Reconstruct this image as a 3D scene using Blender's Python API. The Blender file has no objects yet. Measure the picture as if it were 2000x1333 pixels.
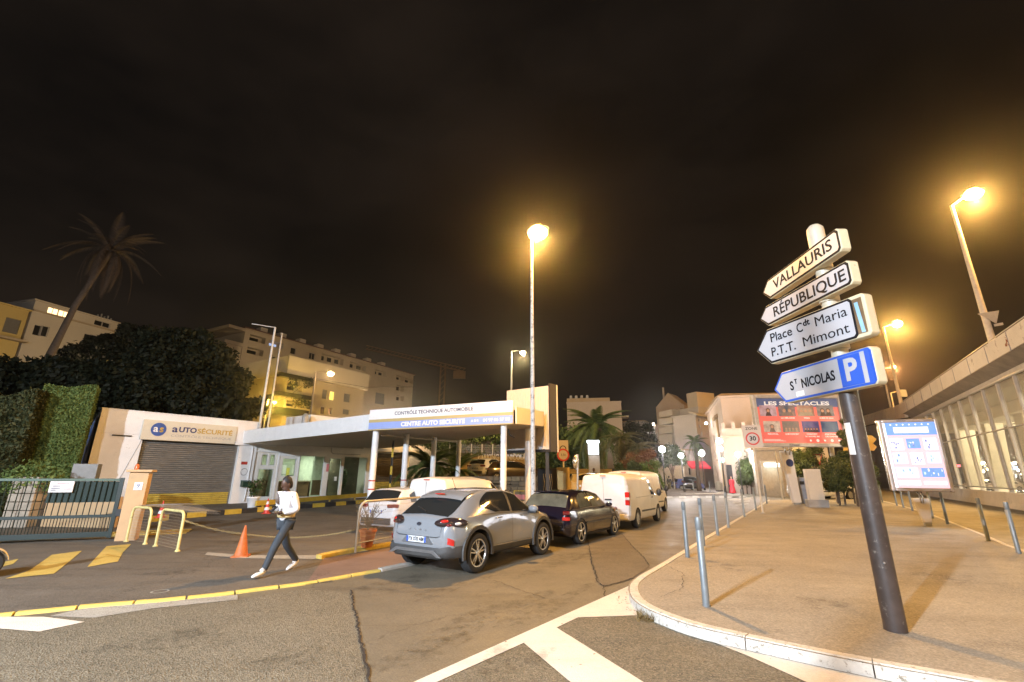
import bpy, bmesh, math, random
import numpy as np
from mathutils import Matrix, Vector
random.seed(7); rng = np.random.default_rng(7)
SC = bpy.context.scene
COL = SC.collection
# ---------------------------------------------------------------- camera
FPX, CX, CY, EYE = 889.0, 1000.0, 666.5, 1.88
TH = math.atan((926 - 666.5) / FPX); RO = math.atan(.0065)
cf = np.array([0, math.cos(TH), math.sin(TH)])
cr0 = np.array([1., 0, 0]); cu0 = np.cross(cr0, cf)
CR = math.cos(RO) * cr0 + math.sin(RO) * cu0
CU = math.cos(RO) * cu0 - math.sin(RO) * cr0
cam_d = bpy.data.cameras.new('camera'); cam = bpy.data.objects.new('camera', cam_d); COL.objects.link(cam)
cam_d.sensor_width = 36.0; cam_d.lens = FPX / 2000 * 36; cam_d.clip_end = 3000; cam_d.clip_start = .05
m = Matrix.Identity(4)
for i in range(3):
    m[i][0] = CR[i]; m[i][1] = CU[i]; m[i][2] = -cf[i]
m[2][3] = EYE
cam.matrix_world = m
SC.camera = cam
# ---------------------------------------------------------------- night sky
W = bpy.data.worlds.new('World'); SC.world = W; W.use_nodes = True
nt = W.node_tree; nt.nodes.clear()
wo = nt.nodes.new('ShaderNodeOutputWorld'); bg = nt.nodes.new('ShaderNodeBackground'); nt.links.new(bg.outputs[0], wo.inputs[0])
tc = nt.nodes.new('ShaderNodeTexCoord'); mp = nt.nodes.new('ShaderNodeMapping'); mp.inputs['Scale'].default_value = (1, 1, 2.2)
nz = nt.nodes.new('ShaderNodeTexNoise'); nz.inputs['Scale'].default_value = 2.1; nz.inputs['Detail'].default_value = 5; nz.inputs['Roughness'].default_value = .55
cr = nt.nodes.new('ShaderNodeValToRGB')
cr.color_ramp.elements[0].position = .36; cr.color_ramp.elements[0].color = (.0034, .0027, .0023, 1)
cr.color_ramp.elements[1].position = .68; cr.color_ramp.elements[1].color = (.0105, .0074, .0054, 1)
sx = nt.nodes.new('ShaderNodeSeparateXYZ'); hz = nt.nodes.new('ShaderNodeMapRange')
hz.inputs['From Min'].default_value = 0; hz.inputs['From Max'].default_value = .5; hz.inputs['To Min'].default_value = .9; hz.inputs['To Max'].default_value = 0
hm = nt.nodes.new('ShaderNodeMix'); hm.data_type = 'RGBA'; hm.blend_type = 'ADD'
hm.inputs['B'].default_value = (.006, .0042, .0028, 1)
nt.links.new(tc.outputs['Generated'], mp.inputs[0]); nt.links.new(mp.outputs[0], nz.inputs['Vector']); nt.links.new(nz.outputs[0], cr.inputs[0])
nt.links.new(tc.outputs['Generated'], sx.inputs[0]); nt.links.new(sx.outputs['Z'], hz.inputs['Value']); nt.links.new(hz.outputs[0], hm.inputs['Factor'])
nt.links.new(cr.outputs[0], hm.inputs['A']); nt.links.new(hm.outputs['Result'], bg.inputs[0]); bg.inputs[1].default_value = 1.35
SC.view_settings.view_transform = 'Standard'; SC.view_settings.look = 'None'; SC.view_settings.exposure = 0; SC.view_settings.gamma = 1
SC.cycles.use_denoising = True
SC.cycles.max_bounces = 5; SC.cycles.diffuse_bounces = 2; SC.cycles.glossy_bounces = 3; SC.cycles.transmission_bounces = 4; SC.cycles.transparent_max_bounces = 12
SC.cycles.sample_clamp_indirect = 4; SC.cycles.caustics_reflective = False; SC.cycles.caustics_refractive = False
SODIUM = (1.0, .56, .20); AMBER = (1.0, .62, .28); LED = (.86, .92, 1.0); COOL = (.74, .85, 1.0)
# ---------------------------------------------------------------- helpers
def ray(x, y): return cf + CR * (x - CX) / FPX + CU * (CY - y) / FPX
def at(x, y, z=0.):
    d = ray(x, y); t = (z - EYE) / d[2]; return Vector(np.array([0, 0, EYE]) + d * t)
def dep(x, y, Y):
    d = ray(x, y); return Vector(np.array([0, 0, EYE]) + d * (Y / d[1]))
def hit(px, P, ang):
    d = (math.sin(math.radians(ang)), math.cos(math.radians(ang))); n = np.array([d[1], -d[0]])
    r = ray(*px); t = (n @ np.array([P[0], P[1]])) / (n @ r[:2]); return Vector(np.array([0, 0, EYE]) + r * t)
def frame(loc, rz=0): return Matrix.Translation(Vector(loc)) @ Matrix.Rotation(rz, 4, 'Z')
def nodes_of(mt): return mt.node_tree.nodes, mt.node_tree.links
MATS = {}
def mat(name, col, rough=.6, metal=0., var=.15, scale=4., bump=0., bscale=60., spec=.5, emit=None, estr=0., coat=0., alpha=1., trans=0., col2=None, thr=.5, wear=0., wearcol=(.05, .04, .03), world=False, detail=4., stretch=None):
    if name in MATS: return MATS[name]
    mt = bpy.data.materials.new(name); mt.use_nodes = True; N, L = nodes_of(mt); b = N['Principled BSDF']
    b.inputs['Roughness'].default_value = rough; b.inputs['Metallic'].default_value = metal; b.inputs['Specular IOR Level'].default_value = spec
    b.inputs['Coat Weight'].default_value = coat; b.inputs['Coat Roughness'].default_value = .05
    b.inputs['Alpha'].default_value = alpha; b.inputs['Transmission Weight'].default_value = trans
    if world:
        g = N.new('ShaderNodeNewGeometry'); src = g.outputs['Position']
    else:
        g = N.new('ShaderNodeTexCoord'); src = g.outputs['Object']
    if stretch:
        mpg = N.new('ShaderNodeMapping'); mpg.inputs['Scale'].default_value = stretch; L.new(src, mpg.inputs[0]); src = mpg.outputs[0]
    n = N.new('ShaderNodeTexNoise'); n.inputs['Scale'].default_value = scale; n.inputs['Detail'].default_value = detail; n.inputs['Roughness'].default_value = .6
    L.new(src, n.inputs['Vector'])
    mx = N.new('ShaderNodeMix'); mx.data_type = 'RGBA'
    c2 = col2 if col2 else tuple(c * (1 - var) for c in col); c1 = col if col2 else tuple(min(1, c * (1 + var)) for c in col)
    mr = N.new('ShaderNodeMapRange'); mr.inputs['From Min'].default_value = thr - .2; mr.inputs['From Max'].default_value = thr + .2
    L.new(n.outputs[0], mr.inputs[0]); L.new(mr.outputs[0], mx.inputs['Factor'])
    mx.inputs['A'].default_value = (*c1, 1); mx.inputs['B'].default_value = (*c2, 1)
    out = mx.outputs['Result']
    if wear:
        n2 = N.new('ShaderNodeTexNoise'); n2.inputs['Scale'].default_value = scale * 2.7; n2.inputs['Detail'].default_value = 8; n2.inputs['Roughness'].default_value = .75
        L.new(src, n2.inputs['Vector'])
        m2 = N.new('ShaderNodeMapRange'); m2.inputs['From Min'].default_value = .62 - wear * .25; m2.inputs['From Max'].default_value = .70 - wear * .2
        L.new(n2.outputs[0], m2.inputs[0]); w2 = N.new('ShaderNodeMix'); w2.data_type = 'RGBA'; L.new(m2.outputs[0], w2.inputs['Factor'])
        L.new(out, w2.inputs['A']); w2.inputs['B'].default_value = (*wearcol, 1); out = w2.outputs['Result']
    L.new(out, b.inputs['Base Color'])
    if bump:
        n3 = N.new('ShaderNodeTexNoise'); n3.inputs['Scale'].default_value = bscale; n3.inputs['Detail'].default_value = 3
        L.new(src, n3.inputs['Vector']); bp = N.new('ShaderNodeBump'); bp.inputs['Strength'].default_value = bump; bp.inputs['Distance'].default_value = .01
        L.new(n3.outputs[0], bp.inputs['Height']); L.new(bp.outputs[0], b.inputs['Normal'])
    if emit:
        b.inputs['Emission Color'].default_value = (*emit, 1); b.inputs['Emission Strength'].default_value = estr
    MATS[name] = mt; return mt
def tag(o, label=None, cat=None, group=None, kind=None):
    if label: o['label'] = label
    if cat: o['category'] = cat
    if group: o['group'] = group
    if kind: o['kind'] = kind
    return o
def thing(name, label, cat, loc=(0, 0, 0), rz=0, group=None):
    o = bpy.data.objects.new(name, None); COL.objects.link(o); o.location = Vector(loc); o.rotation_euler = (0, 0, rz); o.empty_display_size = .1
    return tag(o, label, cat, group)
class MB:
    def __init__(s): s.v = []; s.f = []; s.mi = []; s.M = Matrix.Identity(4); s.cur = 0
    def pts(s, P):
        i = len(s.v)
        for p in P:
            q = s.M @ Vector(p); s.v.append((q.x, q.y, q.z))
        return i
    def face(s, *idx): s.f.append(idx); s.mi.append(s.cur)
    def poly(s, P):
        i = s.pts(P); s.face(*range(i, i + len(P))); return s
    def box(s, c, sz, R=None):
        x, y, z = sz[0] / 2, sz[1] / 2, sz[2] / 2; c = Vector(c)
        P = [(-x, -y, -z), (x, -y, -z), (x, y, -z), (-x, y, -z), (-x, -y, z), (x, -y, z), (x, y, z), (-x, y, z)]
        P = [c + (R @ Vector(p) if R else Vector(p)) for p in P]
        i = s.pts(P)
        for q in ((0, 3, 2, 1), (4, 5, 6, 7), (0, 1, 5, 4), (1, 2, 6, 5), (2, 3, 7, 6), (3, 0, 4, 7)): s.face(*[i + k for k in q])
        return s
    def bb(s, a, b):
        return s.box([(a[k] + b[k]) / 2 for k in range(3)], [abs(b[k] - a[k]) for k in range(3)])
    def prism(s, P, off):
        n = len(P); off = Vector(off); i = s.pts(P); j = s.pts([Vector(p) + off for p in P])
        s.face(*range(i + n - 1, i - 1, -1)); s.face(*range(j, j + n))
        for k in range(n): l = (k + 1) % n; s.face(i + k, i + l, j + l, j + k)
        return s
    def tube(s, path, r, n=8, caps=True):
        path = [Vector(p) for p in path]; R = r if isinstance(r, (list, tuple)) else [r] * len(path); rings = []
        up = None
        for k, p in enumerate(path):
            t = (path[min(k + 1, len(path) - 1)] - path[max(k - 1, 0)]).normalized()
            if up is None: up = Vector((0, 0, 1)) if abs(t.z) < .9 else Vector((1, 0, 0))
            a = t.cross(up).normalized(); b = a.cross(t).normalized(); up = b
            rings.append(s.pts([p + (a * math.cos(2 * math.pi * q / n) + b * math.sin(2 * math.pi * q / n)) * R[k] for q in range(n)]))
        for k in range(len(rings) - 1):
            for q in range(n): w = (q + 1) % n; s.face(rings[k] + q, rings[k] + w, rings[k + 1] + w, rings[k + 1] + q)
        if caps:
            s.face(*[rings[0] + q for q in range(n - 1, -1, -1)]); s.face(*[rings[-1] + q for q in range(n)])
        return s
    def lathe(s, prof, c=(0, 0, 0), n=16, axis='Z', a0=0, a1=2 * math.pi):
        c = Vector(c); rings = []
        full = abs(a1 - a0 - 2 * math.pi) < 1e-6
        for r, h in prof:
            P = []
            for q in range(n if full else n + 1):
                a = a0 + (a1 - a0) * q / n
                if axis == 'Z': P.append(c + Vector((r * math.cos(a), r * math.sin(a), h)))
                elif axis == 'Y': P.append(c + Vector((r * math.cos(a), h, r * math.sin(a))))
                else: P.append(c + Vector((h, r * math.cos(a), r * math.sin(a))))
            rings.append(s.pts(P))
        m_ = n if full else n
        for k in range(len(rings) - 1):
            for q in range(m_):
                w = (q + 1) % n if full else q + 1
                s.face(rings[k] + q, rings[k] + w, rings[k + 1] + w, rings[k + 1] + q)
        return s
    def ball(s, c, r, n=10, m_=7):
        rx, ry, rz = r if isinstance(r, (tuple, list)) else (r, r, r)
        M0 = s.M; s.M = M0 @ Matrix.Translation(Vector(c)) @ Matrix.Diagonal((rx, ry, rz, 1))
        s.lathe([(math.sin(math.pi * k / m_) + 1e-4, -math.cos(math.pi * k / m_)) for k in range(m_ + 1)], (0, 0, 0), n); s.M = M0; return s
    def grid(s, fn, nu, nv):
        i = s.pts([fn(a / nu, b / nv) for a in range(nu + 1) for b in range(nv + 1)])
        for a in range(nu):
            for b in range(nv):
                q = i + a * (nv + 1) + b; s.face(q, q + 1, q + nv + 2, q + nv + 1)
        return s
    def mesh(s, name, mats, root=None, smooth=False):
        V = s.v
        if root is not None:
            I = root_m(root).inverted(); V = [tuple(I @ Vector(p)) for p in V]
        me = bpy.data.meshes.new(name); me.from_pydata(V, [], s.f); 
        for mt in (mats if isinstance(mats, (list, tuple)) else [mats]): me.materials.append(mt)
        if s.cur or any(s.mi): me.polygons.foreach_set('material_index', s.mi)
        if smooth: me.polygons.foreach_set('use_smooth', [True] * len(me.polygons))
        me.update(); return me
    def build(s, name, mats, parent=None, world=False, smooth=False, bevel=0, label=None, kind=None, auto=None, seg=2):
        me = s.mesh(name, mats, parent if world else None, smooth)
        o = bpy.data.objects.new(name, me); COL.objects.link(o)
        if parent is not None: o.parent = parent
        if bevel:
            b = o.modifiers.new('b', 'BEVEL'); b.width = bevel; b.segments = seg; b.limit_method = 'ANGLE'; b.angle_limit = math.radians(35)
        if auto: 
            me.polygons.foreach_set('use_smooth', [True] * len(me.polygons)); me.set_sharp_from_angle(angle=math.radians(auto))
        if label: o['label'] = label
        if kind: o['kind'] = kind
        return o
def root_m(o):
    return Matrix.Translation(o.location) @ o.rotation_euler.to_matrix().to_4x4()
def inst(src, parent, loc=(0, 0, 0), rot=(0, 0, 0), scale=(1, 1, 1)):
    o = src.copy(); COL.objects.link(o); o.parent = parent; o.location = Vector(loc); o.rotation_euler = rot; o.scale = scale; return o
def copy_tree(o, parent=None):
    c = o.copy(); COL.objects.link(c); c.parent = parent
    for ch in list(o.children): copy_tree(ch, c)
    return c
FONT = {}
def text(s, size, mt, parent, M, name='lettering', bold=0., align='CENTER', width=None, shear=0, ext=.002, label=None, space=1.):
    cu = bpy.data.curves.new(name, 'FONT'); cu.body = s; cu.size = size; cu.align_x = align; cu.align_y = 'CENTER'; cu.extrude = ext; cu.offset = bold; cu.shear = shear
    cu.space_character = space; cu.resolution_u = 3
    cu.materials.append(mt); o = bpy.data.objects.new(name, cu); COL.objects.link(o)
    if parent is not None: o.parent = parent
    if width:
        bpy.context.view_layer.update(); w = o.dimensions.x
        if w > 1e-4: M = M @ Matrix.Diagonal((width / w, 1, 1, 1))
    bpy.context.view_layer.update()
    me = bpy.data.meshes.new_from_object(o.evaluated_get(bpy.context.evaluated_depsgraph_get())); me.name = name
    bpy.data.objects.remove(o); o = bpy.data.objects.new(name, me); COL.objects.link(o)
    if parent is not None: o.parent = parent
    o.matrix_local = M
    if label: o['label'] = label
    return o
def local(root, p): return root_m(root).inverted() @ Vector(p)
def facade(mb, ops, x0, x1, z0, z1, depth=.18, y=0.):
    """wall in the plane y with real openings (ops: x0,x1,z0,z1), reveals going to y+depth"""
    X = sorted({x0, x1, *[a for o in ops for a in o[:2]]}); Z = sorted({z0, z1, *[a for o in ops for a in o[2:4]]})
    for i in range(len(X) - 1):
        for j in range(len(Z) - 1):
            cx, cz = (X[i] + X[i + 1]) / 2, (Z[j] + Z[j + 1]) / 2
            if any(o[0] < cx < o[1] and o[2] < cz < o[3] for o in ops): continue
            mb.poly([(X[i], y, Z[j]), (X[i + 1], y, Z[j]), (X[i + 1], y, Z[j + 1]), (X[i], y, Z[j + 1])])
    for a, b, c, d in [o[:4] for o in ops]:
        for q in ([(a, y, c), (a, y, d), (a, y + depth, d), (a, y + depth, c)], [(b, y, c), (b, y + depth, c), (b, y + depth, d), (b, y, d)],
                  [(a, y, d), (b, y, d), (b, y + depth, d), (a, y + depth, d)], [(a, y, c), (a, y + depth, c), (b, y + depth, c), (b, y, c)]): mb.poly(q)
    return mb
def lamp_light(name, parent, loc, power, color, size=.3, rot=(0, 0, 0), spread=180):
    d = bpy.data.lights.new(name, 'AREA'); d.shape = 'DISK'; d.size = size; d.energy = power; d.color = color; d.spread = math.radians(spread)
    o = bpy.data.objects.new(name, d); COL.objects.link(o); o.parent = parent; o.location = loc; o.rotation_euler = rot; return o
def point_light(name, parent, loc, power, color, size=.2):
    d = bpy.data.lights.new(name, 'POINT'); d.shadow_soft_size = size; d.energy = power; d.color = color
    o = bpy.data.objects.new(name, d); COL.objects.link(o); o.parent = parent; o.location = loc; return o
# foliage: many leaf-sized faces spread through a volume
def leaf_cloud(centres, radii, per, leaf, seed=1, squash=1., up=0., jit=1., surf=.55):
    g = np.random.default_rng(seed); C_, N_ = [], []
    for c, r in zip(centres, radii):
        n = per if np.isscalar(per) else per
        d = g.normal(size=(n, 3)); d /= np.linalg.norm(d, axis=1)[:, None]
        rad = (surf + (1 - surf) * g.random(n) ** .5) * (1 + .18 * g.normal(size=n) * jit)
        r_ = np.array(r if not np.isscalar(r) else (r, r, r * squash))
        C_.append(np.array(c) + d * rad[:, None] * r_); N_.append(d)
    P = np.concatenate(C_); D = np.concatenate(N_); n = len(P)
    nn = D + g.normal(size=(n, 3)) * .75; nn[:, 2] += up; nn /= np.linalg.norm(nn, axis=1)[:, None]
    t = np.cross(nn, g.normal(size=(n, 3))); t /= np.linalg.norm(t, axis=1)[:, None]; b = np.cross(nn, t)
    s1 = leaf * (.6 + .8 * g.random(n))[:, None]; s2 = s1 * .55
    V = np.stack([P - t * s1, P - b * s2, P + t * s1, P + b * s2], 1).reshape(-1, 3)
    return V
def quads_obj(name, V, mt, parent=None, kind=None):
    n = len(V) // 4; me = bpy.data.meshes.new(name)
    if parent is not None:
        I = np.array(root_m(parent).inverted()); V = V @ I[:3, :3].T + I[:3, 3]
    me.vertices.add(len(V)); me.vertices.foreach_set('co', V.astype(np.float32).ravel())
    me.loops.add(len(V)); me.loops.foreach_set('vertex_index', np.arange(len(V), dtype=np.int32))
    me.polygons.add(n); me.polygons.foreach_set('loop_start', np.arange(0, len(V), 4, dtype=np.int32))
    me.materials.append(mt); me.update(calc_edges=True)
    o = bpy.data.objects.new(name, me); COL.objects.link(o)
    if parent is not None: o.parent = parent
    if kind: o['kind'] = kind
    return o
def leafmat(name, c1, c2, rough=.65):
    if name in MATS: return MATS[name]
    mt = bpy.data.materials.new(name); mt.use_nodes = True; N, L = nodes_of(mt); b = N['Principled BSDF']; b.inputs['Roughness'].default_value = rough
    b.inputs['Specular IOR Level'].default_value = .3
    g = N.new('ShaderNodeNewGeometry'); cr_ = N.new('ShaderNodeValToRGB'); cr_.color_ramp.elements[0].color = (*c1, 1); cr_.color_ramp.elements[1].color = (*c2, 1)
    L.new(g.outputs['Random Per Island'], cr_.inputs[0]); L.new(cr_.outputs[0], b.inputs['Base Color'])
    tr = N.new('ShaderNodeBsdfTranslucent'); L.new(cr_.outputs[0], tr.inputs[0]); ms = N.new('ShaderNodeMixShader'); ms.inputs[0].default_value = .25
    L.new(b.outputs[0], ms.inputs[1]); L.new(tr.outputs[0], ms.inputs[2]); L.new(ms.outputs[0], N['Material Output'].inputs[0])
    MATS[name] = mt; return mt
white_wall = mat('white render', (.82, .80, .77), .8, var=.06, scale=1.2, bump=.15, bscale=25, wear=.06, wearcol=(.5, .46, .42))
paint_white = mat('white paint', (.82, .81, .79), .45, var=.05, wear=.05, wearcol=(.5, .45, .4))
black_paint = mat('black paint', (.02, .02, .02), .45)
yellow_paint = mat('yellow paint', (.62, .42, .05), .55, var=.12, wear=.2, wearcol=(.3, .2, .06))
steel = mat('steel', (.42, .42, .42), .4, metal=.7, var=.1)
galv = mat('galvanised grey', (.36, .37, .37), .5, metal=.35, var=.12, scale=9)
chrome = mat('chrome', (.7, .7, .7), .18, metal=1)
dark_glass = mat('dark glass', (.012, .013, .014), .06, spec=.8)
rubber = mat('tyre rubber', (.018, .018, .018), .8, bump=.2)
# ================================================================ ground
def ground_mat(name, c1, c2, agg=120., aggc=.35, rough=.8, patch=.25, bump=.5, cracks=True, wear=None, gloss=None):
    mt = bpy.data.materials.new(name); mt.use_nodes = True; N, L = nodes_of(mt); b = N['Principled BSDF']
    g = N.new('ShaderNodeNewGeometry'); P = g.outputs['Position']
    def noise(s, d=4, r=.6, st=None):
        src = P
        if st: q = N.new('ShaderNodeMapping'); q.inputs['Scale'].default_value = st; q.inputs['Rotation'].default_value = (0, 0, math.radians(-58)); L.new(P, q.inputs[0]); src = q.outputs[0]
        n = N.new('ShaderNodeTexNoise'); n.inputs['Scale'].default_value = s; n.inputs['Detail'].default_value = d; n.inputs['Roughness'].default_value = r; L.new(src, n.inputs['Vector']); return n.outputs[0]
    def rng_(v, a, b_, c=0., d=1.):
        q = N.new('ShaderNodeMapRange'); q.inputs[1].default_value = a; q.inputs[2].default_value = b_; q.inputs[3].default_value = c; q.inputs[4].default_value = d; L.new(v, q.inputs[0]); return q.outputs[0]
    def mix(f, a, b_, mode='MIX'):
        q = N.new('ShaderNodeMix'); q.data_type = 'RGBA'; q.blend_type = mode
        if isinstance(f, float): q.inputs['Factor'].default_value = f
        else: L.new(f, q.inputs['Factor'])
        for k, x in (('A', a), ('B', b_)):
            if isinstance(x, tuple): q.inputs[k].default_value = (*x, 1)
            else: L.new(x, q.inputs[k])
        return q.outputs['Result']
    base = mix(rng_(noise(.55, 6, .6), .35, .65), c1, c2)
    base = mix(rng_(noise(1.0, 5, .6, (.35, 2.2, 1)), .5, .68, 0., patch), base, tuple(c * .55 for c in c1))
    vo = N.new('ShaderNodeTexVoronoi'); vo.inputs['Scale'].default_value = agg; L.new(P, vo.inputs['Vector'])
    hs = N.new('ShaderNodeSeparateColor'); L.new(vo.outputs['Color'], hs.inputs[0])
    base = mix(rng_(hs.outputs[0], .2, 1, 0., aggc), base, tuple(min(1, c * 2.1) for c in c2))
    base = mix(rng_(hs.outputs[1], .55, 1, 0., aggc), base, tuple(c * .35 for c in c1))
    base = mix(rng_(noise(3.2, 7, .72), .6, .72, 0., .5), base, tuple(c * .5 for c in c1))
    base = mix(rng_(noise(38., 2, .5), .73, .78, 0., .8), base, (.03, .025, .02))
    if cracks:
        v2 = N.new('ShaderNodeTexVoronoi'); v2.feature = 'DISTANCE_TO_EDGE'; v2.inputs['Scale'].default_value = .23
        dn = N.new('ShaderNodeVectorMath'); dn.operation = 'ADD'; nn = N.new('ShaderNodeTexNoise'); nn.inputs['Scale'].default_value = 2.2; nn.inputs['Detail'].default_value = 5
        L.new(P, nn.inputs['Vector']); sc_ = N.new('ShaderNodeVectorMath'); sc_.operation = 'SCALE'; sc_.inputs['Scale'].default_value = .7; L.new(nn.outputs['Color'], sc_.inputs[0])
        L.new(P, dn.inputs[0]); L.new(sc_.outputs[0], dn.inputs[1]); L.new(dn.outputs[0], v2.inputs['Vector'])
        base = mix(rng_(v2.outputs['Distance'], .001, .003, .4, 0.), base, (.02, .016, .012))
    L.new(base, b.inputs['Base Color'])
    rv = rng_(noise(1.4, 4), .35, .7, rough - .12, rough + .08); L.new(rv, b.inputs['Roughness']); b.inputs['Specular IOR Level'].default_value = .4
    bp = N.new('ShaderNodeBump'); bp.inputs['Strength'].default_value = bump; bp.inputs['Distance'].default_value = .012
    L.new(vo.outputs['Distance'], bp.inputs['Height']); L.new(bp.outputs[0], b.inputs['Normal'])
    MATS[name] = mt; return mt
asph = ground_mat('smooth brown asphalt', (.112, .100, .074), (.150, .132, .096), 75, .28, .62, .5, .25)
asph_coarse = ground_mat('coarse worn asphalt', (.112, .100, .072), (.158, .142, .102), 60, .55, .8, .3, .9, cracks=False)
asph_fore = ground_mat('patched forecourt asphalt', (.092, .082, .066), (.138, .122, .098), 80, .38, .8, .7, .6)
asph_red = ground_mat('reddish pavement', (.15, .105, .085), (.19, .13, .105), 130, .2, .8, .4, .3)
pave = ground_mat('tan pavement asphalt', (.225, .202, .160), (.28, .252, .200), 55, .30, .8, .4, .5, cracks=False)
plaza_m = ground_mat('pale plaza paving', (.52, .48, .47), (.62, .58, .56), 40, .1, .3, .3, .1, cracks=False)
conc = ground_mat('concrete', (.33, .31, .28), (.42, .39, .35), 90, .15, .8, .4, .3, cracks=False)
soil = ground_mat('dark soil', (.05, .04, .03), (.08, .06, .045), 60, .4, .9)
def sheet(name, pts, mt, z=None, kind='structure'):
    mb = MB(); mb.poly([(p[0], p[1], p[2] if z is None else z) for p in pts]); return mb.build(name, mt, kind=kind)
mb = MB(); mb.poly([(-600, -120, -.004), (600, -120, -.004), (600, 900, -.004), (-600, 900, -.004)]); mb.build('ground', asph, kind='structure')
def pix(L_, z): return [at(x, y, z) for x, y in L_]
KA, KB = at(-60, 1213, 0), at(460, 1161, 0)
# coarse older asphalt in the near left
a_ = pix([(-80, 1222), (96, 1204), (464, 1172), (600, 1150), (688, 1160), (696, 1215), (706, 1275), (720, 1345)], 0)
sheet('road_patch', [(-14, 1.2, 0), *a_, (-.9, 2.4, 0), (-1.0, -2, 0), (-14, -2, 0)], asph_coarse, .0)
# coarse area inside the painted hatching
hz_pts = pix([(1229, 1153), (1129, 1207), (1023, 1257), (800, 1345)], 0)
fr = pix([(1238, 1186), (1260, 1206), (1304, 1226), (1360, 1246), (1440, 1264), (1536, 1286), (1600, 1300), (1736, 1330)], 0)
sheet('road_patch', [*hz_pts[::-1], *[(p.x + .02, p.y + .02, 0) for p in fr], (6, 3.6, 0), (6, -2, 0), (-.3, -2, 0)], asph_coarse, .0)
# forecourt and walkway left of the yellow kerb
sheet('forecourt', [*pix([(-200, 1222), (0, 1204), (185, 1181), (460, 1160), (600, 1142), (650, 1136)], 0), at(628, 1092), at(690, 1078), at(800, 1050), (2, 19, 0), (9, 31, 0), (2, 40, 0), (-14, 45, 0), (-40, 30, 0), (-40, 8, 0)], asph_fore, .004)
sheet('walkway', [at(596, 1143), at(742, 1117), at(775, 1110), (.55, 14.8, 0), (3.2, 18.6, 0), (7.2, 25.6, 0), (6.2, 26.2, 0), (2.3, 19.2, 0), at(800, 1066), at(700, 1082), at(632, 1092)], asph_red, .009)
# pale plaza far off and its kerb
sheet('plaza', pix([(1296, 964), (1340, 966), (1400, 964), (1480, 956), (1520, 946), (1500, 934), (1400, 936), (1310, 940), (1270, 948)], 0), plaza_m, .02)
sheet('street', [(21.5, 50, 0), (30, 48, 0), (46, 70, 0), (60, 95, 0), (52, 95, 0), (36, 70, 0)], plaza_m, .012)
# painted markings
paint_m = ground_mat('road paint white', (.62, .57, .49), (.70, .65, .56), 75, .12, .7, .25, .4, cracks=False)
paint_y = ground_mat('road paint yellow worn', (.46, .33, .07), (.56, .41, .11), 75, .2, .8, .6, .4)
paint_faint = ground_mat('worn pale concrete strip', (.27, .26, .23), (.33, .32, .28), 75, .3, .8, .4, .4, cracks=False)
def marking(pxs, mt=paint_m, z=.006, name='road_marking'):
    P = pix(pxs, 0); return sheet(name, P, mt, z)
marking([(700, 1382), (1227, 1146), (1245, 1203), (1129, 1207), (1087, 1227), (1023, 1257), (790, 1362)])
marking([(1023, 1257), (1087, 1227), (1278, 1347), (1130, 1347)])
marking([(1395, 1256), (1440, 1268), (1536, 1290), (1640, 1313), (1740, 1334), (1900, 1366), (1700, 1380), (1576, 1334), (1470, 1286)])
marking([(-60, 1207), (0, 1206), (86, 1206), (165, 1216), (76, 1235), (-60, 1224)])
marking([(96, 1204), (180, 1186), (464, 1163), (464, 1172), (300, 1189), (180, 1208)], paint_faint, .005)
for p in ([(101, 1085), (160, 1077), (133, 1100), (105, 1122), (10, 1132), (57, 1116)], [(208, 1068), (256, 1064), (240, 1080), (230, 1098), (170, 1109)], [(-10, 1103), (36, 1093), (25, 1103), (-10, 1112)]):
    marking(p, paint_y, .012)
marking([(720, 1010), (830, 1016), (826, 1019), (712, 1013)], paint_faint, .011); 
for k in range(7):   # zebra far off and in the middle distance
    x = 1300 + k * 26; marking([(x, 969), (x + 12, 969), (x + 15, 973), (x + 1, 973)], paint_faint, .006)
for k in range(5):
    y = 966 + k * 5; marking([(1412 + k * 6, y), (1470 - k * 2, y - 3), (1474 - k * 3, y - .5), (1414 + k * 6, y + 2.2)], paint_faint, .006)
# manhole-like ring mark on the forecourt
ring = MB(); c = at(312, 1157); 
for k in range(20):
    a, b_ = k / 20 * 2 * math.pi, (k + 1) / 20 * 2 * math.pi
    ring.poly([(c.x + .13 * math.cos(a), c.y + .13 * math.sin(a), .012), (c.x + .13 * math.cos(b_), c.y + .13 * math.sin(b_), .012), (c.x + .10 * math.cos(b_), c.y + .10 * math.sin(b_), .012), (c.x + .1 * math.cos(a), c.y + .1 * math.sin(a), .012)])
ring.build('road_marking', paint_faint, kind='structure')
SW0 = .13
# cracks as thin dark ragged strips
crack_m = mat('crack filler', (.025, .022, .02), .9)
def crack(pxs, w=.02, seed=0, z=0.):
    g = random.Random(seed); P = pix(pxs, z); Q = []
    for i in range(len(P) - 1):
        n = max(2, int((P[i + 1] - P[i]).length / .07))
        for k in range(n): Q.append(P[i].lerp(P[i + 1], k / n) + Vector((g.uniform(-.022, .022), g.uniform(-.022, .022), 0)))
    Q.append(P[-1]); mb = MB()
    for i in range(len(Q) - 1):
        d = (Q[i + 1] - Q[i]).normalized(); n = Vector((d.y, -d.x, 0)); a = w * g.uniform(.3, 1); b_ = w * g.uniform(.3, 1)
        mb.poly([Q[i] - n * a + Vector((0, 0, .009)), Q[i] + n * a + Vector((0, 0, .009)), Q[i + 1] + n * b_ + Vector((0, 0, .009)), Q[i + 1] - n * b_ + Vector((0, 0, .009))])
    mb.build('road_crack', crack_m, kind='structure')
crack([(686, 1154), (690, 1180), (697, 1215), (706, 1265), (716, 1310), (722, 1340)], .02, 1)
crack([(1148, 1056), (1153, 1085), (1165, 1130), (1170, 1141), (1182, 1146), (1240, 1130)], .018, 2)
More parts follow.
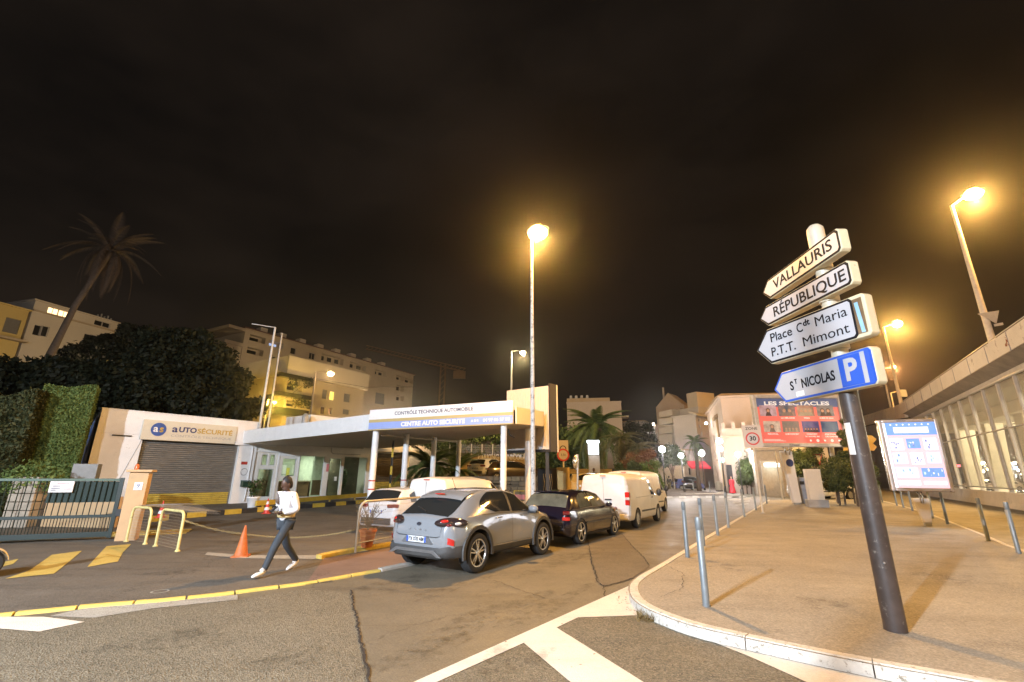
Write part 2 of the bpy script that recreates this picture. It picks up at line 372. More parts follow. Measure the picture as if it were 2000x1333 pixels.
crack([(1215, 1044), (1235, 1068), (1258, 1090), (1268, 1106)], .016, 3)
crack([(965, 1134), (1010, 1152), (1065, 1170)], .009, 4)
crack([(1178, 1146), (1182, 1166)], .01, 5)
crack([(345, 1082), (380, 1080), (410, 1084), (470, 1087), (620, 1090)], .012, 6)
crack([(0, 1252), (60, 1258), (110, 1262)], .004, 7); crack([(650, 1093), (680, 1105), (712, 1120)], .006, 8)
crack([(680, 1171), (700, 1168), (760, 1160), (840, 1152)], .005, 9)
pale_l = marking([(405, 1080), (480, 1086), (625, 1086), (620, 1093), (470, 1092), (400, 1085)], paint_faint, .012)

for k_, (pl_, z_) in enumerate([([(1440, 1086), (1560, 1085), (1700, 1092), (1850, 1102), (2040, 1122)], SW0), ([(1300, 1105), (1335, 1122), (1332, 1150), (1290, 1168)], SW0), ([(1420, 1045), (1500, 1043), (1640, 1046), (1760, 1052)], SW0)]): crack(pl_, .006, 20 + k_, z_ - .008)
sheet('road_patch', pix([(1148, 1056), (1215, 1044), (1258, 1090), (1268, 1108), (1232, 1132), (1182, 1146), (1165, 1130), (1153, 1085)], 0), ground_mat('darker patch asphalt', (.092, .078, .056), (.132, .112, .08), 60, .3, .8, .6, .5, cracks=False), .003)
stain_m = bpy.data.materials.new('oil stain'); stain_m.use_nodes = True; N_, L_ = nodes_of(stain_m); b_ = N_['Principled BSDF']; b_.inputs['Base Color'].default_value = (.02, .018, .016, 1); b_.inputs['Roughness'].default_value = .55
g1 = N_.new('ShaderNodeNewGeometry'); n1 = N_.new('ShaderNodeTexNoise'); n1.inputs['Scale'].default_value = 5; n1.inputs['Detail'].default_value = 8; n1.inputs['Roughness'].default_value = .7; r1_ = N_.new('ShaderNodeMapRange'); r1_.inputs[1].default_value = .46; r1_.inputs[2].default_value = .66; r1_.inputs[4].default_value = .32
L_.new(g1.outputs['Position'], n1.inputs['Vector']); L_.new(n1.outputs[0], r1_.inputs[0]); L_.new(r1_.outputs[0], b_.inputs['Alpha'])
def stain(px, py, rx, ry, z=.0, seed=0, a0=0.):
    g = random.Random(seed); c = at(px, py, z); P = []
    for k in range(26):
        a = k / 26 * 6.283; r = 1 + .28 * math.sin(3 * a + seed) + g.uniform(-.16, .16); x, y = rx * r * math.cos(a), ry * r * math.sin(a); P.append((c.x + x * math.cos(a0) - y * math.sin(a0), c.y + x * math.sin(a0) + y * math.cos(a0), z + .0115))
    mb = MB(); mb.poly(P); mb.build('road_stain', stain_m, kind='structure')
for q in [(775, 1140, .7, .35, 0, 1, 1.0), (880, 1150, .9, .2, 0, 2, 1.0), (960, 1200, 1.6, .25, 0, 3, 1.0), (1100, 1095, 1.8, .3, 0, 4, 1.0), (190, 1270, .25, .1, 0, 5, .8), (330, 1120, .5, .2, .003, 6, .4), (480, 1060, .8, .3, .003, 7, .3), (620, 1045, .6, .3, .003, 8, .6), (360, 1250, .6, .4, 0, 9, 0), (1000, 1290, .5, .3, 0, 10, 1), (560, 1290, .4, .3, 0, 11, .5), (700, 1030, .7, .3, .003, 12, .2), (850, 1260, 1.2, .2, 0, 13, 1.0), (1080, 1180, 1.5, .2, 0, 14, 1.0)]: stain(*q)
for q in [(1600, 1180, .35, .3), (1850, 1130, .5, .4), (1420, 1110, .4, .3)]: stain(*q, SW0 - .008, int(q[0]), .5)
# ---- kerbs
def kerb_run(name, path, w, h, mt, z0=0., seg=1.0, label=None, gap=.012, mts=None, inward=1, base=-.02, parent=None):
    """kerb of single stones along a path; path = outer bottom edge, stones lie to the left(inward=1)/right(-1)"""
    # resample
    P = [Vector((p[0], p[1], 0)) for p in path]; D = [0]
    for i in range(len(P) - 1): D.append(D[-1] + (P[i + 1] - P[i]).length)
    def pt(s):
        s = min(max(s, 0), D[-1])
        for i in range(len(P) - 1):
            if s <= D[i + 1] + 1e-9: return P[i].lerp(P[i + 1], (s - D[i]) / (D[i + 1] - D[i]))
        return P[-1]
    n = max(1, round(D[-1] / seg)); out = []
    for k in range(n):
        s0, s1 = D[-1] * k / n + gap / 2, D[-1] * (k + 1) / n - gap / 2
        sub = max(1, int((s1 - s0) / .22)); 
        mb = MB(); prev = None; tilt = random.uniform(-.004, .004)
        for q in range(sub + 1):
            s = s0 + (s1 - s0) * q / sub; a = pt(s); t = (pt(s + .1) - pt(s - .1)).normalized(); nrm = Vector((-t.y, t.x, 0)) * inward
            z = z0; hh = h + tilt
            ringp = [a + Vector((0, 0, base)), a + nrm * .012 + Vector((0, 0, z + hh - .02)), a + nrm * .035 + Vector((0, 0, z + hh)), a + nrm * w + Vector((0, 0, z + hh)), a + nrm * w + Vector((0, 0, base))]
            cur = mb.pts(ringp)
            if prev is not None:
                for r_ in range(4): mb.face(prev + r_, prev + r_ + 1, cur + r_ + 1, cur + r_)
            else: mb.face(*[cur + r_ for r_ in range(5)])
            prev = cur
        mb.face(*[prev + r_ for r_ in range(4, -1, -1)])
        o = mb.build(name, (mts[k % len(mts)] if mts else mt), parent=parent); o['kind'] = 'structure'; out.append(o)
    return out
kerb_white = mat('kerb stone limewashed', (.56, .52, .45), .75, var=.12, scale=6, bump=.5, bscale=70, wear=.3, wearcol=(.2, .17, .12), world=True)
kerb_grey = mat('kerb stone grey', (.42, .39, .34), .8, var=.15, scale=6, bump=.5, world=True)
kerb_yel = mat('kerb stone yellow', (.60, .45, .10), .7, var=.12, scale=7, bump=.5, wear=.22, wearcol=(.28, .24, .16), world=True)
SW = .13
outer = [at(1500, 980, 0), at(1476, 997, 0), at(1392, 1048, 0), at(1320, 1094, 0), at(1278, 1121, 0), at(1246, 1140, 0), at(1230, 1153, 0), at(1227, 1167, 0), at(1233, 1186, 0), at(1255, 1205, 0), at(1304, 1227, 0), at(1360, 1247, 0), at(1440, 1266, 0), at(1536, 1288, 0), at(1600, 1302, 0), at(1736, 1331, 0), at(1850, 1352, 0)]
pA = outer[-1]; outer += [Vector((4.6, 4.45, 0)), Vector((6.5, 3.9, 0)), Vector((9, 4.5, 0))]
def smooth_path(P, it=2):
    for _ in range(it):
        Q = [P[0]]
        for i in range(len(P) - 1): Q += [P[i].lerp(P[i + 1], .25), P[i].lerp(P[i + 1], .75)]
        Q.append(P[-1]); P = Q
    return P
outer_s = smooth_path([Vector((p[0], p[1], 0)) for p in outer], 2)
kerb_run('kerb_stone', outer_s, .15, SW, kerb_white, seg=1.15)
right_edge = [Vector((9, 4.5, 0)), Vector((11, 8.8, 0)), at(1996, 1084, 0), at(1928, 1053, 0), at(1864, 1027, 0), at(1824, 1011, 0), at(1768, 993, 0), at(1700, 975, 0)]
right_edge = [Vector((p[0], p[1], 0)) for p in right_edge]
kerb_run('kerb_stone', smooth_path(right_edge, 1), .15, SW, kerb_white, seg=2.0)
inner = [p.copy() for p in outer_s] + right_edge[1:]
mb = MB(); mb.poly([(p.x, p.y, SW - .012) for p in inner]); 
mbp = mb.build('pavement', pave, kind='structure')
# far planted island behind the pavement
kerb_run('kerb_stone', [at(1585, 977), at(1609, 974), at(1645, 973), at(1690, 974), at(1700, 976)], .2, .16, kerb_grey, seg=1.6, inward=1)
sheet('planting_bed', [*pix([(1585, 976), (1609, 972), (1685, 973), (1712, 966), (1690, 958), (1600, 960)], 0)], soil, .14)
# left kerb, single yellow stones
left_k = [at(-120, 1222), at(0, 1206), at(93, 1197), at(170, 1189), at(246, 1183), at(320, 1177), at(395, 1169), at(460, 1161), at(527, 1152), at(590, 1144), at(640, 1136), at(700, 1125), at(745, 1117)]
kerb_run('kerb_stone', [p for p in left_k], .11, .035, kerb_yel, seg=.68, inward=1, gap=.03)
kerb_run('kerb_stone', [at(746, 1117), (.62, 14.6, 0), (3.25, 18.4, 0), (7.4, 25.5, 0)], .13, .05, kerb_grey, seg=1.0, inward=1)
# yellow kerb under the crowd barrier
kerb_run('kerb_stone', [at(628, 1093), at(650, 1087), at(693, 1079), at(770, 1066), (-1.6, 14.6, 0)], .15, .09, kerb_yel, seg=.9, inward=1)
# kerb of the far plaza
kerb_run('kerb_stone', [at(1285, 966), at(1340, 968), at(1400, 966), at(1450, 960), at(1490, 952)], .25, .12, kerb_grey, seg=2.2, inward=1)
# ================================================================ inspection station
SO = Vector((-18.12, 23.22, 0)); SA = 34.5; SRZ = math.radians(90 - SA)
station = thing('garage', 'long white vehicle inspection garage with flat roof, roller shutter and glazed office', 'garage', SO, SRZ)
SM = root_m(station); SI = SM.inverted()
sdir = Vector((math.sin(math.radians(SA)), math.cos(math.radians(SA)), 0)); sin_ = Vector((-sdir.y, sdir.x, 0))
def st(px, py, v=0.):     # pixel on the station plane at local y = v -> local (x, z)
    P = SO + sin_ * v; q = SI @ hit((px, py), P, SA); return q.x, q.z
shut_m = mat('shutter steel', (.19, .185, .17), .5, metal=.3, var=.2, scale=3, stretch=(1, 1, 4), wear=.12, wearcol=(.09, .07, .05))
shut_y = mat('shutter yellow', (.50, .36, .06), .5, var=.15, scale=3, wear=.22, wearcol=(.25, .18, .05))
u0, zt = st(200, 797); u1, zt2 = st(500, 830)
ZT = 4.72; uL = u0; uS0 = st(262, 930)[0]; uS1 = st(458, 930)[0]; zS1 = 3.55
uW = st(493, 930)[0]      # end of the wall strip
uE = st(726, 930)[0]; uF = st(806, 930)[0]
zb = .05
# left bay
mb = MB()
facade(mb, [(uS0, uS1, zb, zS1)], uL, uW, -.05, ZT, .30)
mb.bb((uL + 1.9, 9, -.05), (uF, 9.1, 3.9)); mb.poly([(uL, 0, ZT), (uW, 0, ZT), (uW, 9, ZT), (uL + 1.9, 9, ZT)])
mb.poly([(uL, 0, -.05), (uL, 0, ZT), (uL + 1.9, 9, ZT), (uL + 1.9, 9, -.05)]); mb.bb((uW - .02, .001, 3.4), (uW, 9, ZT))
mb.build('wall', white_wall, station)
# coping strip and ledge under the fascia
mb = MB(); mb.bb((uL - .03, -.05, ZT), (uW, .12, ZT + .05)); mb.build('coping', paint_white, station, bevel=.01)
za = st(276, 855)[1]; mb = MB(); mb.bb((uL + .0, -.03, 3.62), (uW, -.002, ZT - .01)); mb.build('fascia_panel', white_wall, station)
mb = MB(); mb.bb((st(452, 900)[0], -.12, 3.36), (uW + 1.1, -.032, 3.56)); mb.build('ledge', paint_white, station, bevel=.01)
mb = MB(); mb.bb((uL + .6, -.06, 3.5), (uL + 1.35, -.03, 3.56)); mb.build('ventilation_grille', black_paint, station)
# big roller shutter, one object per slat
def shutter(root, x0, x1, z0, z1, y, n, ny, msl=shut_m, my=shut_y, skew=False):
    for k in range(n):
        a = z0 + (z1 - z0) * k / n; b_ = z0 + (z1 - z0) * (k + 1) / n; h = b_ - a
        mb = MB(); prof = [(0, a), (-.022, a + h * .18), (-.03, a + h * .5), (-.022, a + h * .82), (0, b_ - .006)]
        L_ = x0; R_ = x1
        i0 = mb.pts([(L_, y + p[0], p[1]) for p in prof]); i1 = mb.pts([(R_, y + p[0] + random.uniform(-.004, .004), p[1]) for p in prof])
        for q in range(4): mb.face(i0 + q, i1 + q, i1 + q + 1, i0 + q + 1)
        mb.build('slat', my if k < ny else msl, root)
shutter(station, uS0, uS1, .10, zS1, .26, 34, 7)
mb = MB(); mb.bb((uS0, .1, zS1 - .04), (uS1, .3, zS1)); mb.bb((uS0, .2, zb), (uS0 + .07, .3, zS1)); mb.bb((uS1 - .07, .2, zb), (uS1, .3, zS1)); mb.bb((uS0, .27, 0), (uS1, .33, zS1)); mb.build('shutter_guide', shut_m, station)
# AUTOSECURITE sign board
sx0, _ = st(273, 850); sx1, sz0 = st(458, 858); sz1 = st(276, 812)[1]; sz0 = st(273, 850)[1]
board = thing('sign_board', 'long cream board with a round blue logo above the grey roller shutter', 'sign', SM @ Vector(((sx0 + sx1) / 2, -.05, 3.9)), SRZ)
bw = sx1 - sx0; bh = .98
cream = mat('cream sign board', (.66, .60, .47), .5, var=.04)
mb = MB(); mb.bb((-bw / 2, -.07, -.5), (bw / 2, 0, .48)); mb.build('panel', cream, board, bevel=.012)
navy = mat('navy print', (.02, .035, .14), .5); ochre = mat('ochre print', (.50, .33, .06), .5); pale_p = mat('pale grey print', (.42, .40, .38), .5); blue_p = mat('blue print', (.03, .09, .32), .5)
RX = Matrix.Rotation(math.radians(90), 4, 'X')
def face_text(s, size, mt, root, x, z, y=-.075, **k): return text(s, size, mt, root, Matrix.Translation((x, y, z)) @ RX, **k)
fx = lambda f: -bw / 2 + bw * f
mb = MB(); mb.lathe([(.001, -.085), (.33, -.085), (.33, -.07)], (fx(.155), 0, .03), 28, 'Y'); mb.build('logo_disc', blue_p, board)
face_text('a', .48, paint_white, board, fx(.155) - .125, .05, -.088, bold=.012); face_text('s', .48, ochre, board, fx(.155) + .125, .05, -.088, bold=.012)
face_text('a', .50, navy, board, fx(.315), .10, bold=.010, width=bw * .058); face_text('UTO', .36, navy, board, fx(.448), .08, bold=.012, width=bw * .185)
face_text('SÉCURITÉ', .34, ochre, board, fx(.750), .07, bold=.008, width=bw * .40)
face_text('CONTRÔLE TECHNIQUE', .17, pale_p, board, fx(.615), -.24, width=bw * .66)
# wall strip details
xs = st(476, 900)[0]
red_p = mat('red plastic', (.45, .04, .025), .5)
def wallbit(name, px, py, w, h, d, mt, label=None, v=0.):
    x, z = st(px, py, v); mb = MB(); mb.bb((x - w / 2, v - d, z - h / 2), (x + w / 2, v - .001, z + h / 2)); return mb.build(name, mt, station, bevel=.006, label=label)
wallbit('notice_plate', 477, 905, .34, .16, .02, red_p)
x, z = st(476, 922); mb = MB(); mb.bb((x - .28, -.02, z - .3), (x + .28, -.001, z + .3)); mb.build('clock_panel', paint_white, station)
mb = MB(); mb.lathe([(.17, -.045), (.2, -.03), (.2, -.02)], (x, 0, z), 20, 'Y'); mb.build('clock_ring', steel, station)
x, z = st(478, 945); mbx = thing('mailbox', 'dark green letterbox fixed to the white wall strip beside the roller shutter', 'mailbox', SM @ Vector((x, 0, z)), SRZ)
grn = mat('green enamel', (.015, .05, .03), .4)
mb = MB(); mb.bb((-.24, -.28, -.17), (.24, 0, .13)); mb.prism([(-.26, -.31, .13), (-.26, 0, .19), (-.26, 0, .13)], (.52, 0, 0)); mb.build('box', grn, mbx, bevel=.01)
mb = MB(); mb.bb((-.15, -.29, .03), (.15, -.28, .06)); mb.build('slot', black_paint, mbx)
# downpipe and cable
mb = MB(); xp = uW - .25; mb.tube([(xp, -.05, 3.3), (xp, -.05, .6), (xp - .05, -.08, .3)], .035, 6); mb.build('pipe', paint_white, station)
mb = MB(); x, z = st(212, 920); x2, z2 = st(240, 862); mb.tube([(uL + .7, -.02, .9), (uL + 1.3, -.02, 1.6), (uL + 1.75, -.02, 3.2), (uL + 1.8, -.02, 3.55)], .009, 4); mb.build('cable', mat('grey cable', (.3, .3, .3), .6), station)
# blue poster on the left gable
mb = MB(); mb.poly([(uL - .06 + 8*.211, 8., .6), (uL + .0, .35, .6), (uL + .0, .35, 4.5), (uL - .06 + 8*.211, 8., 4.5)]); mb.build('poster', mat('blue gable poster', (.04, .16, .45), .5, col2=(.45, .5, .55), scale=.9, thr=.62), station)
# ---- office section (plane set back .12)
v = .12; off_top = 4.3
def ox(px, py=930): return st(px, py, v)[0]
frame_m = mat('white joinery', (.70, .69, .66), .45, var=.04)
office_glass = mat('clear pane', (.9, .95, .93), .02, trans=1., var=0)
W_ = [ # px left, px right, z0, z1, kind
    (503, 535, 1.15, 2.35, 'fixed'), (545, 576, .35, 1.5, 'door'), (545, 576, 1.62, 2.7, 'door'), (583, 632, .32, 2.95, 'shop'), (641, 668, .28, 2.78, 'door'), (672, 716, .28, 2.95, 'shop')]
ops = []
zt_ = lambda px, py: st(px, py, v)[1]
ops = [(ox(503), ox(534), .45, 2.1), (ox(506), ox(519), 2.25, 2.95), (ox(522), ox(534), 2.25, 2.95), (ox(545), ox(571), .42, 1.5), (ox(548), ox(576), 1.62, 2.75), (ox(582), ox(631), .35, 2.95), (ox(640), ox(665), .35, 2.85), (ox(669), ox(715), .35, 3.0)]
mb = MB(); facade(mb, ops, uW, uE, -.05, off_top, .14, v); mb.poly([(uW, v, off_top), (uE, v, off_top), (uE, 9, off_top), (uW, 9, off_top)]); mb.poly([(uE, v, 0), (uE, 9, 0), (uE, 9, off_top), (uE, v, off_top)]); mb.build('office_front', mat('cream render', (.80, .76, .68), .7, var=.05, bump=.1, bscale=30), station)
for i, o_ in enumerate(ops):
    a, b_, c_, d_ = o_
    mb = MB(); t = .05; y0 = v + .03; y1 = v + .10
    mb.bb((a, y0, c_), (a + t, y1, d_)); mb.bb((b_ - t, y0, c_), (b_, y1, d_)); mb.bb((a + t, y0, c_), (b_ - t, y1, c_ + t)); mb.bb((a + t, y0, d_ - t), (b_ - t, y1, d_))
    nm = 'door' if i in (3, 4, 6) else 'window'
    fr_ = mb.build(nm if nm == 'window' else 'door', frame_m, station, bevel=.004)
    mb = MB(); mb.bb((a + t, v + .06, c_ + t), (b_ - t, v + .068, d_ - t)); p = mb.build('pane', office_glass, fr_)
# proud door leaf frames
mb = MB(); mb.bb((ox(540), v - .05, .3), (ox(580), v - .002, .36)); mb.bb((ox(540), v - .05, 2.86), (ox(580), v - .002, 3.02)); mb.bb((ox(538), v - .05, .3), (ox(541), v - .002, 3.02)); mb.bb((ox(579), v - .05, .3), (ox(581), v - .002, 3.02)); mb.build('door_surround', paint_white, station, bevel=.005)
# interior: back wall, floor, lit ceiling lamp, desk, cupboards, plant
mb = MB(); mb.bb((uW, 4.0, 0), (uE, 4.1, 3.2)); mb.bb((uW, v + .2, 3.2), (uE, 4.1, 3.25)); mb.bb((uW, v + .2, .0), (uE, 4.0, .30)); mb.bb((uW - .05, v + .2, .3), (uW, 4, 3.2)); mb.bb((ox(637), 1.8, .3), (ox(637) + .1, 4, 3.2))
mb.build('room', mat('office wall', (.50, .54, .44), .7), station)
mb = MB(); mb.bb((uW, 3.9, .3), (uE, 3.999, 1.35)); mb.bb((ox(637) - .03, 1.8, .3), (ox(637) - .001, 3.9, 1.35)); brown0 = mat('dark partition', (.10, .085, .06), .5, var=.4, scale=1.5); mb.build('dado', mat('brown dado', (.13, .08, .045), .6), station)
mb = MB(); mb.bb((ox(668), 1.6, .3), (uE, 1.65, 3.2)); mb.build('added_partition', brown0, station)  # dark panel added to darken the view through the right office window
for q_ in range(1): mb = MB(); mb.bb((ox(672) + q_ * .5, .32, .3), (ox(672) + q_ * .5 + .06, .36, 3.1)); mb.build('blind_strip', mat('blind', (.4, .36, .24), .7), station)
for px, dy, en in ((606, 2.4, 110), (655, 1.2, 90)):
    x = ox(px); lam = thing('ceiling_lamp', 'white strip lamp lit inside the garage office behind the wide shop window' if px == 606 else 'lit strip lamp inside the garage office behind the glazed entrance door', 'lamp', SM @ Vector((x, dy, 3.12)), SRZ)
    mb = MB(); mb.bb((-.6, -.08, -.03), (.6, .08, .07)); mb.build('housing', paint_white, lam)
    mb = MB(); mb.bb((-.55, -.06, -.05), (.55, .06, -.031)); mb.build('tube', mat('strip tube', (1, 1, 1), .5, emit=(.88, 1, .80), estr=18), lam)
    lamp_light('lamp_light', lam, (0, 0, -.08), en, (.88, 1, .78), .6)
def furn(label, cat, px, y, build):
    r = thing(cat.replace(' ', '_'), label, cat, SM @ Vector((ox(px), y, .3)), SRZ); build(r)
brown = mat('brown laminate', (.17, .09, .045), .4, var=.2, stretch=(1, 1, 8)); beige = mat('beige laminate', (.45, .38, .26), .5)
def desk(r):
    mb = MB(); mb.bb((-1.0, -.35, 0), (1.0, .35, .98)); mb.build('counter', brown, r, bevel=.01); mb = MB(); mb.bb((-1.1, -.42, .981), (1.1, .42, 1.03)); mb.build('worktop', beige, r)
    mb = MB(); mb.bb((-.5, -.1, 1.031), (-.1, -.07, 1.4)); mb.build('screen', dark_glass, r); mb = MB(); mb.bb((.3, -.2, 1.031), (.7, .1, 1.1)); mb.build('paper_tray', paint_white, r)
furn('brown reception desk with a screen inside the garage office', 'reception desk', 608, 2.2, desk)
def shelf(r):
    mb = MB(); mb.bb((-.5, 0, 0), (.5, .4, 2.1)); mb.build('cabinet', mat('grey cabinet', (.35, .38, .36), .5), r)
    for k in range(3): mb = MB(); mb.bb((-.46, -.03, .1 + k * .68), (.46, -.001, .7 + k * .68)); mb.build('door', paint_white, r, bevel=.005)
furn('grey filing cabinet standing at the back wall of the office', 'cabinet', 600, 3.5, shelf)
def posterb(r):
    for k in range(5): mb = MB(); mb.bb((-1.4 + k * .6, 0, 1.3 + .2 * (k % 2)), (-1.0 + k * .6, .02, 1.9 + .2 * (k % 2))); mb.build('sheet', [paint_white, mat('blue sheet', (.1, .2, .4)), mat('yellow sheet', (.6, .5, .1))][k % 3], r)
furn('row of notices pinned to the office back wall', 'notices', 622, 3.96, posterb)
mb = MB(); x, z = st(654, 945, v); mb.bb((x - .09, v - .01, 1.35), (x + .1, v + .0, 1.62)); mb.build('notice', paint_white, station)
x = ox(637); mb = MB(); mb.bb((x - .06, v - .02, 1.95), (x + .12, v - .002, 2.45)); mb.build('notice', mat('pink notice', (.6, .2, .2), .5), station)
# strip lamp box and cable above the office, ledges
mb = MB(); mb.bb((ox(606), v - .16, 3.55), (ox(702), v - .003, 3.72)); mb.build('lamp_casing', mat('aged casing', (.5, .46, .36), .5), station, bevel=.01)
mb = MB(); mb.tube([(ox(641), v - .03, 3.5), (ox(641), v - .03, 3.25), (ox(645), v - .03, 3.12), (ox(700), v - .03, 3.14)], .012, 5); mb.build('cable', black_paint, station)
mb = MB(); mb.bb((uW + .02, v - .10, 3.05), (ox(590), v - .003, 3.12)); mb.build('window_sill', paint_white, station)
# ---- second shutter, right of the office
mb = MB(); sx_, sy_ = uE + .25, uF - .35
facade(mb, [(sx_, sy_, .1, 3.35)], uE, uF, -.05, 3.95, .25, .5); mb.poly([(uF, .5, 0), (uF, 9, 0), (uF, 9, 3.95), (uF, .5, 3.95)]); mb.poly([(uE, .5, 3.95), (uF, .5, 3.95), (uF, 9, 3.95), (uE, 9, 3.95)])
mb.build('side_bay', white_wall, station)
mb = MB(); mb.bb((uE + .01, -.35, 3.42), (uF + .5, .498, 3.62)); mb.build('canopy_ledge', paint_white, station, bevel=.01)
shutter(station, sx_, sy_, .12, 3.35, .72, 26, 9, mat('brown shutter', (.13, .10, .06), .5, metal=.2, var=.25, scale=3))
mb = MB(); mb.bb((sx_, .73, .1), (sy_, .8, 3.4)); mb.build('shutter_guide', shut_m, station)
# raised walkway in front of the building with black/yellow kerb blocks
kb = [at(232, 1024, 0), at(300, 1020, -.0), at(362, 1013, 0), at(560, 996, 0), at(640, 990, 0), at(745, 981, 0)]
blk = mat('kerb black', (.025, .025, .027), .6, wear=.15, wearcol=(.15, .13, .1), world=True); ylw = mat('kerb bright yellow', (.55, .38, .05), .6, wear=.15, wearcol=(.2, .15, .08), world=True)
kerb_run('kerb_block', kb, .22, .22, blk, seg=.86, inward=1, mts=[blk, ylw], gap=.004)
apron = [Vector((p.x, p.y, .19)) for p in kb]; apron = [a + Vector((-.15, .12, 0)) for a in apron]
b0 = SM @ Vector((uF, .6, 0)); b1 = SM @ Vector((uL, .3, 0))
mb = MB(); mb.poly([*apron, Vector((b0.x, b0.y, .19)), Vector((b1.x, b1.y, .19))]); mb.build('apron', asph_fore, kind='structure')
# low yellow guard rail in front of the office
r0, r1 = at(500, 993, .2), at(742, 971, .2)
gr = thing('guard_rail', 'low yellow metal guard beam in front of the garage office', 'guard rail', r0)
mb = MB(); d = (r1 - r0); n_ = Vector((-d.y, d.x, 0)).normalized(); mb.prism([r0 + Vector((0, 0, .10)), r0 + n_ * .1 + Vector((0, 0, .10)), r0 + n_ * .1 + Vector((0, 0, .34)), r0 + Vector((0, 0, .34))], d); mb.build('beam', yellow_paint, gr, world=True, bevel=.01)
for k in range(5):
    p = r0.lerp(r1, .04 + .23 * k) + n_ * .06; mb = MB(); mb.bb((p.x - .04, p.y - .04, .19), (p.x + .04, p.y + .04, .31)); mb.build('post', yellow_paint, gr, world=True)
# ---- forecourt canopy
Bp = dep(722, 841, 21.5); Cp = hit((1003, 828), Bp, 114); Dp = hit((1060, 833), Cp, 24); Ap = SM @ Vector((st(475, 865)[0], -.02, 3.46))
Ep = at(899, 860, 3.93); Fp = SM @ Vector((uE + 1.2, .4, 3.7))
Bz = Bp.z; can = thing('forecourt_canopy', 'white flat forecourt canopy on round columns with blue and yellow name board', 'canopy', (Bp.x, Bp.y, 0))
A2, B2, C2, D2, E2, F2 = [Vector((p.x, p.y, p.z)) for p in (Ap, Bp, Cp, Dp, Ep, Fp)]
soff_m = mat('soffit', (.66, .61, .52), .8, var=.05, stretch=(1, 1, 1), scale=2)
G2 = SM @ Vector((uW + .1, .1, 3.46))
mb = MB(); mb.poly([A2, B2, F2, G2][::-1]); mb.poly([B2, C2, D2, E2][::-1]); mb.poly([B2, E2, F2][::-1])
top = Vector((0, 0, .55))
mb.poly([A2 + top, B2 + top, F2 + top, G2 + top]); mb.poly([B2 + top, C2 + top, D2 + top, E2 + top]); mb.poly([B2 + top, E2 + top, F2 + top])
mb.build('soffit', soff_m, can, world=True)
def fascia(a, b_, z0, z1, name, mt, t=.06):
    d = Vector((b_.x - a.x, b_.y - a.y, 0)).normalized(); n = Vector((d.y, -d.x, 0)) * t
    mb = MB(); P = [a + Vector((0, 0, z0)) , b_ + Vector((0, 0, z0)), b_ + Vector((0, 0, z1)), a + Vector((0, 0, z1))]
    i = mb.pts(P); j = mb.pts([p + n for p in P]); mb.face(i + 3, i + 2, i + 1, i); mb.face(j, j + 1, j + 2, j + 3)
    for k in range(4): l = (k + 1) % 4; mb.face(i + k, i + l, j + l, j + k)
    return mb.build(name, mt, can, world=True)
fascia(A2, B2, 0, .74, 'fascia', paint_white); fascia(C2 + Vector((.07, .02, 0)), D2, 0, .68, 'fascia', mat('cream fascia', (.66, .58, .44), .6, var=.03)); fascia(D2, E2, 0, .6, 'fascia', paint_white); fascia(E2, F2, 0, .55, 'fascia', paint_white)
# name board
bd = Vector((C2.x - B2.x, C2.y - B2.y, 0)); bl = bd.length; brz = math.atan2(bd.y, bd.x)
nb = thing('name_board', 'long white, yellow and blue name board along the front of the forecourt canopy', 'sign', (B2.x, B2.y, B2.z), brz)
tilt = (C2.z - B2.z) / bl
def nbox(name, x0, x1, z0, z1, mt, y=-.10, y1=-.065):
    mb = MB(); mb.prism([(x0, y, z0 + tilt * x0), (x1, y, z0 + tilt * x1), (x1, y, z1 + tilt * x1), (x0, y, z1 + tilt * x0)], (0, y1 - y, 0)); return mb.build(name, mt, nb)
blue_sign = mat('periwinkle band', (.30, .40, .76), .45, var=.03); tan_sign = mat('tan band', (.50, .40, .18), .5, var=.03)
nbox('panel', 0, bl, .47, .93, paint_white); nbox('band', 0, bl, .34, .468, tan_sign); nbox('band', 0, bl, 0.03, .338, blue_sign); nbox('edge_strip', 0, bl, -.02, .028, tan_sign); nbox('backing', .0, bl, -.02, .93, paint_white, -.063, -.001)
RXt = Matrix.Rotation(-math.atan(tilt), 4, 'Y') @ RX
grey_p = mat('grey print', (.12, .12, .16), .6)
text('CONTRÔLE TECHNIQUE AUTOMOBILE', .22, grey_p, nb, Matrix.Translation((bl * .475, -.105, .69 + tilt * bl * .475)) @ RXt, width=bl * .555, bold=.004)
text('CENTRE AUTO SECURITE', .26, paint_white, nb, Matrix.Translation((bl * .475, -.105, .185 + tilt * bl * .475)) @ RXt, bold=.012, width=bl * .45)
for s_, x in (('C', .273), ('A', .423), ('S', .547)): pass
text('A B R', .14, paint_white, nb, Matrix.Translation((bl * .765, -.105, .18 + tilt * bl * .765)) @ RXt, width=bl * .05, bold=.003)
text('04 97 06 57 80', .17, paint_white, nb, Matrix.Translation((bl * .9, -.105, .18 + tilt * bl * .9)) @ RXt, width=bl * .165, bold=.004)
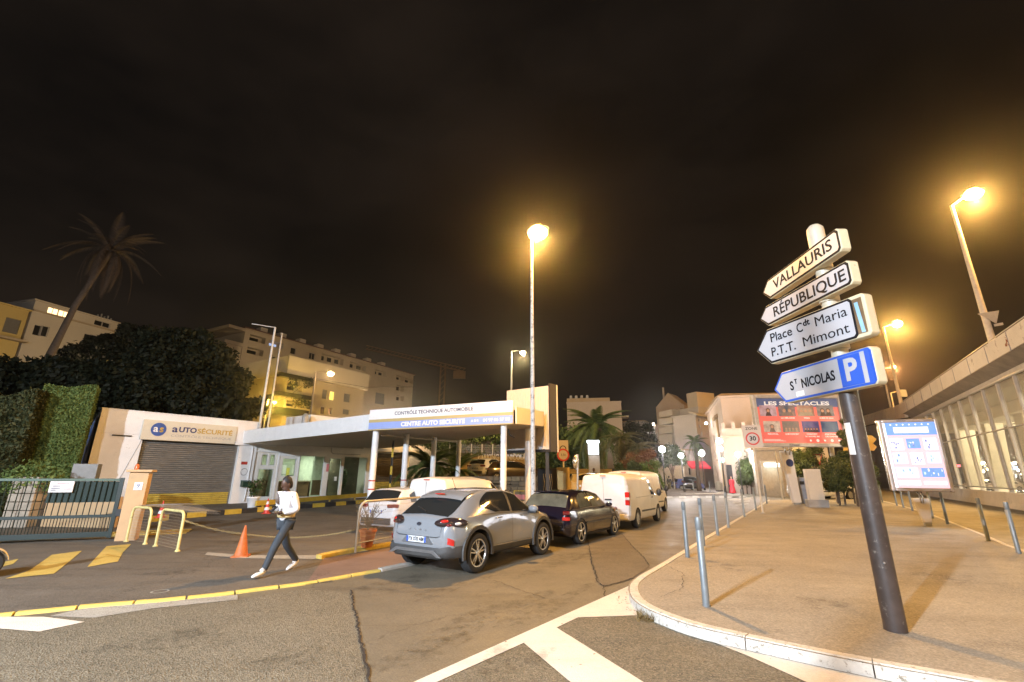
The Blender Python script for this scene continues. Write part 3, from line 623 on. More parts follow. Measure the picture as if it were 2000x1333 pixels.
# columns
col_top = [at(735, 843, 3.74), at(791, 848, 3.84), at(846, 852, 3.90), at(896, 858, 3.93), None, None]
cpos = [hit((735, 843), B2 + Vector((.0, .25, 0)), 114), None, None, None, hit((984, 834), B2 + Vector((0, .25, 0)), 114), None]
c1 = cpos[0]; lineA = math.degrees(math.atan2(E2.x - c1.x, E2.y - c1.y))
cols = [(735, 843)]; P0 = c1
for i, (px, py, w, zt_) in enumerate([(735, 843, 12.5, 3.78), (791, 848, 11, 3.84), (846, 852, 10, 3.9), (895, 858, 9, 3.93), (984, 834, 12, 3.8), (1031, 838, 11, 3.88)]):
    if i in (0, 4): p = cpos[i]
    else: p = hit((px, 900), c1 if i < 4 else D2 + Vector((-.25, -.6, 0)), lineA if i < 4 else 114)
    px_m = FPX / (p.y * math.cos(TH) + .5); r = w / px_m / 2 
    mb = MB(); mb.tube([(p.x, p.y, 0), (p.x, p.y, zt_)], r, 16); c_ = mb.build('column', paint_white, can, world=True, auto=40)
    mb = MB(); mb.tube([(p.x, p.y, 0), (p.x, p.y, .9)], r + .006, 16)
    if i < 2:
        for z in (1.15, 1.52): mb = MB(); mb.tube([(p.x, p.y, z), (p.x, p.y, z + .05)], r + .005, 16); mb.build('red_band', red_p, c_, world=False).matrix_parent_inverse = root_m(can).inverted()
mb = MB(); pa = hit((745, 845), c1, lineA); pe = hit((893, 860), c1, lineA); mb.tube([(pa.x, pa.y, 3.62), (pe.x, pe.y, 3.8)], .06, 6); mb.build('beam', mat('aged beam', (.5, .46, .38), .6), can, world=True)
mb = MB(); q = hit((993, 838), c1, 114); mb.tube([q + Vector((0, 0, 0)), q + Vector((.05, 0, -.25)), q + Vector((.25, .1, -.35))], .02, 5); mb.build('cable', black_paint, can, world=True)
# black and yellow clearance pole hanging behind column
hp = hit((761, 960), c1 + Vector((-.5, 4, 0)), 114)
cp_ = thing('marker_post', 'thin black and yellow banded post behind the left canopy columns', 'post', (hp.x, hp.y, 0))
for k in range(8): mb = MB(); mb.tube([(0, 0, k * .45), (0, 0, k * .45 + .45)], .06, 8); mb.build('band', [yellow_paint, black_paint][k % 2], cp_)
# flag masts on the roof
mast_m = mat('mast white', (.60, .57, .52), .5)
for i, (bx, by, tx, ty, Y, r) in enumerate([(506, 838, 533, 640, 27.5, .075), (524, 828, 546, 651, 29.5, .055)]):
    b_, t_ = dep(bx, by, Y), dep(tx, ty, Y); b_.z = 3.9
    fm = thing('flag_mast', ['white mast with a slanting top bar above the garage roof', 'thinner white mast without a top bar, right of the mast with the bar'][i], 'mast', (b_.x, b_.y, 3.9))
    mb = MB(); mb.tube([(0, 0, 0), (0, 0, t_.z - 3.9)], [r, r * .8], 8); mb.build('pole', mast_m, fm, auto=40)
    mb = MB(); mb.tube([(0, 0, 0), (0, 0, .8)], r * 1.3, 8); mb.build('sleeve', mat('grey banding', (.25, .25, .25), .5, col2=(.6, .6, .6), scale=6), fm)
    if i == 0:
        e = dep(492, 633, Y); mb = MB(); mb.tube([(0, 0, t_.z - 3.9), (e.x - b_.x, e.y - b_.y, e.z - 3.9)], .03, 6); mb.build('bar', mast_m, fm)
# roof duct
q = dep(597, 812, 30); ch = thing('vent_stack', 'small grey ventilation stack on the garage roof left of the lamp pole', 'vent', (q.x, q.y, 3.9)); mb = MB(); mb.lathe([(.1, 0), (.1, .9), (.2, .95), (.2, 1.5), (.1, 1.7), (.001, 1.72)], n=10); mb.build('stack', galv, ch)
mb = MB(); a = dep(608, 810, 31); b_ = dep(690, 822, 36); mb.bb((0, 0, 0), (1, 1, 1))
rb = thing('roof_parapet', 'low pink-white stair block on the garage roof beside the vent stack', 'roof block', (a.x, a.y, 3.9), SRZ); mb = MB(); mb.bb((0, 0, 0), (5.5, 3, a.z - 3.9)); mb.build('block', white_wall, rb)
# ---- big billboard seen from behind, over the canopy
Yb = 22.5; bl0, bl1 = dep(990, 770, Yb + .9), dep(995, 882, Yb + .9); br0, br1 = dep(1072, 747, Yb - .6), dep(1072, 876, Yb - .6)
bb_ = thing('billboard', 'large billboard seen from its pale ribbed back behind the canopy end', 'billboard', ((bl0.x + br0.x) / 2, Yb, 0))
zt0 = (bl0.z + br0.z) / 2; zb0 = (bl1.z + br1.z) / 2
d = Vector((br0.x - bl0.x, br0.y - bl0.y, 0)); L_ = d.length; d.normalize(); n_ = Vector((-d.y, d.x, 0))
rib_m = mat('ribbed back sheet', (.55, .50, .45), .6, var=.06)
mb = MB(); o_ = Vector((bl0.x, bl0.y, 0)); N_ = 26
for k in range(N_):
    a = o_ + d * (L_ * k / N_); b_ = o_ + d * (L_ * (k + .82) / N_)
    mb.prism([a + Vector((0, 0, zb0)), b_ + Vector((0, 0, zb0)), b_ + Vector((0, 0, zt0)), a + Vector((0, 0, zt0))], n_ * .04)
mb.build('back_sheet', rib_m, bb_, world=True, kind='stuff')
mb = MB(); mb.prism([o_ + n_ * .045 + Vector((0, 0, zb0)), o_ + n_ * .045 + d * L_ + Vector((0, 0, zb0)), o_ + n_ * .045 + d * L_ + Vector((0, 0, zt0)), o_ + n_ * .045 + Vector((0, 0, zt0))], n_ * .3); mb.build('casing', mat('brown casing', (.05, .035, .03), .6), bb_, world=True)
mb = MB(); e = o_ + d * (L_ + .03) - n_ * .12; mb.prism([e + Vector((0, 0, zb0 - .12)), e + Vector((0, 0, zt0 + .1)), e + n_ * .62 + Vector((0, 0, zt0 + .1)), e + n_ * .62 + Vector((0, 0, zb0 - .12))], d * .08); mb.build('side_frame', mat('dark frame', (.02, .014, .012), .6), bb_, world=True)
mb = MB(); e2 = e + n_ * .63; mb.prism([e2 + Vector((0, 0, zb0 - .12)), e2 + Vector((0, 0, zt0 + .1)), e2 + n_ * .1 + Vector((0, 0, zt0 + .1)), e2 + n_ * .1 + Vector((0, 0, zb0 - .12))], d * .09); mb.build('edge_trim', cream, bb_, world=True)
mb = MB(); mb.prism([o_ - d * .2 + Vector((0, 0, zb0 - .12)), o_ + d * L_ + Vector((0, 0, zb0 - .12)), o_ + d * L_ + Vector((0, 0, zb0 - .02)), o_ - d * .2 + Vector((0, 0, zb0 - .02))], n_ * .3); mb.build('lower_beam', black_paint, bb_, world=True)
for px in (1024, 1030):
    q = o_ + d * (L_ * .42) + n_ * .2; 
q = hit((1026, 930), o_, math.degrees(math.atan2(d.x, d.y))) + n_ * .15; mb = MB(); mb.bb((q.x - .1, q.y - .1, 0), (q.x + .1, q.y + .1, zb0)); mb.build('post', black_paint, bb_, world=True)
q2 = o_ + d * L_ * .9 + n_ * .15; mb = MB(); mb.bb((q2.x - .08, q2.y - .08, 0), (q2.x + .08, q2.y + .08, zb0)); mb.build('post', black_paint, bb_, world=True)
# ================================================================ vehicles
def carve(tab, x): return np.interp(x, [t[0] for t in tab], [t[1] for t in tab])
class Car:
    """loft: cross sections along x (0 = tail), rows: sill centre, sill, waist, shoulder, roof rail, roof centre"""
    def __init__(s, spec):
        s.s = spec; L = spec['L']; s.L = L; n = 400; xs = np.linspace(0, L, n); s.xs = xs
        def sm(a, k):
            if k < 2: return a
            kern = np.hanning(k + 2)[1:-1]; kern /= kern.sum(); return np.convolve(np.pad(a, k // 2, mode='edge'), kern, 'same')[k // 2:k // 2 + n]
        s.t = {}
        for key in ('sill', 'zmid', 'belt', 'top', 'wsill', 'wmid', 'wbelt', 'wrail', 'drop'):
            s.t[key] = sm(np.array([carve(spec[key], x) for x in xs]), spec.get('k', 13))
    def P(s, x, v, side=1, off=0.):
        def raw(x, v):
            g = {k: float(np.interp(x, s.xs, a)) for k, a in s.t.items()}
            top = max(g['top'], g['belt'] + .005)
            R = [(0, g['sill']), (g['wsill'], g['sill']), (g['wmid'], g['zmid']), (g['wbelt'], g['belt']), (g['wrail'], max(top - g['drop'], g['belt'] + .003)), (0, top)]
            i = min(int(v), 4); f = v - i
            p0, p1, p2, p3 = R[max(i - 1, 0)] if i > 0 else (-R[1][0], R[1][1]), R[i], R[i + 1], (R[i + 2] if i < 4 else (-R[4][0], R[4][1]))
            k_ = s.s.get('tens', .55)
            def h(a, b, c, d):
                m1, m2 = (c - a) * .5 * k_, (d - b) * .5 * k_
                return (2 * f**3 - 3 * f**2 + 1) * b + (f**3 - 2 * f**2 + f) * m1 + (-2 * f**3 + 3 * f**2) * c + (f**3 - f**2) * m2
            return np.array([x, h(p0[0], p1[0], p2[0], p3[0]), h(p0[1], p1[1], p2[1], p3[1])])
        p = raw(x, v)
        if off:
            e = .01; a = raw(min(x + e, s.L), v) - raw(max(x - e, 0), v); b = raw(x, min(v + e, 5)) - raw(x, max(v - e, 0)); n = np.cross(a, b); l = np.linalg.norm(n)
            if l > 1e-9: 
                p = p - n / l * off
        p[1] *= side; return tuple(p)
    def body(s, root, mt, arches, r_arch, name='body', under=True):
        xs = sorted(set(np.round(np.concatenate([np.linspace(0, .25, 10), np.linspace(.25, s.L - .25, 48), np.linspace(s.L - .25, s.L, 10)]), 4)))
        vs = [0, .5, .9, 1, 1.12, 1.35, 1.6, 1.85, 2, 2.2, 2.45, 2.7, 2.88, 3, 3.1, 3.35, 3.7, 3.9, 4, 4.12, 4.4, 4.7, 5]
        mb = MB(); rings = []
        for x in xs:
            P = [s.P(x, v, -1) for v in vs[:-1]] + [s.P(x, v, 1) for v in vs[:0:-1]]; rings.append(mb.pts(P))
        n = 2 * (len(vs) - 1)
        for a, b in zip(rings, rings[1:]):
            for q in range(n): w = (q + 1) % n; mb.face(a + q, b + q, b + w, a + w)
        mb.face(*[rings[0] + q for q in range(n)]); mb.face(*[rings[-1] + q for q in range(n - 1, -1, -1)])
        o = mb.build(name, [mt, black_paint], root); b_ = bmesh.new(); b_.from_mesh(o.data); bmesh.ops.recalc_face_normals(b_, faces=b_.faces); b_.to_mesh(o.data); b_.free()
        o.data.polygons.foreach_set('use_smooth', [True] * len(o.data.polygons)); o.data.set_sharp_from_angle(angle=math.radians(42))
        for ax in arches:
          for sd in (-1, 1):
                c = MB(); c.tube([(ax, sd * .48, s.s['axz']), (ax, sd * 1.3, s.s['axz'])], r_arch, 30)
                cm = c.mesh('arch_cut', black_paint); b_ = bmesh.new(); b_.from_mesh(cm); bmesh.ops.recalc_face_normals(b_, faces=b_.faces); b_.to_mesh(cm); b_.free()
                cu = bpy.data.objects.new('arch_cut', cm); COL.objects.link(cu); cu.parent = root
                m_ = o.modifiers.new('c', 'BOOLEAN'); m_.operation = 'DIFFERENCE'; m_.object = cu; m_.solver = 'EXACT'; s.cuts = getattr(s, 'cuts', []) + [cu]
        bpy.context.view_layer.update(); dg = bpy.context.evaluated_depsgraph_get(); me = bpy.data.meshes.new_from_object(o.evaluated_get(dg))
        o.modifiers.clear(); o.data = me
        for cu in s.cuts: bpy.data.objects.remove(cu)
        return o
    def patch(s, root, name, mt, xa, xb, va, vb, side=1, off=.006, nu=14, nv=6, shape=None, mirror=False, label=None):
        """a panel lying on the body; va, vb may be functions of t in 0..1"""
        fa = va if callable(va) else (lambda t: va); fb = vb if callable(vb) else (lambda t: vb); mb = MB()
        if mirror:   # across the centre line (rows up to 5 on both sides)
            def fn(a, b):
                x = xa + (xb - xa) * a; v0 = fa(a); w = (b * 2 - 1); v = 5 - (5 - v0) * abs(w); return s.P(x, v, 1 if w > 0 else -1, off)
            mb.grid(fn, nu, nv * 2)
        else:
            def fn(a, b):
                x = xa + (xb - xa) * a; return s.P(x, fa(a) + (fb(a) - fa(a)) * b, side, off)
            mb.grid(fn, nu, nv)
        return mb.build(name, mt, root, smooth=True, label=label)
def wheel(root, c, r, w, side, style, rim_m, name='wheel'):
    h = bpy.data.objects.new(name, None); COL.objects.link(h); h.parent = root; h.location = Vector(c); h.empty_display_size = .1
    if side < 0: h.rotation_euler = (0, 0, math.pi)
    rr = r * style.get('rim', .66); mb = MB()     # outer face at +y
    mb.lathe([(rr, w * .42), (rr + .01, w * .48), ((rr + r) / 2, w * .52), (r * .96, w * .44), (r, w * .3), (r, -w * .3), (r * .96, -w * .44), (rr, -w * .42)], n=32, axis='Y'); mb.build('tyre', rubber, h, auto=40)
    mb = MB(); mb.lathe([(rr, w * .42), (rr * .98, w * .44), (rr * .93, w * .38), (rr * .9, w * .05), (.001, w * .05)], n=32, axis='Y'); mb.build('rim', rim_m if style.get('disc') else mat('rim shade', (.04, .04, .04), .5), h, auto=40)
    k = style.get('n', 5); mb = MB(); y = w * .36
    for q in range(k):
        a = 2 * math.pi * q / k + .3; R = Matrix.Rotation(-a, 3, 'Y'); 
        for da in style.get('fork', (0,)):
            R2 = Matrix.Rotation(-(a + da), 3, 'Y'); sw = style.get('w', .05)
            P = [R2 @ Vector((x_, y + dy, z_)) for x_, dy, z_ in ((.03, .01, -sw * .5), (rr * .95, 0, -sw * .5 * style.get('tap', 1)), (rr * .95, 0, sw * .5 * style.get('tap', 1)), (.03, .01, sw * .5))]
            mb.prism(P, (0, -.03, 0))
    mb.lathe([(.001, y + .02), (.05, y + .015), (.06, y - .02)], n=12, axis='Y'); mb.lathe([(rr * .9, w * .38), (rr * .92, w * .43), (rr, w * .44)], n=32, axis='Y')
    mb.build('spokes', rim_m, h)
    return h
def carpaint(name, col, rough=.25, metal=0., coat=1.): return mat(name, col, rough, metal, var=.02, scale=1, coat=coat, spec=.5)
glass_m = mat('car window', (.02, .022, .022), .05, spec=1.0, var=0); 
red_l = mat('red lens', (.50, .02, .015), .15, coat=1, var=.25, scale=14); red_d = mat('dark red lens', (.16, .012, .012), .12, coat=1, var=.3, scale=12); clear_l = mat('clear lens', (.55, .5, .48), .15, coat=1)
clad = mat('grey cladding', (.045, .044, .042), .65, bump=.1); alloy = mat('alloy', (.62, .62, .6), .3, metal=.8); plate_m = mat('number plate', (.62, .64, .66), .4); plate_b = mat('plate blue', (.02, .08, .4), .4)
def arch_ring(root, ax, z, r0, r1, ys, mt, side):
    mb = MB(); a0, a1 = math.radians(-12), math.radians(192)
    mb.lathe([(r0, ys - .16), (r0, ys + .012), (r1 * .98, ys + .012), (r1, ys - .02)], (ax, 0, z), 24, 'Y', a0, a1)
    if side < 0:
        mb.v = [(p[0], -p[1], p[2]) for p in mb.v]
    return mb.build('wheel_arch', mt, root, auto=40)
def place_car(label, cat, wr, ang, W2, axle, name, group=None):
    """wr = ground point of the rear right wheel; ang = heading"""
    f = Vector((math.sin(math.radians(ang)), math.cos(math.radians(ang)), 0)); l = Vector((-f.y, f.x, 0))
    o = wr - f * axle + l * W2; return thing(name, label, cat, (o.x, o.y, 0), math.radians(90 - ang), group)
def plate(root, x, z, txt, w=.52, dark=False, rx=math.pi / 2, tiltx=0.):
    mb = MB(); mb.box((x, 0, z), (.012, w, .11)); p = mb.build('number_plate', plate_m, root, bevel=.003)
    mb = MB(); mb.bb((x - .009, w / 2 - .045, z - .053), (x - .0065, w / 2 - .001, z + .053)); mb.bb((x - .009, -w / 2 + .001, z - .053), (x - .0065, -w / 2 + .045, z + .053)); mb.build('plate_band', plate_b, p)
    M = Matrix.Translation((x - .009, 0, z)) @ Matrix.Rotation(-math.pi / 2, 4, 'Z') @ RX
    text(txt, .1, black_paint, p, M, width=w * .76, bold=.002); return p
# ---------------- grey crossover
G = dict(L=4.28, axz=.38, k=11, tens=.62,
 sill=[(0, .50), (.05, .42), (.4, .38), (1.2, .30), (3.0, .30), (3.7, .34), (4.1, .36), (4.28, .46)],
 zmid=[(0, .64), (.3, .70), (1.5, .66), (3.8, .62), (4.28, .55)],
 belt=[(0, .70), (.02, .88), (.1, .98), (.5, 1.05), (1.6, 1.05), (2.8, 1.02), (3.3, 1.0), (3.9, .86), (4.15, .74), (4.28, .6)],
 top=[(0, .72), (.02, .92), (.10, 1.05), (.22, 1.12), (.70, 1.43), (.9, 1.50), (1.4, 1.565), (2.0, 1.57), (2.5, 1.50), (3.25, 1.08), (3.9, .95), (4.15, .8), (4.28, .62)],
 wsill=[(0, .55), (.1, .74), (.5, .82), (3.8, .82), (4.1, .72), (4.28, .5)],
 wmid=[(0, .66), (.1, .84), (.35, .91), (.9, .935), (1.3, .90), (2.1, .875), (2.9, .89), (3.4, .92), (3.85, .89), (4.1, .78), (4.28, .55)],
 wbelt=[(0, .60), (.1, .76), (.4, .845), (.8, .86), (2.8, .84), (3.5, .82), (4.0, .74), (4.28, .5)],
 wrail=[(0, .4), (.1, .6), (.3, .64), (.8, .60), (1.4, .60), (2.2, .60), (2.6, .60), (3.2, .64), (3.8, .62), (4.28, .35)],
 drop=[(0, .02), (.3, .04), (.8, .05), (2.5, .06), (3.3, .05), (4.28, .02)])
g_m = carpaint('grey car paint', (.22, .235, .25), .2); pr = at(925, 1119, 0); AX = .80
puma = place_car('grey crossover car with black rear window parked nearest at the kerb', 'car', pr, 33.4, .80, AX, 'parked_car', 'vehicles parked along the kerb')
gc = Car(G); gc.body(puma, g_m, (AX, AX + 2.62), .43)
gc.patch(puma, 'rear_window', glass_m, .17, .72, lambda t: 4.0 - .05 * t, 5, mirror=True, nv=8, off=.008)
gc.patch(puma, 'spoiler', g_m, .60, .98, lambda t: 4.05, 5, mirror=True, nv=8, off=.028)
for sd in (-1, 1):
    gc.patch(puma, 'side_window', glass_m, .98, 2.02, lambda t: 3.42 - .30 * min(1, t * 2.2), lambda t: 3.46 + .46 * min(1, t * 2.4) ** .6, sd, .006, 18)
    gc.patch(puma, 'side_window', glass_m, 2.12, 3.02, lambda t: 3.10, lambda t: 3.90 - .66 * max(0, (t - .25) / .75) ** 1.3, sd, .006, 18)
    gc.patch(puma, 'window_trim', black_paint, .96, 3.05, lambda t: 3.03, lambda t: 3.075, sd, .009, 18, 1)
    gc.patch(puma, 'pillar', mat('gloss pillar', (.10, .095, .09), .2, coat=1), 2.03, 2.11, 3.12, 3.93, sd, .008, 2)
    gc.patch(puma, 'door_seam', black_paint, 2.075, 2.083, 1.25, 3.05, sd, .004, 1, 10)
    gc.patch(puma, 'door_seam', black_paint, 3.10, 3.108, 1.25, 3.0, sd, .004, 1, 10)
    gc.patch(puma, 'sill_cladding', clad, 1.2, 3.02, 1.0, 1.42, sd, .012, 10, 3)
    gc.patch(puma, 'sill_strip', chrome, 1.25, 2.98, 1.44, 1.475, sd, .016, 10, 1)
    for ax in (AX, AX + 2.62): arch_ring(puma, ax, .385, .425, .505, .915 if ax < 1 else .905, clad, sd)
    for hx in (1.55, 2.6):
        p = gc.P(hx, 2.78, sd, .02); mb = MB(); mb.box(p, (.20, .03, .028)); mb.build('door_handle', g_m, puma, bevel=.008)
    # tail lamp: wide leaf-shaped cluster wrapping the corner
    lens = MB(); c0 = Vector((.185, sd * .70, .955)); R = Matrix.Rotation(-sd * math.radians(42), 4, 'Z') @ Matrix.Rotation(math.radians(10), 4, 'Y')
    lens.M = Matrix.Translation(c0) @ R; lens.ball((0, 0, 0), (.13, .33, .10), 20, 12); tl = lens.build('tail_lamp', mat('smoked lens', (.03, .02, .02), .08, coat=1, var=0), puma, smooth=True)
    for q, (dy, dz, w_, mt_) in enumerate(((-.10, .02, .085, red_l), (.10, -.02, .075, clear_l), (-.04, -.045, .06, red_d))):
        lens = MB(); lens.M = Matrix.Translation(c0) @ R; lens.ball((-.085, dy * sd * 1.2, dz), (.052, w_ * 1.15, .034), 12, 8); lens.build('lamp_cell', mt_, tl, smooth=True)
    gc.patch(puma, 'reflector', red_l, .045, .12, lambda t: 1.72 - .1 * t, lambda t: 2.25 - .25 * t, sd, .012, 4, 4)
    # mirror
    mb = MB(); q = gc.P(2.82, 3.1, sd); mb.ball((q[0] + .02, q[1] + sd * .14, q[2] + .05), (.09, .13, .085), 14, 8); mir = mb.build('door_mirror', g_m, puma, smooth=True)
    mb = MB(); mb.box((q[0], q[1] + sd * .03, q[2] - .01), (.08, .12, .04)); mb.build('mirror_arm', black_paint, mir); mb = MB(); mb.box((q[0] + .02, q[1] + sd * .14, q[2] - .03), (.15, .22, .04)); mb.build('mirror_base', black_paint, mir, bevel=.015)
    gc.patch(puma, 'headlamp', clear_l, 3.75, 4.15, 2.9, 3.6, sd, .01, 6, 4)
for ax in (AX, AX + 2.62):
    for sd in (-1, 1): wheel(puma, (ax, sd * .80, .37), .37, .24, sd, dict(n=5, fork=(-.18, .18), w=.035, tap=.6, rim=.70), alloy)
gc.patch(puma, 'windscreen', glass_m, 2.60, 3.22, lambda t: 4.05, 5, mirror=True, nv=8)
# lower bumper, diffuser, tailgate seam, badge, plate, wiper, aerial
mb = MB(); pr_ = [(-.035, -.62, .40), (-.0, -.78, .36), (.22, -.88, .34), (.36, -.90, .34), (.36, -.90, .24), (.1, -.74, .22), (.0, -.55, .22)]
full = pr_; n0 = len(full)
prof = [(.52, -.02), (.44, -.05), (.36, -.045), (.31, .03)]
xs_ = [(-.90, .40), (-.86, .22), (-.76, .06), (-.6, .0), (0, -.02), (.6, .0), (.76, .06), (.86, .22), (.90, .40)]
mb = MB(); rows = [mb.pts([(xx + dx, yy, zz + (.03 if abs(yy) > .7 else 0)) for yy, xx in xs_]) for zz, dx in prof]
for a, b in zip(rows, rows[1:]):
    for q in range(len(xs_) - 1): mb.face(a + q, a + q + 1, b + q + 1, b + q)
mb.build('lower_bumper', clad, puma, auto=50)
mb = MB(); mb.prism([(-.085, .70, .36), (-.085, .5, .48), (-.085, -.5, .48), (-.085, -.70, .36), (-.085, -.60, .36), (-.085, -.46, .42), (-.085, .46, .42), (-.085, .60, .36)], (.04, 0, 0)); mb.build('diffuser', mat('silver diffuser', (.20, .20, .20), .35, metal=.5), puma, bevel=.006)
mb = MB(); mb.tube([(.03, .60, .9), (-.004, .58, .72), (-.012, .5, .70), (-.012, -.5, .70), (-.004, -.58, .72), (.03, -.60, .9)], .006, 5); mb.build('tailgate_seam', black_paint, puma)
mb = MB(); mb.prism([(.0, .42, .57), (.0, .30, .685), (.0, -.30, .685), (.0, -.42, .57), (.0, -.3, .57), (.0, .3, .57)], (-.018, 0, 0)); mb.build('plate_recess', mat('recess grey', (.11, .115, .12), .4), puma)
plate(puma, -.03, .645, 'FX 070 AM')
M_ = Matrix.Translation((.005, 0, .80)) @ Matrix.Rotation(-math.pi / 2, 4, 'Z') @ RX
for k, ch_ in enumerate('PUMA'): text(ch_, .045, steel, puma, Matrix.Translation((-.012, .21 - .14 * k, .82)) @ Matrix.Rotation(-math.pi / 2, 4, 'Z') @ RX)
mb = MB(); mb.lathe([(.001, -.03), (.05, -.028), (.055, -.01)], (.035, 0, .92), 16, 'X'); mb.v = [(p[0] - .0, p[1], .92 + (p[2] - .92) * .6) for p in mb.v]; mb.build('badge', mat('dark badge', (.03, .035, .05), .2, coat=1), puma)
mb = MB(); mb.tube([gc.P(.22, 5, 1, .03), gc.P(.35, 4.5, 1, .03)], .008, 5); mb.build('wiper', black_paint, puma)
mb = MB(); mb.tube([(1.12, 0, 1.53), (.98, 0, 1.78)], .005, 5); mb.prism([(1.17, -.02, 1.54), (1.07, -.02, 1.54), (1.08, -.02, 1.575)], (0, .04, 0)); mb.build('aerial', black_paint, puma)
mb = MB(); mb.bb((.60, -.13, 1.455), (.62, .13, 1.475)); mb.build('brake_lamp', red_l, puma)
# ---------------- dark blue hatchback
H_ = dict(L=4.18, axz=.31, k=11, tens=.62,
 sill=[(0, .36), (.08, .24), (.4, .22), (3.8, .20), (4.18, .34)],
 zmid=[(0, .5), (.4, .55), (3.8, .55), (4.18, .48)],
 belt=[(0, .56), (.03, .80), (.1, .90), (1.5, .93), (3.0, .90), (3.8, .80), (4.05, .70), (4.18, .5)],
 top=[(0, .58), (.04, .84), (.12, .96), (.40, 1.30), (.55, 1.38), (1.3, 1.43), (2.0, 1.42), (2.4, 1.35), (3.02, 1.0), (3.7, .90), (4.05, .75), (4.18, .52)],
 wsill=[(0, .6), (.1, .74), (.5, .80), (3.8, .8), (4.18, .5)], wmid=[(0, .66), (.12, .82), (.5, .87), (3.4, .87), (3.9, .80), (4.18, .55)],
 wbelt=[(0, .62), (.12, .78), (.5, .82), (3.0, .82), (3.8, .75), (4.18, .45)], wrail=[(0, .45), (.12, .68), (.5, .60), (2.2, .59), (3.0, .66), (3.8, .6), (4.18, .3)],
 drop=[(0, .02), (.12, .03), (.6, .06), (2.4, .06), (3.0, .05), (4.18, .02)])
navy_m = carpaint('dark plum blue paint', (.010, .007, .014), .18); gr_ = at(1122, 1062, 0); gx = .72
golf = place_car('dark blue three-door hatchback parked between the grey crossover and the white van', 'car', gr_ + Vector((.12, -.1, 0)), 33.5, .77, gx, 'parked_car', 'vehicles parked along the kerb')
hc = Car(H_); hc.body(golf, navy_m, (gx, gx + 2.52), .375)
see = mat('pale tinted window', (.09, .10, .085), .05, spec=1.0, var=.4, scale=2.5)
hc.patch(golf, 'rear_window', see, .16, .46, lambda t: 4.02, 5, mirror=True, nv=8, off=.008)
hc.patch(golf, 'windscreen', glass_m, 2.48, 2.98, lambda t: 4.05, 5, mirror=True, nv=8)
for sd in (-1, 1):
    hc.patch(golf, 'side_window', see, .74, 1.52, lambda t: 3.14, lambda t: 3.55 + .36 * min(1, t * 2.5) ** .6, sd, .006, 14)
    hc.patch(golf, 'side_window', see, 1.60, 2.76, lambda t: 3.12, lambda t: 3.9 - .68 * max(0, (t - .35) / .65) ** 1.25, sd, .006, 14)
    hc.patch(golf, 'window_trim', black_paint, .7, 2.8, 3.05, 3.10, sd, .009, 14, 1)
    hc.patch(golf, 'door_seam', black_paint, 1.555, 1.562, 1.2, 3.0, sd, .004, 1, 10)
    hc.patch(golf, 'rubbing_strip', black_paint, 1.05, 2.95, 1.92, 2.08, sd, .014, 10, 2)
    hc.patch(golf, 'sill_cladding', clad, 1.1, 2.9, 1.0, 1.25, sd, .008, 10, 2)
    mb = MB(); mb.M = Matrix.Translation((.10, sd * .70, .78)) @ Matrix.Rotation(-sd * math.radians(30), 4, 'Z'); mb.box((0, 0, .07), (.14, .20, .10)); tl = mb.build('tail_lamp', red_d, golf, bevel=.03)
    mb = MB(); mb.M = Matrix.Translation((.085, sd * .70, .70)) @ Matrix.Rotation(-sd * math.radians(30), 4, 'Z'); mb.box((0, 0, 0), (.15, .22, .10)); mb.build('lamp_cell', red_l, tl, bevel=.03)
    q = hc.P(2.62, 3.1, sd); mb = MB(); mb.ball((q[0] + .03, q[1] + sd * .12, q[2] + .04), (.08, .11, .07), 12, 8); mb.build('door_mirror', navy_m, golf, smooth=True)
    p = hc.P(1.75, 2.85, sd, .015); mb = MB(); mb.box(p, (.17, .03, .03)); mb.build('door_handle', navy_m, golf, bevel=.008)
    hc.patch(golf, 'headlamp', clear_l, 3.75, 4.05, 2.7, 3.5, sd, .01, 6, 4)
    hc.patch(golf, 'repeater', mat('orange lens', (.6, .25, .03), .2), 3.3, 3.36, 2.55, 2.7, sd, .012, 2, 2)
for ax in (gx, gx + 2.52):
    for sd in (-1, 1): wheel(golf, (ax, sd * .77, .335), .335, .21, sd, dict(n=5, w=.06, tap=.6, rim=.74), alloy)
mb = MB(); mb.bb((-.02, -.6, .40), (.0, .6, .50)); mb.build('bumper_strip', black_paint, golf)
plate(golf, -.01, .62, 'BV 318 KD')
mb = MB(); mb.box((.52, 0, 1.385), (.14, 1.1, .03)); mb.build('spoiler', navy_m, golf, bevel=.01)
# white cloth on the parcel shelf is part of the look of the rear window
# ---------------- vans
def van_spec(L, Hh, W, hood_z, ws0, ws1, nose):
    w = W / 2
    return dict(L=L, axz=.33, k=9, tens=.5,
     sill=[(0, .40), (.06, .30), (L - .3, .26), (L, .40)], zmid=[(0, .75), (L - .5, .7), (L, .55)],
     belt=[(0, .9), (.03, 1.08), (L * .6, 1.08), (ws1, 1.02), (L - .25, .82), (L, .55)],
     top=[(0, Hh - .45), (.02, Hh - .12), (.10, Hh - .03), (.3, Hh), (ws0 - .5, Hh), (ws0, Hh - .06), (ws1, hood_z), (L - .25, .90), (L - .06, .78), (L, .57)],
     wsill=[(0, w - .12), (.1, w - .06), (L - .4, w - .06), (L, w - .35)], wmid=[(0, w - .05), (.08, w), (L - .6, w), (L - .2, w - .1), (L, w - .3)],
     wbelt=[(0, w - .05), (.08, w - .01), (L - .8, w - .02), (L - .2, w - .16), (L, w - .4)], wrail=[(0, w - .22), (.08, w - .17), (ws0 - .4, w - .17), (ws0, w - .22), (ws1, w - .16), (L - .2, w - .3), (L, w - .6)],
     drop=[(0, .02), (.15, .10), (ws0 - .3, .12), (ws1, .05), (L, .02)])
van_w = carpaint('white van paint', (.72, .70, .66), .35, coat=.5)
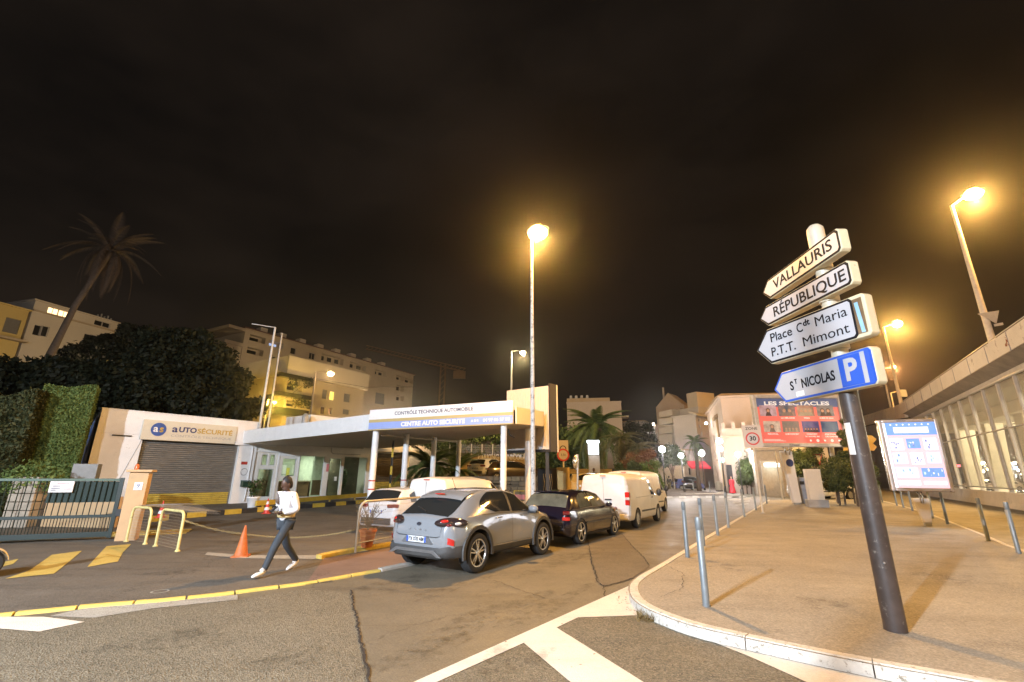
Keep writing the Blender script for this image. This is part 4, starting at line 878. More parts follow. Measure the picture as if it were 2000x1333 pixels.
dusty = mat('dusty van paint', (.62, .60, .58), .45, var=.06, scale=2, coat=.3, wear=.08, wearcol=(.5, .45, .36))
def van(label, P_rr, ang, L, Hh, W, hood_z, ws0, ws1, axr, axf, paint, name='parked_van', lampz=(.95, 1.3), group=None, win=(3.12, 3.9), dwin=None, r=.33, txt=None):
    root = place_car(label, 'van', P_rr, ang, W / 2 - .06, axr, name, group); c = Car(van_spec(L, Hh, W, hood_z, ws0, ws1, 0)); c.body(root, paint, (axr, axf), r + .055)
    c.patch(root, 'windscreen', glass_m, ws0 + .05, ws1 - .05, lambda t: 4.1, 5, mirror=True, nv=8)
    d0, d1 = dwin
    for sd in (-1, 1):
        c.patch(root, 'side_window', glass_m, d0, d1, win[0], lambda t: win[1] - (.62 if ws1 - ws0 > .5 else .3) * max(0, (t - .3) / .7) ** 1.2, sd, .006, 14)
        c.patch(root, 'door_seam', black_paint, d0 - .1, d0 - .092, 1.2, 3.9, sd, .005, 1, 14)
        c.patch(root, 'rubbing_strip', clad, axr + .5, axf - .5, 1.55, 1.66, sd, .012, 10, 1)
        c.patch(root, 'door_rail', mat('rail shade', (.2, .19, .17), .6), axr - .1, d0 - .3, 2.92, 2.97, sd, .006, 10, 1)
        mb = MB(); mb.bb((-.02, sd * (W / 2 - .17), lampz[0]), (.16, sd * (W / 2 - .005), lampz[1])); tl = mb.build('tail_lamp', red_l, root, bevel=.03)
        mb = MB(); zc = (lampz[0] + lampz[1]) / 2; mb.bb((-.028, sd * (W / 2 - .16), zc - .05), (.13, sd * (W / 2 + .003), zc + .05)); mb.build('lamp_cell', clear_l, tl, bevel=.02)
        q = c.P(d1 - .1, 3.15, sd); mb = MB(); mb.ball((q[0], q[1] + sd * .15, q[2] + .12), (.07, .11, .15), 12, 8); mb.build('door_mirror', black_paint, root, smooth=True)
        p = c.P(d0 + .08, 2.8, sd, .015); mb = MB(); mb.box(p, (.16, .03, .035)); mb.build('door_handle', black_paint, root, bevel=.006)
        c.patch(root, 'headlamp', clear_l, L - .5, L - .1, 2.6, 3.3, sd, .01, 6, 4)
    for ax in (axr, axf):
        for sd in (-1, 1): wheel(root, (ax, sd * (W / 2 - .10), r), r, .21, sd, dict(n=8, w=.09, rim=.62, disc=True), steel)
    mb = MB(); mb.bb((-.004, .0, .5), (.002, .008, Hh - .16)); mb.build('door_seam', black_paint, root)
    mb = MB(); mb.bb((-.05, -W / 2 + .06, .33), (.06, W / 2 - .06, .52)); mb.build('bumper', paint if paint is dusty else clad, root, bevel=.03)
    mb = MB(); mb.bb((-.035, -.30, .98), (-.005, -.04, 1.03)); mb.build('door_handle', black_paint, root, bevel=.008)
    for z in (.75, Hh - .5):
        for sd in (-1, 1): mb = MB(); mb.bb((-.02, sd * (W / 2 - .08), z), (.03, sd * (W / 2 - .03), z + .07)); mb.build('hinge', paint, root)
    mb = MB(); mb.bb((-.01, -.12, Hh - .11), (.03, .12, Hh - .085)); mb.build('brake_lamp', red_l, root)
    return root, c
vr = at(1236, 1028, 0) + Vector((.02, -.6, 0))
van('white panel van with plain rear doors parked in front of the dark hatchback', vr, 31, 4.75, 1.93, 1.92, 1.12, 3.25, 3.95, .95, 3.95, dusty, lampz=(.82, 1.28), group='vehicles parked along the kerb', dwin=(3.0, 3.85), win=(3.1, 3.85))
van('white van mostly hidden ahead of the panel van with only its roof corner showing', vr + Vector((2.1, 5.5, 0)), 31, 4.9, 2.08, 1.95, 1.15, 3.5, 4.1, .95, 4.0, dusty, lampz=(.95, 1.35), group='vehicles parked along the kerb', dwin=(3.2, 4.0), win=(3.1, 3.85))
q_ = at(905, 1046, 0)
van('white delivery van with blank rear doors parked under the canopy columns', Vector((-1.75, 16.2, 0)), 33, 4.2, 1.77, 1.82, 1.1, 2.75, 3.5, .72, 3.45, van_w, dwin=(2.65, 3.45), lampz=(.75, 1.1), win=(3.14, 3.8))
# white hatchback behind the crowd barrier
H2 = dict(H_); W_m = carpaint('white hatch paint', (.70, .70, .71), .3)
hb = place_car('small white hatchback with dark rear window behind the crowd barrier', 'car', Vector((-3.35, 16.0, 0)), 27, .77, gx, 'parked_car')
c2 = Car(H_); c2.body(hb, W_m, (gx, gx + 2.5), .355)
c2.patch(hb, 'rear_window', glass_m, .16, .46, lambda t: 4.0, 5, mirror=True, nv=8, off=.008); c2.patch(hb, 'windscreen', glass_m, 2.48, 2.98, 4.05, 5, mirror=True, nv=8)
for sd in (-1, 1):
    c2.patch(hb, 'side_window', glass_m, .74, 2.76, 3.12, lambda t: 3.6 + .3 * min(1, t * 4) - .6 * max(0, (t - .6) / .4), sd, .006, 14)
    mb = MB(); mb.M = Matrix.Translation((.08, sd * .62, .86)) @ Matrix.Rotation(-sd * math.radians(16), 4, 'Z'); mb.box((0, 0, 0), (.12, .38, .11)); mb.build('tail_lamp', red_d, hb, bevel=.03)
for ax in (gx, gx + 2.5):
    for sd in (-1, 1): wheel(hb, (ax, sd * .77, .31), .31, .2, sd, dict(n=7, w=.05, rim=.66), alloy)
mb = MB(); mb.bb((-.03, -.62, .30), (.02, .62, .50)); mb.build('lower_bumper', clad, hb, bevel=.03)
plate(hb, -.012, .68, 'DK 482 RT')
# edge of a scooter at the left border: wheel, fender
s0 = at(-52, 1134, 0); sc_t = thing('scooter', 'front end of a cream scooter cut off by the left picture edge', 'scooter', (s0.x, s0.y, 0), math.radians(60))
mb = MB(); mb.lathe([(.12, -.05), (.2, -.06), (.24, 0), (.2, .06), (.12, .05)], (.1, 0, .24), 22, 'Y'); mb.build('wheel', rubber, sc_t, auto=40)
mb = MB(); mb.lathe([(.001, -.065), (.09, -.06), (.12, -.05)], (.1, 0, .24), 18, 'Y'); mb.lathe([(.001, .065), (.09, .06), (.12, .05)], (.1, 0, .24), 18, 'Y'); mb.build('rim', alloy, sc_t)
mb = MB(); mb.lathe([(.26, -.07), (.29, 0), (.26, .07)], (.1, 0, .24), 14, 'Y', math.radians(10), math.radians(170)); mb.build('mudguard', cream, sc_t)
mb = MB(); mb.prism([(-.1, -.15, .35), (-.45, -.15, .25), (-1.2, -.15, .28), (-1.3, -.15, .75), (-.75, -.15, .72), (-.6, -.15, .4), (-.25, -.15, .45), (-.18, -.15, .95), (-.05, -.15, .95)], (0, .3, 0)); mb.build('body', cream, sc_t, bevel=.04)
mb = MB(); mb.tube([(.1, 0, .24), (-.1, 0, .95), (-.12, 0, 1.05)], .025, 8); mb.tube([(-.12, -.33, 1.08), (-.12, .33, 1.08)], .015, 6); mb.build('handlebar', black_paint, sc_t)
mb = MB(); mb.bb((-1.25, -.13, .76), (-.65, .13, .84)); mb.build('saddle', rubber, sc_t, bevel=.03)
mb = MB(); mb.lathe([(.12, -.05), (.2, -.06), (.24, 0), (.2, .06), (.12, .05)], (-1.15, 0, .24), 22, 'Y'); mb.build('wheel', rubber, sc_t, auto=40)
# ================================================================ street furniture
# ---- direction signpost
pb = at(1750, 1232, SW - .01)
sp = thing('direction_signpost', 'tall brown and cream pole carrying four arrow shaped direction signs, front of the pavement', 'signpost', pb)
brown_p = mat('brown pole paint', (.06, .045, .038), .45, var=.25, scale=5, wear=.12, wearcol=(.2, .17, .14)); cream_p = mat('cream pole paint', (.56, .50, .38), .4, var=.08, scale=4)
mb = MB(); mb.tube([(0, 0, 0), (0, 0, 2.86)], [.118, .112], 24, caps=False); mb.build('pole', brown_p, sp, smooth=True)
mb = MB(); mb.lathe([(.112, 2.861), (.118, 2.862), (.118, 3.02), (.104, 3.03), (.102, 5.0), (.116, 5.01), (.116, 5.3), (.11, 5.36), (.07, 5.41), (.001, 5.425)], n=24); mb.build('upper_pole', cream_p, sp, auto=40)
for z in (3.02, 3.52, 4.22, 4.74): mb = MB(); mb.lathe([(.105, z - .06), (.13, z - .055), (.13, z + .055), (.105, z + .06)], n=20); mb.build('collar', cream_p, sp, auto=40)
mb = MB(); mb.lathe([(.119, 2.03), (.1195, 2.031), (.1195, 2.44), (.119, 2.441)], n=24, a0=math.radians(165), a1=math.radians(212)); mb.build('sticker', paint_white, sp)
mb = MB(); mb.ball((-.06, -.11, .75), .014, 8, 6); mb.build('bolt', steel, sp)
sign_w = mat('reflective white', (.40, .40, .42), .4, var=.03, scale=1.2, wear=.06, wearcol=(.5, .47, .42)); sign_cream = mat('reflective cream white', (.44, .40, .37), .4, var=.04, scale=1.2)
sign_k = mat('sign black', (.012, .012, .014), .7, spec=.1); sign_b = mat('sign blue', (.02, .09, .46), .35, var=.04); case_m = mat('sign casing cream', (.55, .49, .33), .5, var=.07, scale=4, wear=.08, wearcol=(.3, .25, .15))
def blade(a, near, z0, z1, L_, tip, face, border, label, lines, dx=0., thick=.135, extra=None, gap=0.):
    P = Vector((near[0], near[1], 0)) - Vector((pb.x, pb.y, 0))
    d = Vector((math.sin(math.radians(a)), math.cos(math.radians(a)), 0)); o0 = P + d * (L_ + tip); rz = math.atan2(-d.y, -d.x)
    M = Matrix.Translation(Vector((o0.x, o0.y, z0 - pb.z))) @ Matrix.Rotation(rz, 4, 'Z'); h = z1 - z0; L = L_ + tip
    def outline(i, c=.035, l=None): 
        r_ = (l or L) - i; return [(i * 1.4, h * .5), (tip + i * .5, i), (r_ - c, i), (r_, i + c), (r_, h - i - c), (r_ - c, h - i), (tip + i * .5, h - i)]
    mb = MB(); mb.M = M; mb.prism([(x, 0, z) for x, z in outline(0)], (0, thick, 0)); b = mb.build('sign_blade', case_m, sp, bevel=.012, label=label)
    Lf = L - gap
    mb = MB(); mb.M = M; mb.prism([(x, -.006, z) for x, z in outline(.012, .04, Lf)], (0, .006, 0)); mb.build('sign_border', border, b)
    mb = MB(); mb.M = M; mb.prism([(x, -.009, z) for x, z in outline(.042, .03, Lf)], (0, .003, 0)); mb.build('sign_face', face, b)
    for s_, size, cx, cz, w, bold in lines:
        text(s_, size, sign_k, b, M @ Matrix.Translation((cx * L, -.0115, cz * h)) @ RX, width=w * L if w else None, bold=bold, ext=.001)
    if extra: extra(b, M, L, h)
    return b
blade(0, (4.43, 5.52), 4.79, 5.14, 1.77, .20, sign_cream, sign_k, 'topmost cream sign lettered vallauris', [('VALLAURIS', .235, .555, .5, .74, .003)])
blade(-4.5, (4.48, 5.52), 4.31, 4.66, 1.80, .20, sign_w, sign_k, 'second sign lettered république', [('RÉPUBLIQUE', .235, .575, .47, .76, .003)])
def torn(b, M, L, h):
    mb = MB(); mb.M = M; mb.bb((L - .19, -.004, .05), (L - .045, .001, h - .05)); mb.build('torn_patch', mat('brown torn sheet', (.16, .10, .05), .6, var=.3), b)
    mb = MB(); mb.M = M; mb.prism([(L - .12, -.006, .06), (L - .07, -.006, .06), (L - .10, -.006, h - .1), (L - .15, -.006, h - .1)], (0, .002, 0)); mb.build('blue_strip', mat('pale blue strip', (.25, .45, .6), .4), b)
blade(-13, (4.50, 5.42), 3.58, 4.15, 1.66, .27, sign_w, sign_k, 'third and tallest sign lettered place cdt maria and p.t.t. mimont', [('Place', .20, .285, .70, .22, .002), ('C', .20, .47, .70, .055, .002), ('dt', .13, .535, .78, .06, .004), ('Maria', .20, .735, .70, .255, .0), ('P.T.T.', .20, .285, .30, .24, .002), ('Mimont', .20, .665, .30, .38, .0)], extra=torn, gap=.16)
def parking(b, M, L, h):
    mb = MB(); mb.M = M; mb.bb((L - .52, -.0125, .045), (L - .175, -.0095, h - .045)); mb.build('blue_square', sign_b, b)
    mb = MB(); mb.M = M; mb.bb((L - .105, -.0125, .02), (L - .03, -.0095, h - .02)); mb.build('blue_edge', sign_b, b)
    text('P', .40, sign_w, b, M @ Matrix.Translation((L - .345, -.0135, h * .5)) @ RX, bold=.013, ext=.001)
    mb = MB(); mb.M = M; mb.bb((.26 * L, -.0125, .06), (.345 * L, -.0095, .13)); mb.build('sticker', paint_white, b)
blade(-7.5, (4.51, 5.50), 2.97, 3.46, 1.62, .22, sign_w, sign_b, 'lowest sign, blue rimmed with a parking square, lettered st nicolas', [('S', .19, .225, .47, .04, .005), ('T', .10, .275, .58, .03, .004), ('NICOLAS', .19, .50, .47, .335, .005)], extra=parking)
# ---- bollards
bm = mat('bollard grey', (.20, .225, .235), .45, var=.1, scale=6, metal=.3)
boll = thing('bollard', 'x', 'bollard', (0, 0, 0)); mb = MB(); mb.lathe([(.048, 0), (.048, .98), (.044, .985), (.044, 1.0), (.048, 1.005), (.048, 1.14), (.04, 1.17), (.001, 1.18)], n=16); mb.build('tube', bm, boll, auto=40)
mb = MB(); mb.lathe([(.052, 0), (.052, .03), (.048, .034)], n=16); mb.build('foot', bm, boll, auto=40)
bl_ = [(1380, 1185, 'bollard nearest the camera on the rounded kerb corner'), (1343, 1089, 'leftmost bollard at the bend of the left kerb'), (1374, 1066, 'bollard directly behind the nearest bollard'), (1402, 1046, 'third bollard up the left kerb from the bend'), (1423, 1031, 'fourth bollard up the left kerb from the bend'), (1454, 1010, 'fifth bollard up the left kerb from the bend'), (1477, 997, 'bollard just left of the zone 30 sign pole'), (1498, 984, 'farthest bollard of the left kerb, beyond the zone 30 sign'),
       (1990, 1081, 'rightmost bollard, cut close to the right picture edge'), (1931, 1057, 'second bollard from the right picture edge'), (1851, 1024, 'bollard just right of the lit poster panel stand'), (1822, 1013, 'bollard seen behind the lit poster panel stand'), (1782, 998, 'third bollard left of the lit poster panel stand'), (1765, 992, 'bollard two steps left of the poster panel stand on the far kerb'), (1752, 988, 'bollard on the far kerb near the brown pole'), (1724, 982, 'bollard peeking out just right of the brown pole')]
for i, (x, y, lb) in enumerate(bl_):
    b = boll if i == 0 else copy_tree(boll); b.location = at(x, y, SW - .012); tag(b, lb, 'bollard', 'grey bollards along the pavement kerbs'); b.rotation_euler = (random.uniform(-.012, .012), random.uniform(-.02, .02), 0)
far_b = [(1318, 962), (1355, 963), (1387, 962), (1426, 958), (1440, 956), (1372, 946), (1345, 945), (1450, 951), (1460, 950), (1470, 948), (1482, 946), (1495, 948), (1320, 944), (1405, 946)]
far_l = ['leftmost on the near kerb line', 'second from the left on the near kerb line', 'third from the left on the near kerb line', 'just right of the litter bin', 'right of the crossing sign post', 'under the blue car', 'below the dark vehicle', 'first of the close right hand row', 'second of the close right hand row', 'third of the close right hand row', 'fourth of the close right hand row', 'last of the close right hand row', 'farther back at the left by the walkers', 'farther back below the lamps of the pink wall']
for i, (x, y) in enumerate(far_b):
    b = copy_tree(boll); b.location = at(x, y, .02); tag(b, 'thin bollard of the far plaza, ' + far_l[i], 'bollard', 'bollards on the far plaza')
# ---- zone 30 sign
def disc(mb_, x, y, z, r, y2): mb_.lathe([(.001, y), (r, y), (r, y2)], (x, 0, z), 28, 'Y'); return mb_
zp = at(1490, 1003, SW - .012); zt = dep(1472, 873, zp.y).z; zs = thing('zone_sign', 'square zone 30 traffic sign on a thin pale pole', 'traffic sign', zp, math.radians(-22))
mb = MB(); mb.tube([(0, 0, 0), (0, 0, dep(1472, 843, zp.y).z - zp.z)], .045, 10); mb.build('pole', mat('pale pole', (.55, .50, .42), .5), zs, auto=40)
mb = MB(); mb.lathe([(.10, 0), (.10, .02), (.05, .03)], n=14); mb.build('foot', galv, zs)
z0_ = dep(1472, 874, zp.y).z - zp.z; z1_ = dep(1468, 843, zp.y).z - zp.z + .1; ww = .86; hh = 1.10
mb = MB(); mb.bb((-ww / 2, -.07, z0_), (ww / 2, -.047, z0_ + hh)); pl = mb.build('plate', sign_cream, zs, bevel=.01)
mb = MB(); disc(mb, 0, -.076, z0_ + .42, .32, -.0705); mb.build('ring', mat('sign red', (.42, .02, .015), .4), pl); mb = MB(); disc(mb, 0, -.079, z0_ + .42, .25, -.0765); mb.build('disc', sign_w, pl)
text('30', .30, sign_k, pl, Matrix.Translation((0, -.081, z0_ + .42)) @ RX, bold=.008, ext=.001); text('ZONE', .19, sign_k, pl, Matrix.Translation((0, -.072, z0_ + .92)) @ RX, width=.55, bold=.002, ext=.001)
# ---- red poster billboard
tp = at(1556, 986, SW - .012); BA = 92
def onb(px): q = hit(px, (tp.x, tp.y), BA); return q
q0, q1, q2_, q3 = onb((1463, 769)), onb((1637, 775)), onb((1657, 868)), onb((1481, 880))
bd_ = Vector((math.sin(math.radians(BA)), math.cos(math.radians(BA)), 0)); bR = math.atan2(bd_.y, bd_.x)
br_ = thing('poster_billboard', 'wide framed billboard with a red poster of eight shows', 'billboard', tp, bR)
xl = ((q0 - tp).dot(bd_) + (q3 - tp).dot(bd_)) / 2; xr = ((q1 - tp).dot(bd_) + (q2_ - tp).dot(bd_)) / 2; zb_ = (q2_.z + q3.z) / 2 - tp.z; zt_ = (q0.z + q1.z) / 2 - tp.z
w, h = xr - xl, zt_ - zb_; fr_m = mat('frame pale grey', (.52, .49, .46), .4, metal=.2)
t_ = .26
mb = MB(); mb.bb((xl, -.25, zb_), (xl + t_, .15, zt_)); mb.bb((xr - t_, -.25, zb_), (xr, .15, zt_)); mb.bb((xl + t_, -.25, zb_), (xr - t_, .15, zb_ + t_ * 1.0)); mb.bb((xl + t_, -.25, zt_ - t_), (xr - t_, .15, zt_)); fr = mb.build('frame', fr_m, br_, bevel=.05)
mb = MB(); mb.bb((xl + t_, -.10, zb_ + t_), (xr - t_, .10, zt_ - t_)); mb.build('casing', fr_m, br_)
X0, X1, Z0, Z1 = xl + t_, xr - t_, zb_ + t_, zt_ - t_
red_post = mat('poster red', (.66, .15, .13), .35, var=.08, scale=.8, emit=(.9, .16, .12), estr=.38); blue_post = mat('poster blue', (.10, .13, .26), .35, emit=(.3, .35, .6), estr=.12, scale=1.2)
def flat(root, name, mt, a, b, c, d, y, **k): mb = MB(); mb.bb((a, y, c), (b, y + .003, d)); return mb.build(name, mt, root, **k)
ps = flat(br_, 'poster', red_post, X0, X1, Z0, Z1, -.106); ph = Z1 - Z0; pw = X1 - X0
flat(ps, 'header', blue_post, X0, X1, Z1 - ph * .19, Z1, -.110)
text('LES SPECTACLES', .34, mat('poster white', (.8, .75, .72), .5, emit=(1, .9, .85), estr=.35), ps, Matrix.Translation((X0 + pw * .5, -.113, Z1 - ph * .115)) @ RX, width=pw * .80, bold=.012, ext=.001)
pwm = MATS['poster white']
pics = [((.10, .78), (.55, .42, .52), (.25, .14, .10)), ((.33, .78), (.06, .09, .14), (.4, .25, .2)), ((.56, .78), (.5, .3, .22), (.2, .1, .07)), ((.80, .78), (.10, .12, .16), (.35, .28, .25)),
        ((.12, .42), (.72, .62, .52), (.2, .12, .09)), ((.35, .42), (.14, .16, .15), (.35, .2, .18)), ((.59, .42), (.05, .07, .2), (.2, .12, .3)), ((.82, .42), (.04, .07, .16), (.1, .15, .25))]
caps_ = ['', 'LA MÉLODIE', 'TRIO', 'SOIRÉE DE GALA', 'RÉCITAL', 'CINÉ CONCERT', 'CONCERT|DU NOUVEL AN', 'FESTIVAL|DE DANSE']
for i, ((fx_, fz), c1, c2) in enumerate(pics):
    pm = mat('poster picture %d' % i, c1, .4, col2=c2, scale=2.2, thr=.5, detail=2, emit=tuple(x * .8 for x in c1), estr=.3)
    a = X0 + pw * (fx_ - .065); b = a + pw * .205; zc = Z0 + ph * (fz - .27 + .09); s_ = flat(ps, 'picture', pm, a, b, zc, zc + ph * .245, -.111)
    # simple figures on the pictures
    skin = mat('poster skin', (.5, .28, .19), .5, emit=(.6, .35, .25), estr=.2); cl = mat('poster cloth %d' % (i % 3), [(.1, .06, .05), (.25, .2, .18), (.45, .38, .3)][i % 3], .5)
    n_ = [1, 2, 3, 2, 1, 4, 5, 0][i]
    for k in range(n_):
        cx_ = a + (b - a) * ((k + 1) / (n_ + 1)); r_ = ph * .035 if n_ < 4 else ph * .018; zc2 = zc + ph * (.12 if n_ < 4 else .07)
        mb = MB(); mb.lathe([(.001, -.1145), (r_ * 1.4, -.1145), (r_ * 1.4, -.112)], (cx_, 0, zc2 + r_ * .3), 12, 'Y'); mb.build('hair', cl, s_)
        mb = MB(); mb.lathe([(.001, -.1165), (r_, -.1165), (r_, -.115)], (cx_, 0, zc2), 12, 'Y'); mb.build('face', skin, s_)
        mb = MB(); mb.poly([(cx_ - r_ * 2, -.1135, zc + .01), (cx_ + r_ * 2, -.1135, zc + .01), (cx_ + r_, -.1135, zc2 - r_ * .8), (cx_ - r_, -.1135, zc2 - r_ * .8)]); mb.build('shoulders', cl, s_)
    for q, ln in enumerate([x for x in caps_[i].split('|') if x]):
        text(ln, .12, pwm, ps, Matrix.Translation(((a + b) / 2, -.112, zc - .13 - .15 * q)) @ RX, bold=.004, ext=.001, width=min(pw * .17, .1 * len(ln)))
for q in range(3): flat(ps, 'credit_line', pwm, X0 + pw * .04, X0 + pw * (.30 - .03 * q), Z0 + .12 + q * .05, Z0 + .14 + q * .05, -.110)
for q in range(5): mb = MB(); mb.lathe([(.001, -.112), (.07 + .03 * (q % 2), -.112), (.07, -.110)], (X0 + pw * (.60 + .085 * q), 0, Z0 + .17), 10, 'Y'); mb.build('logo_mark', pwm, ps)
text('JCDecaux', .16, mat('frame print', (.12, .11, .12), .5), fr, Matrix.Translation(((xl + xr) / 2 - w * .11, -.252, zb_ + .13)) @ RX, bold=.006, ext=.001)
# tapered white leg with a blue round mark, hooks
leg_m = mat('leg white', (.66, .63, .60), .4, var=.04); xm = (q0 - tp).dot(bd_) * 0
mb = MB(); mb.prism([(-.30 - .25, -.15, zb_ - .25), (.42 - .25, -.15, zb_ - .25), (.28, -.15, .1), (-.22, -.15, .1)][::-1], (0, .3, 0)); lg = mb.build('leg', leg_m, br_, bevel=.05)
mb = MB(); mb.bb((-.12, -.1, 0), (.18, .1, .12)); mb.build('foot', galv, br_)
mb = MB(); mb.lathe([(.001, -.158), (.24, -.158), (.24, -.152)], (-.10, 0, zb_ - 1.0), 24, 'Y'); mb.build('round_mark', navy, lg)
for sd in (-1, 1): mb = MB(); mb.tube([(-.2 + sd * .16, -.05, zb_ + .02), (-.2 + sd * .16, -.3, zb_ - .1), (-.2 + sd * .1, -.26, zb_ - .5)], .04, 8); mb.build('hook', chrome, br_, smooth=True)
# ---- lit poster panel on a white tapered stand
mp_ = at(1812, 1028, SW - .012); MA = 112; md = Vector((math.sin(math.radians(MA)), math.cos(math.radians(MA)), 0)); mR = math.atan2(md.y, md.x)
mu = thing('lit_poster_panel', 'glowing backlit poster panel on a white tapered stand', 'poster panel', mp_, mR)
qs = [hit(c, (mp_.x, mp_.y), MA) for c in ((1711, 823), (1827, 817), (1862, 958), (1742, 962))]
xs_ = [(q - mp_).dot(md) for q in qs]; xl, xr = (xs_[0] + xs_[3]) / 2, (xs_[1] + xs_[2]) / 2; zb_, zt_ = (qs[2].z + qs[3].z) / 2 - mp_.z, (qs[0].z + qs[1].z) / 2 - mp_.z
t_ = .12; fm_ = mat('panel frame', (.50, .47, .46), .35, metal=.3)
mb = MB(); mb.bb((xl, -.14, zb_), (xl + t_, .12, zt_)); mb.bb((xr - t_, -.14, zb_), (xr, .12, zt_)); mb.bb((xl + t_, -.14, zb_), (xr - t_, .12, zb_ + t_)); mb.bb((xl + t_, -.14, zt_ - t_), (xr - t_, .12, zt_)); mb.build('frame', fm_, mu, bevel=.035)
mb = MB(); for_ = mb.bb((xl - .012, -.10, zb_ - .012), (xr + .012, .13, zt_ + .012)); mb.build('edge_trim', mat('gilt edge', (.25, .19, .10), .25, metal=.8), mu, bevel=.03)
X0, X1, Z0, Z1 = xl + t_, xr - t_, zb_ + t_, zt_ - t_; pw, ph = X1 - X0, Z1 - Z0
glow = mat('backlit white', (.1, .1, .1), .3, emit=(.98, .88, .92), estr=1.6, var=0); glp = mat('backlit pink', (.1, .06, .06), .3, emit=(1, .62, .66), estr=1.25, var=0); glb = mat('backlit blue', (.03, .05, .1), .3, emit=(.22, .42, .95), estr=1.15, col2=(.03, .05, .1), scale=3); glw = mat('backlit tint', (.1, .1, .1), .3, emit=(.62, .80, 1), estr=1.4); gld = mat('backlit detail', (.05, .05, .08), .3, emit=(.28, .36, .72), estr=.9)
pn = flat(mu, 'poster', glp, X0, X1, Z0, Z1, -.13)
flat(pn, 'margin', glow, X0, X0 + pw * .05, Z0, Z1, -.135); flat(pn, 'header', glb, X0 + pw * .05, X1, Z1 - ph * .20, Z1, -.135); flat(pn, 'title_band', glow, X0 + pw * .2, X1 - pw * .14, Z1 - ph * .165, Z1 - ph * .075, -.138)
text('LES SPECTACLES', .1, gld, pn, Matrix.Translation(((X0 + X1) / 2, -.143, Z1 - ph * .115)) @ RX, width=pw * .52, ext=.001); text('JCDecaux', .07, mat('frame print', (.12, .11, .12), .5), mu, Matrix.Translation((xl + (xr - xl) * .40, -.142, zt_ - .055)) @ RX, bold=.003, ext=.001)
for q in range(7): mb = MB(); mb.lathe([(.001, -.139), (.028, -.139), (.028, -.136)], (X0 + pw * (.16 + .12 * q), 0, Z1 - ph * .035), 10, 'Y'); mb.build('round_mark', glow, pn)
cells = [(.07, .56, .34, .76, glow), (.38, .58, .66, .76, glb), (.70, .56, .97, .76, glow), (.07, .35, .36, .54, glw), (.40, .34, .66, .54, glow), (.70, .36, .97, .54, glw), (.07, .14, .50, .32, glw), (.54, .15, .97, .31, glb), (.07, .03, .50, .12, glow), (.54, .04, .97, .115, glow)]
for a, b, c, d, mt_ in cells:
    pc = flat(pn, 'picture', mt_, X0 + pw * (a + .012), X0 + pw * (c - .012), Z0 + ph * (b + .012), Z0 + ph * (d - .012), -.137)
    if mt_ is not glow or b > .3:
        for q in range(8):
            u_ = random.uniform(a + .03, c - .05); v_ = random.uniform(b + .02, d - .06); flat(pc, 'detail', random.choice([gld, glow, glw]) if mt_ is not glow else gld, X0 + pw * u_, X0 + pw * (u_ + random.uniform(.008, .035)), Z0 + ph * v_, Z0 + ph * (v_ + random.uniform(.01, .045)), -.1395)
mb = MB(); mb.prism([(-.30, -.10, zb_ - .25), (.22, -.10, zb_ - .25), (.13, -.10, .12), (-.10, -.10, .12)][::-1], (0, .2, 0)); mb.build('stand', leg_m, mu, bevel=.03)
mb = MB(); mb.bb((-.08, -.08, 0), (.12, .08, .14)); mb.build('foot', galv, mu)
for sd in (-1, 1): mb = MB(); mb.tube([(-.04 + sd * .06, -.02, zb_ + .02), (-.04 + sd * .05, -.14, zb_ - .15), (-.04 + sd * .03, -.12, zb_ - .42)], .022, 8); mb.build('hook', chrome, mu, smooth=True)
al = bpy.data.lights.new('panel_light', 'AREA'); al.shape = 'RECTANGLE'; al.size = pw; al.size_y = ph; al.energy = 90; al.color = (.9, .93, 1); ao = bpy.data.objects.new('panel_light', al); COL.objects.link(ao); ao.parent = mu; ao.location = ((X0 + X1) / 2, -.17, (Z0 + Z1) / 2); ao.rotation_euler = (-math.pi / 2, 0, 0)
# ---- cabinets, thin poles, small signs behind the pavement
def boxthing(name, label, cat, px, py, w, d, h, mt, rz=0., parts=(), z=SW - .012, bev=.02, group=None):
    p = at(px, py, z); r = thing(name, label, cat, p, rz, group); mb = MB(); mb.bb((-w / 2, -d / 2, 0), (w / 2, d / 2, h)); mb.build('body', mt, r, bevel=bev)
    for nm, a, b, m_ in parts: mb = MB(); mb.bb(a, b); mb.build(nm, m_, r, bevel=.005)
    return r
cb_w = mat('cabinet cream', (.68, .60, .48), .5, var=.04)
boxthing('utility_cabinet', 'tall cream cabinet on a concrete foot beside the red billboard leg', 'cabinet', 1597, 991, .78, .5, 2.15, cb_w, -.3, [('plinth', (-.52, -.35, 0), (.52, .35, .42), conc), ('door', (-.34, -.262, .5), (.34, -.252, 2.08), cb_w)])
boxthing('ticket_machine', 'grey and yellow parking ticket machine left of the cream cabinet', 'ticket machine', 1571, 984, .6, .4, 1.65, mat('machine grey', (.38, .38, .40), .5), -.3, [('side_panel', (-.42, -.2, 0), (-.302, .2, 1.7), mat('machine yellow', (.6, .42, .12), .5)), ('screen', (-.12, -.212, 1.2), (.14, -.202, 1.42), dark_glass)])
def polething(name, label, cat, px, py, top, r, mt, z=SW - .012, n=10, Y=None):
    p = at(px, py, z) if Y is None else Vector((dep(px, py, Y).x, Y, z)); t_ = thing(name, label, cat, p); mb = MB(); q = dep(top[0], top[1], p.y); mb.tube([(0, 0, 0), (q.x - p.x, 0, q.z - p.z)], r, n); mb.build('pole', mt, t_, auto=40); return t_, p, q.z - p.z
tan_p = mat('tan mast', (.42, .34, .22), .5, var=.1)
polething('sign_mast', 'thick tan mast rising behind the red billboard beside the hedge', 'mast', 1638, 983, (1612, 780), .14, tan_p)
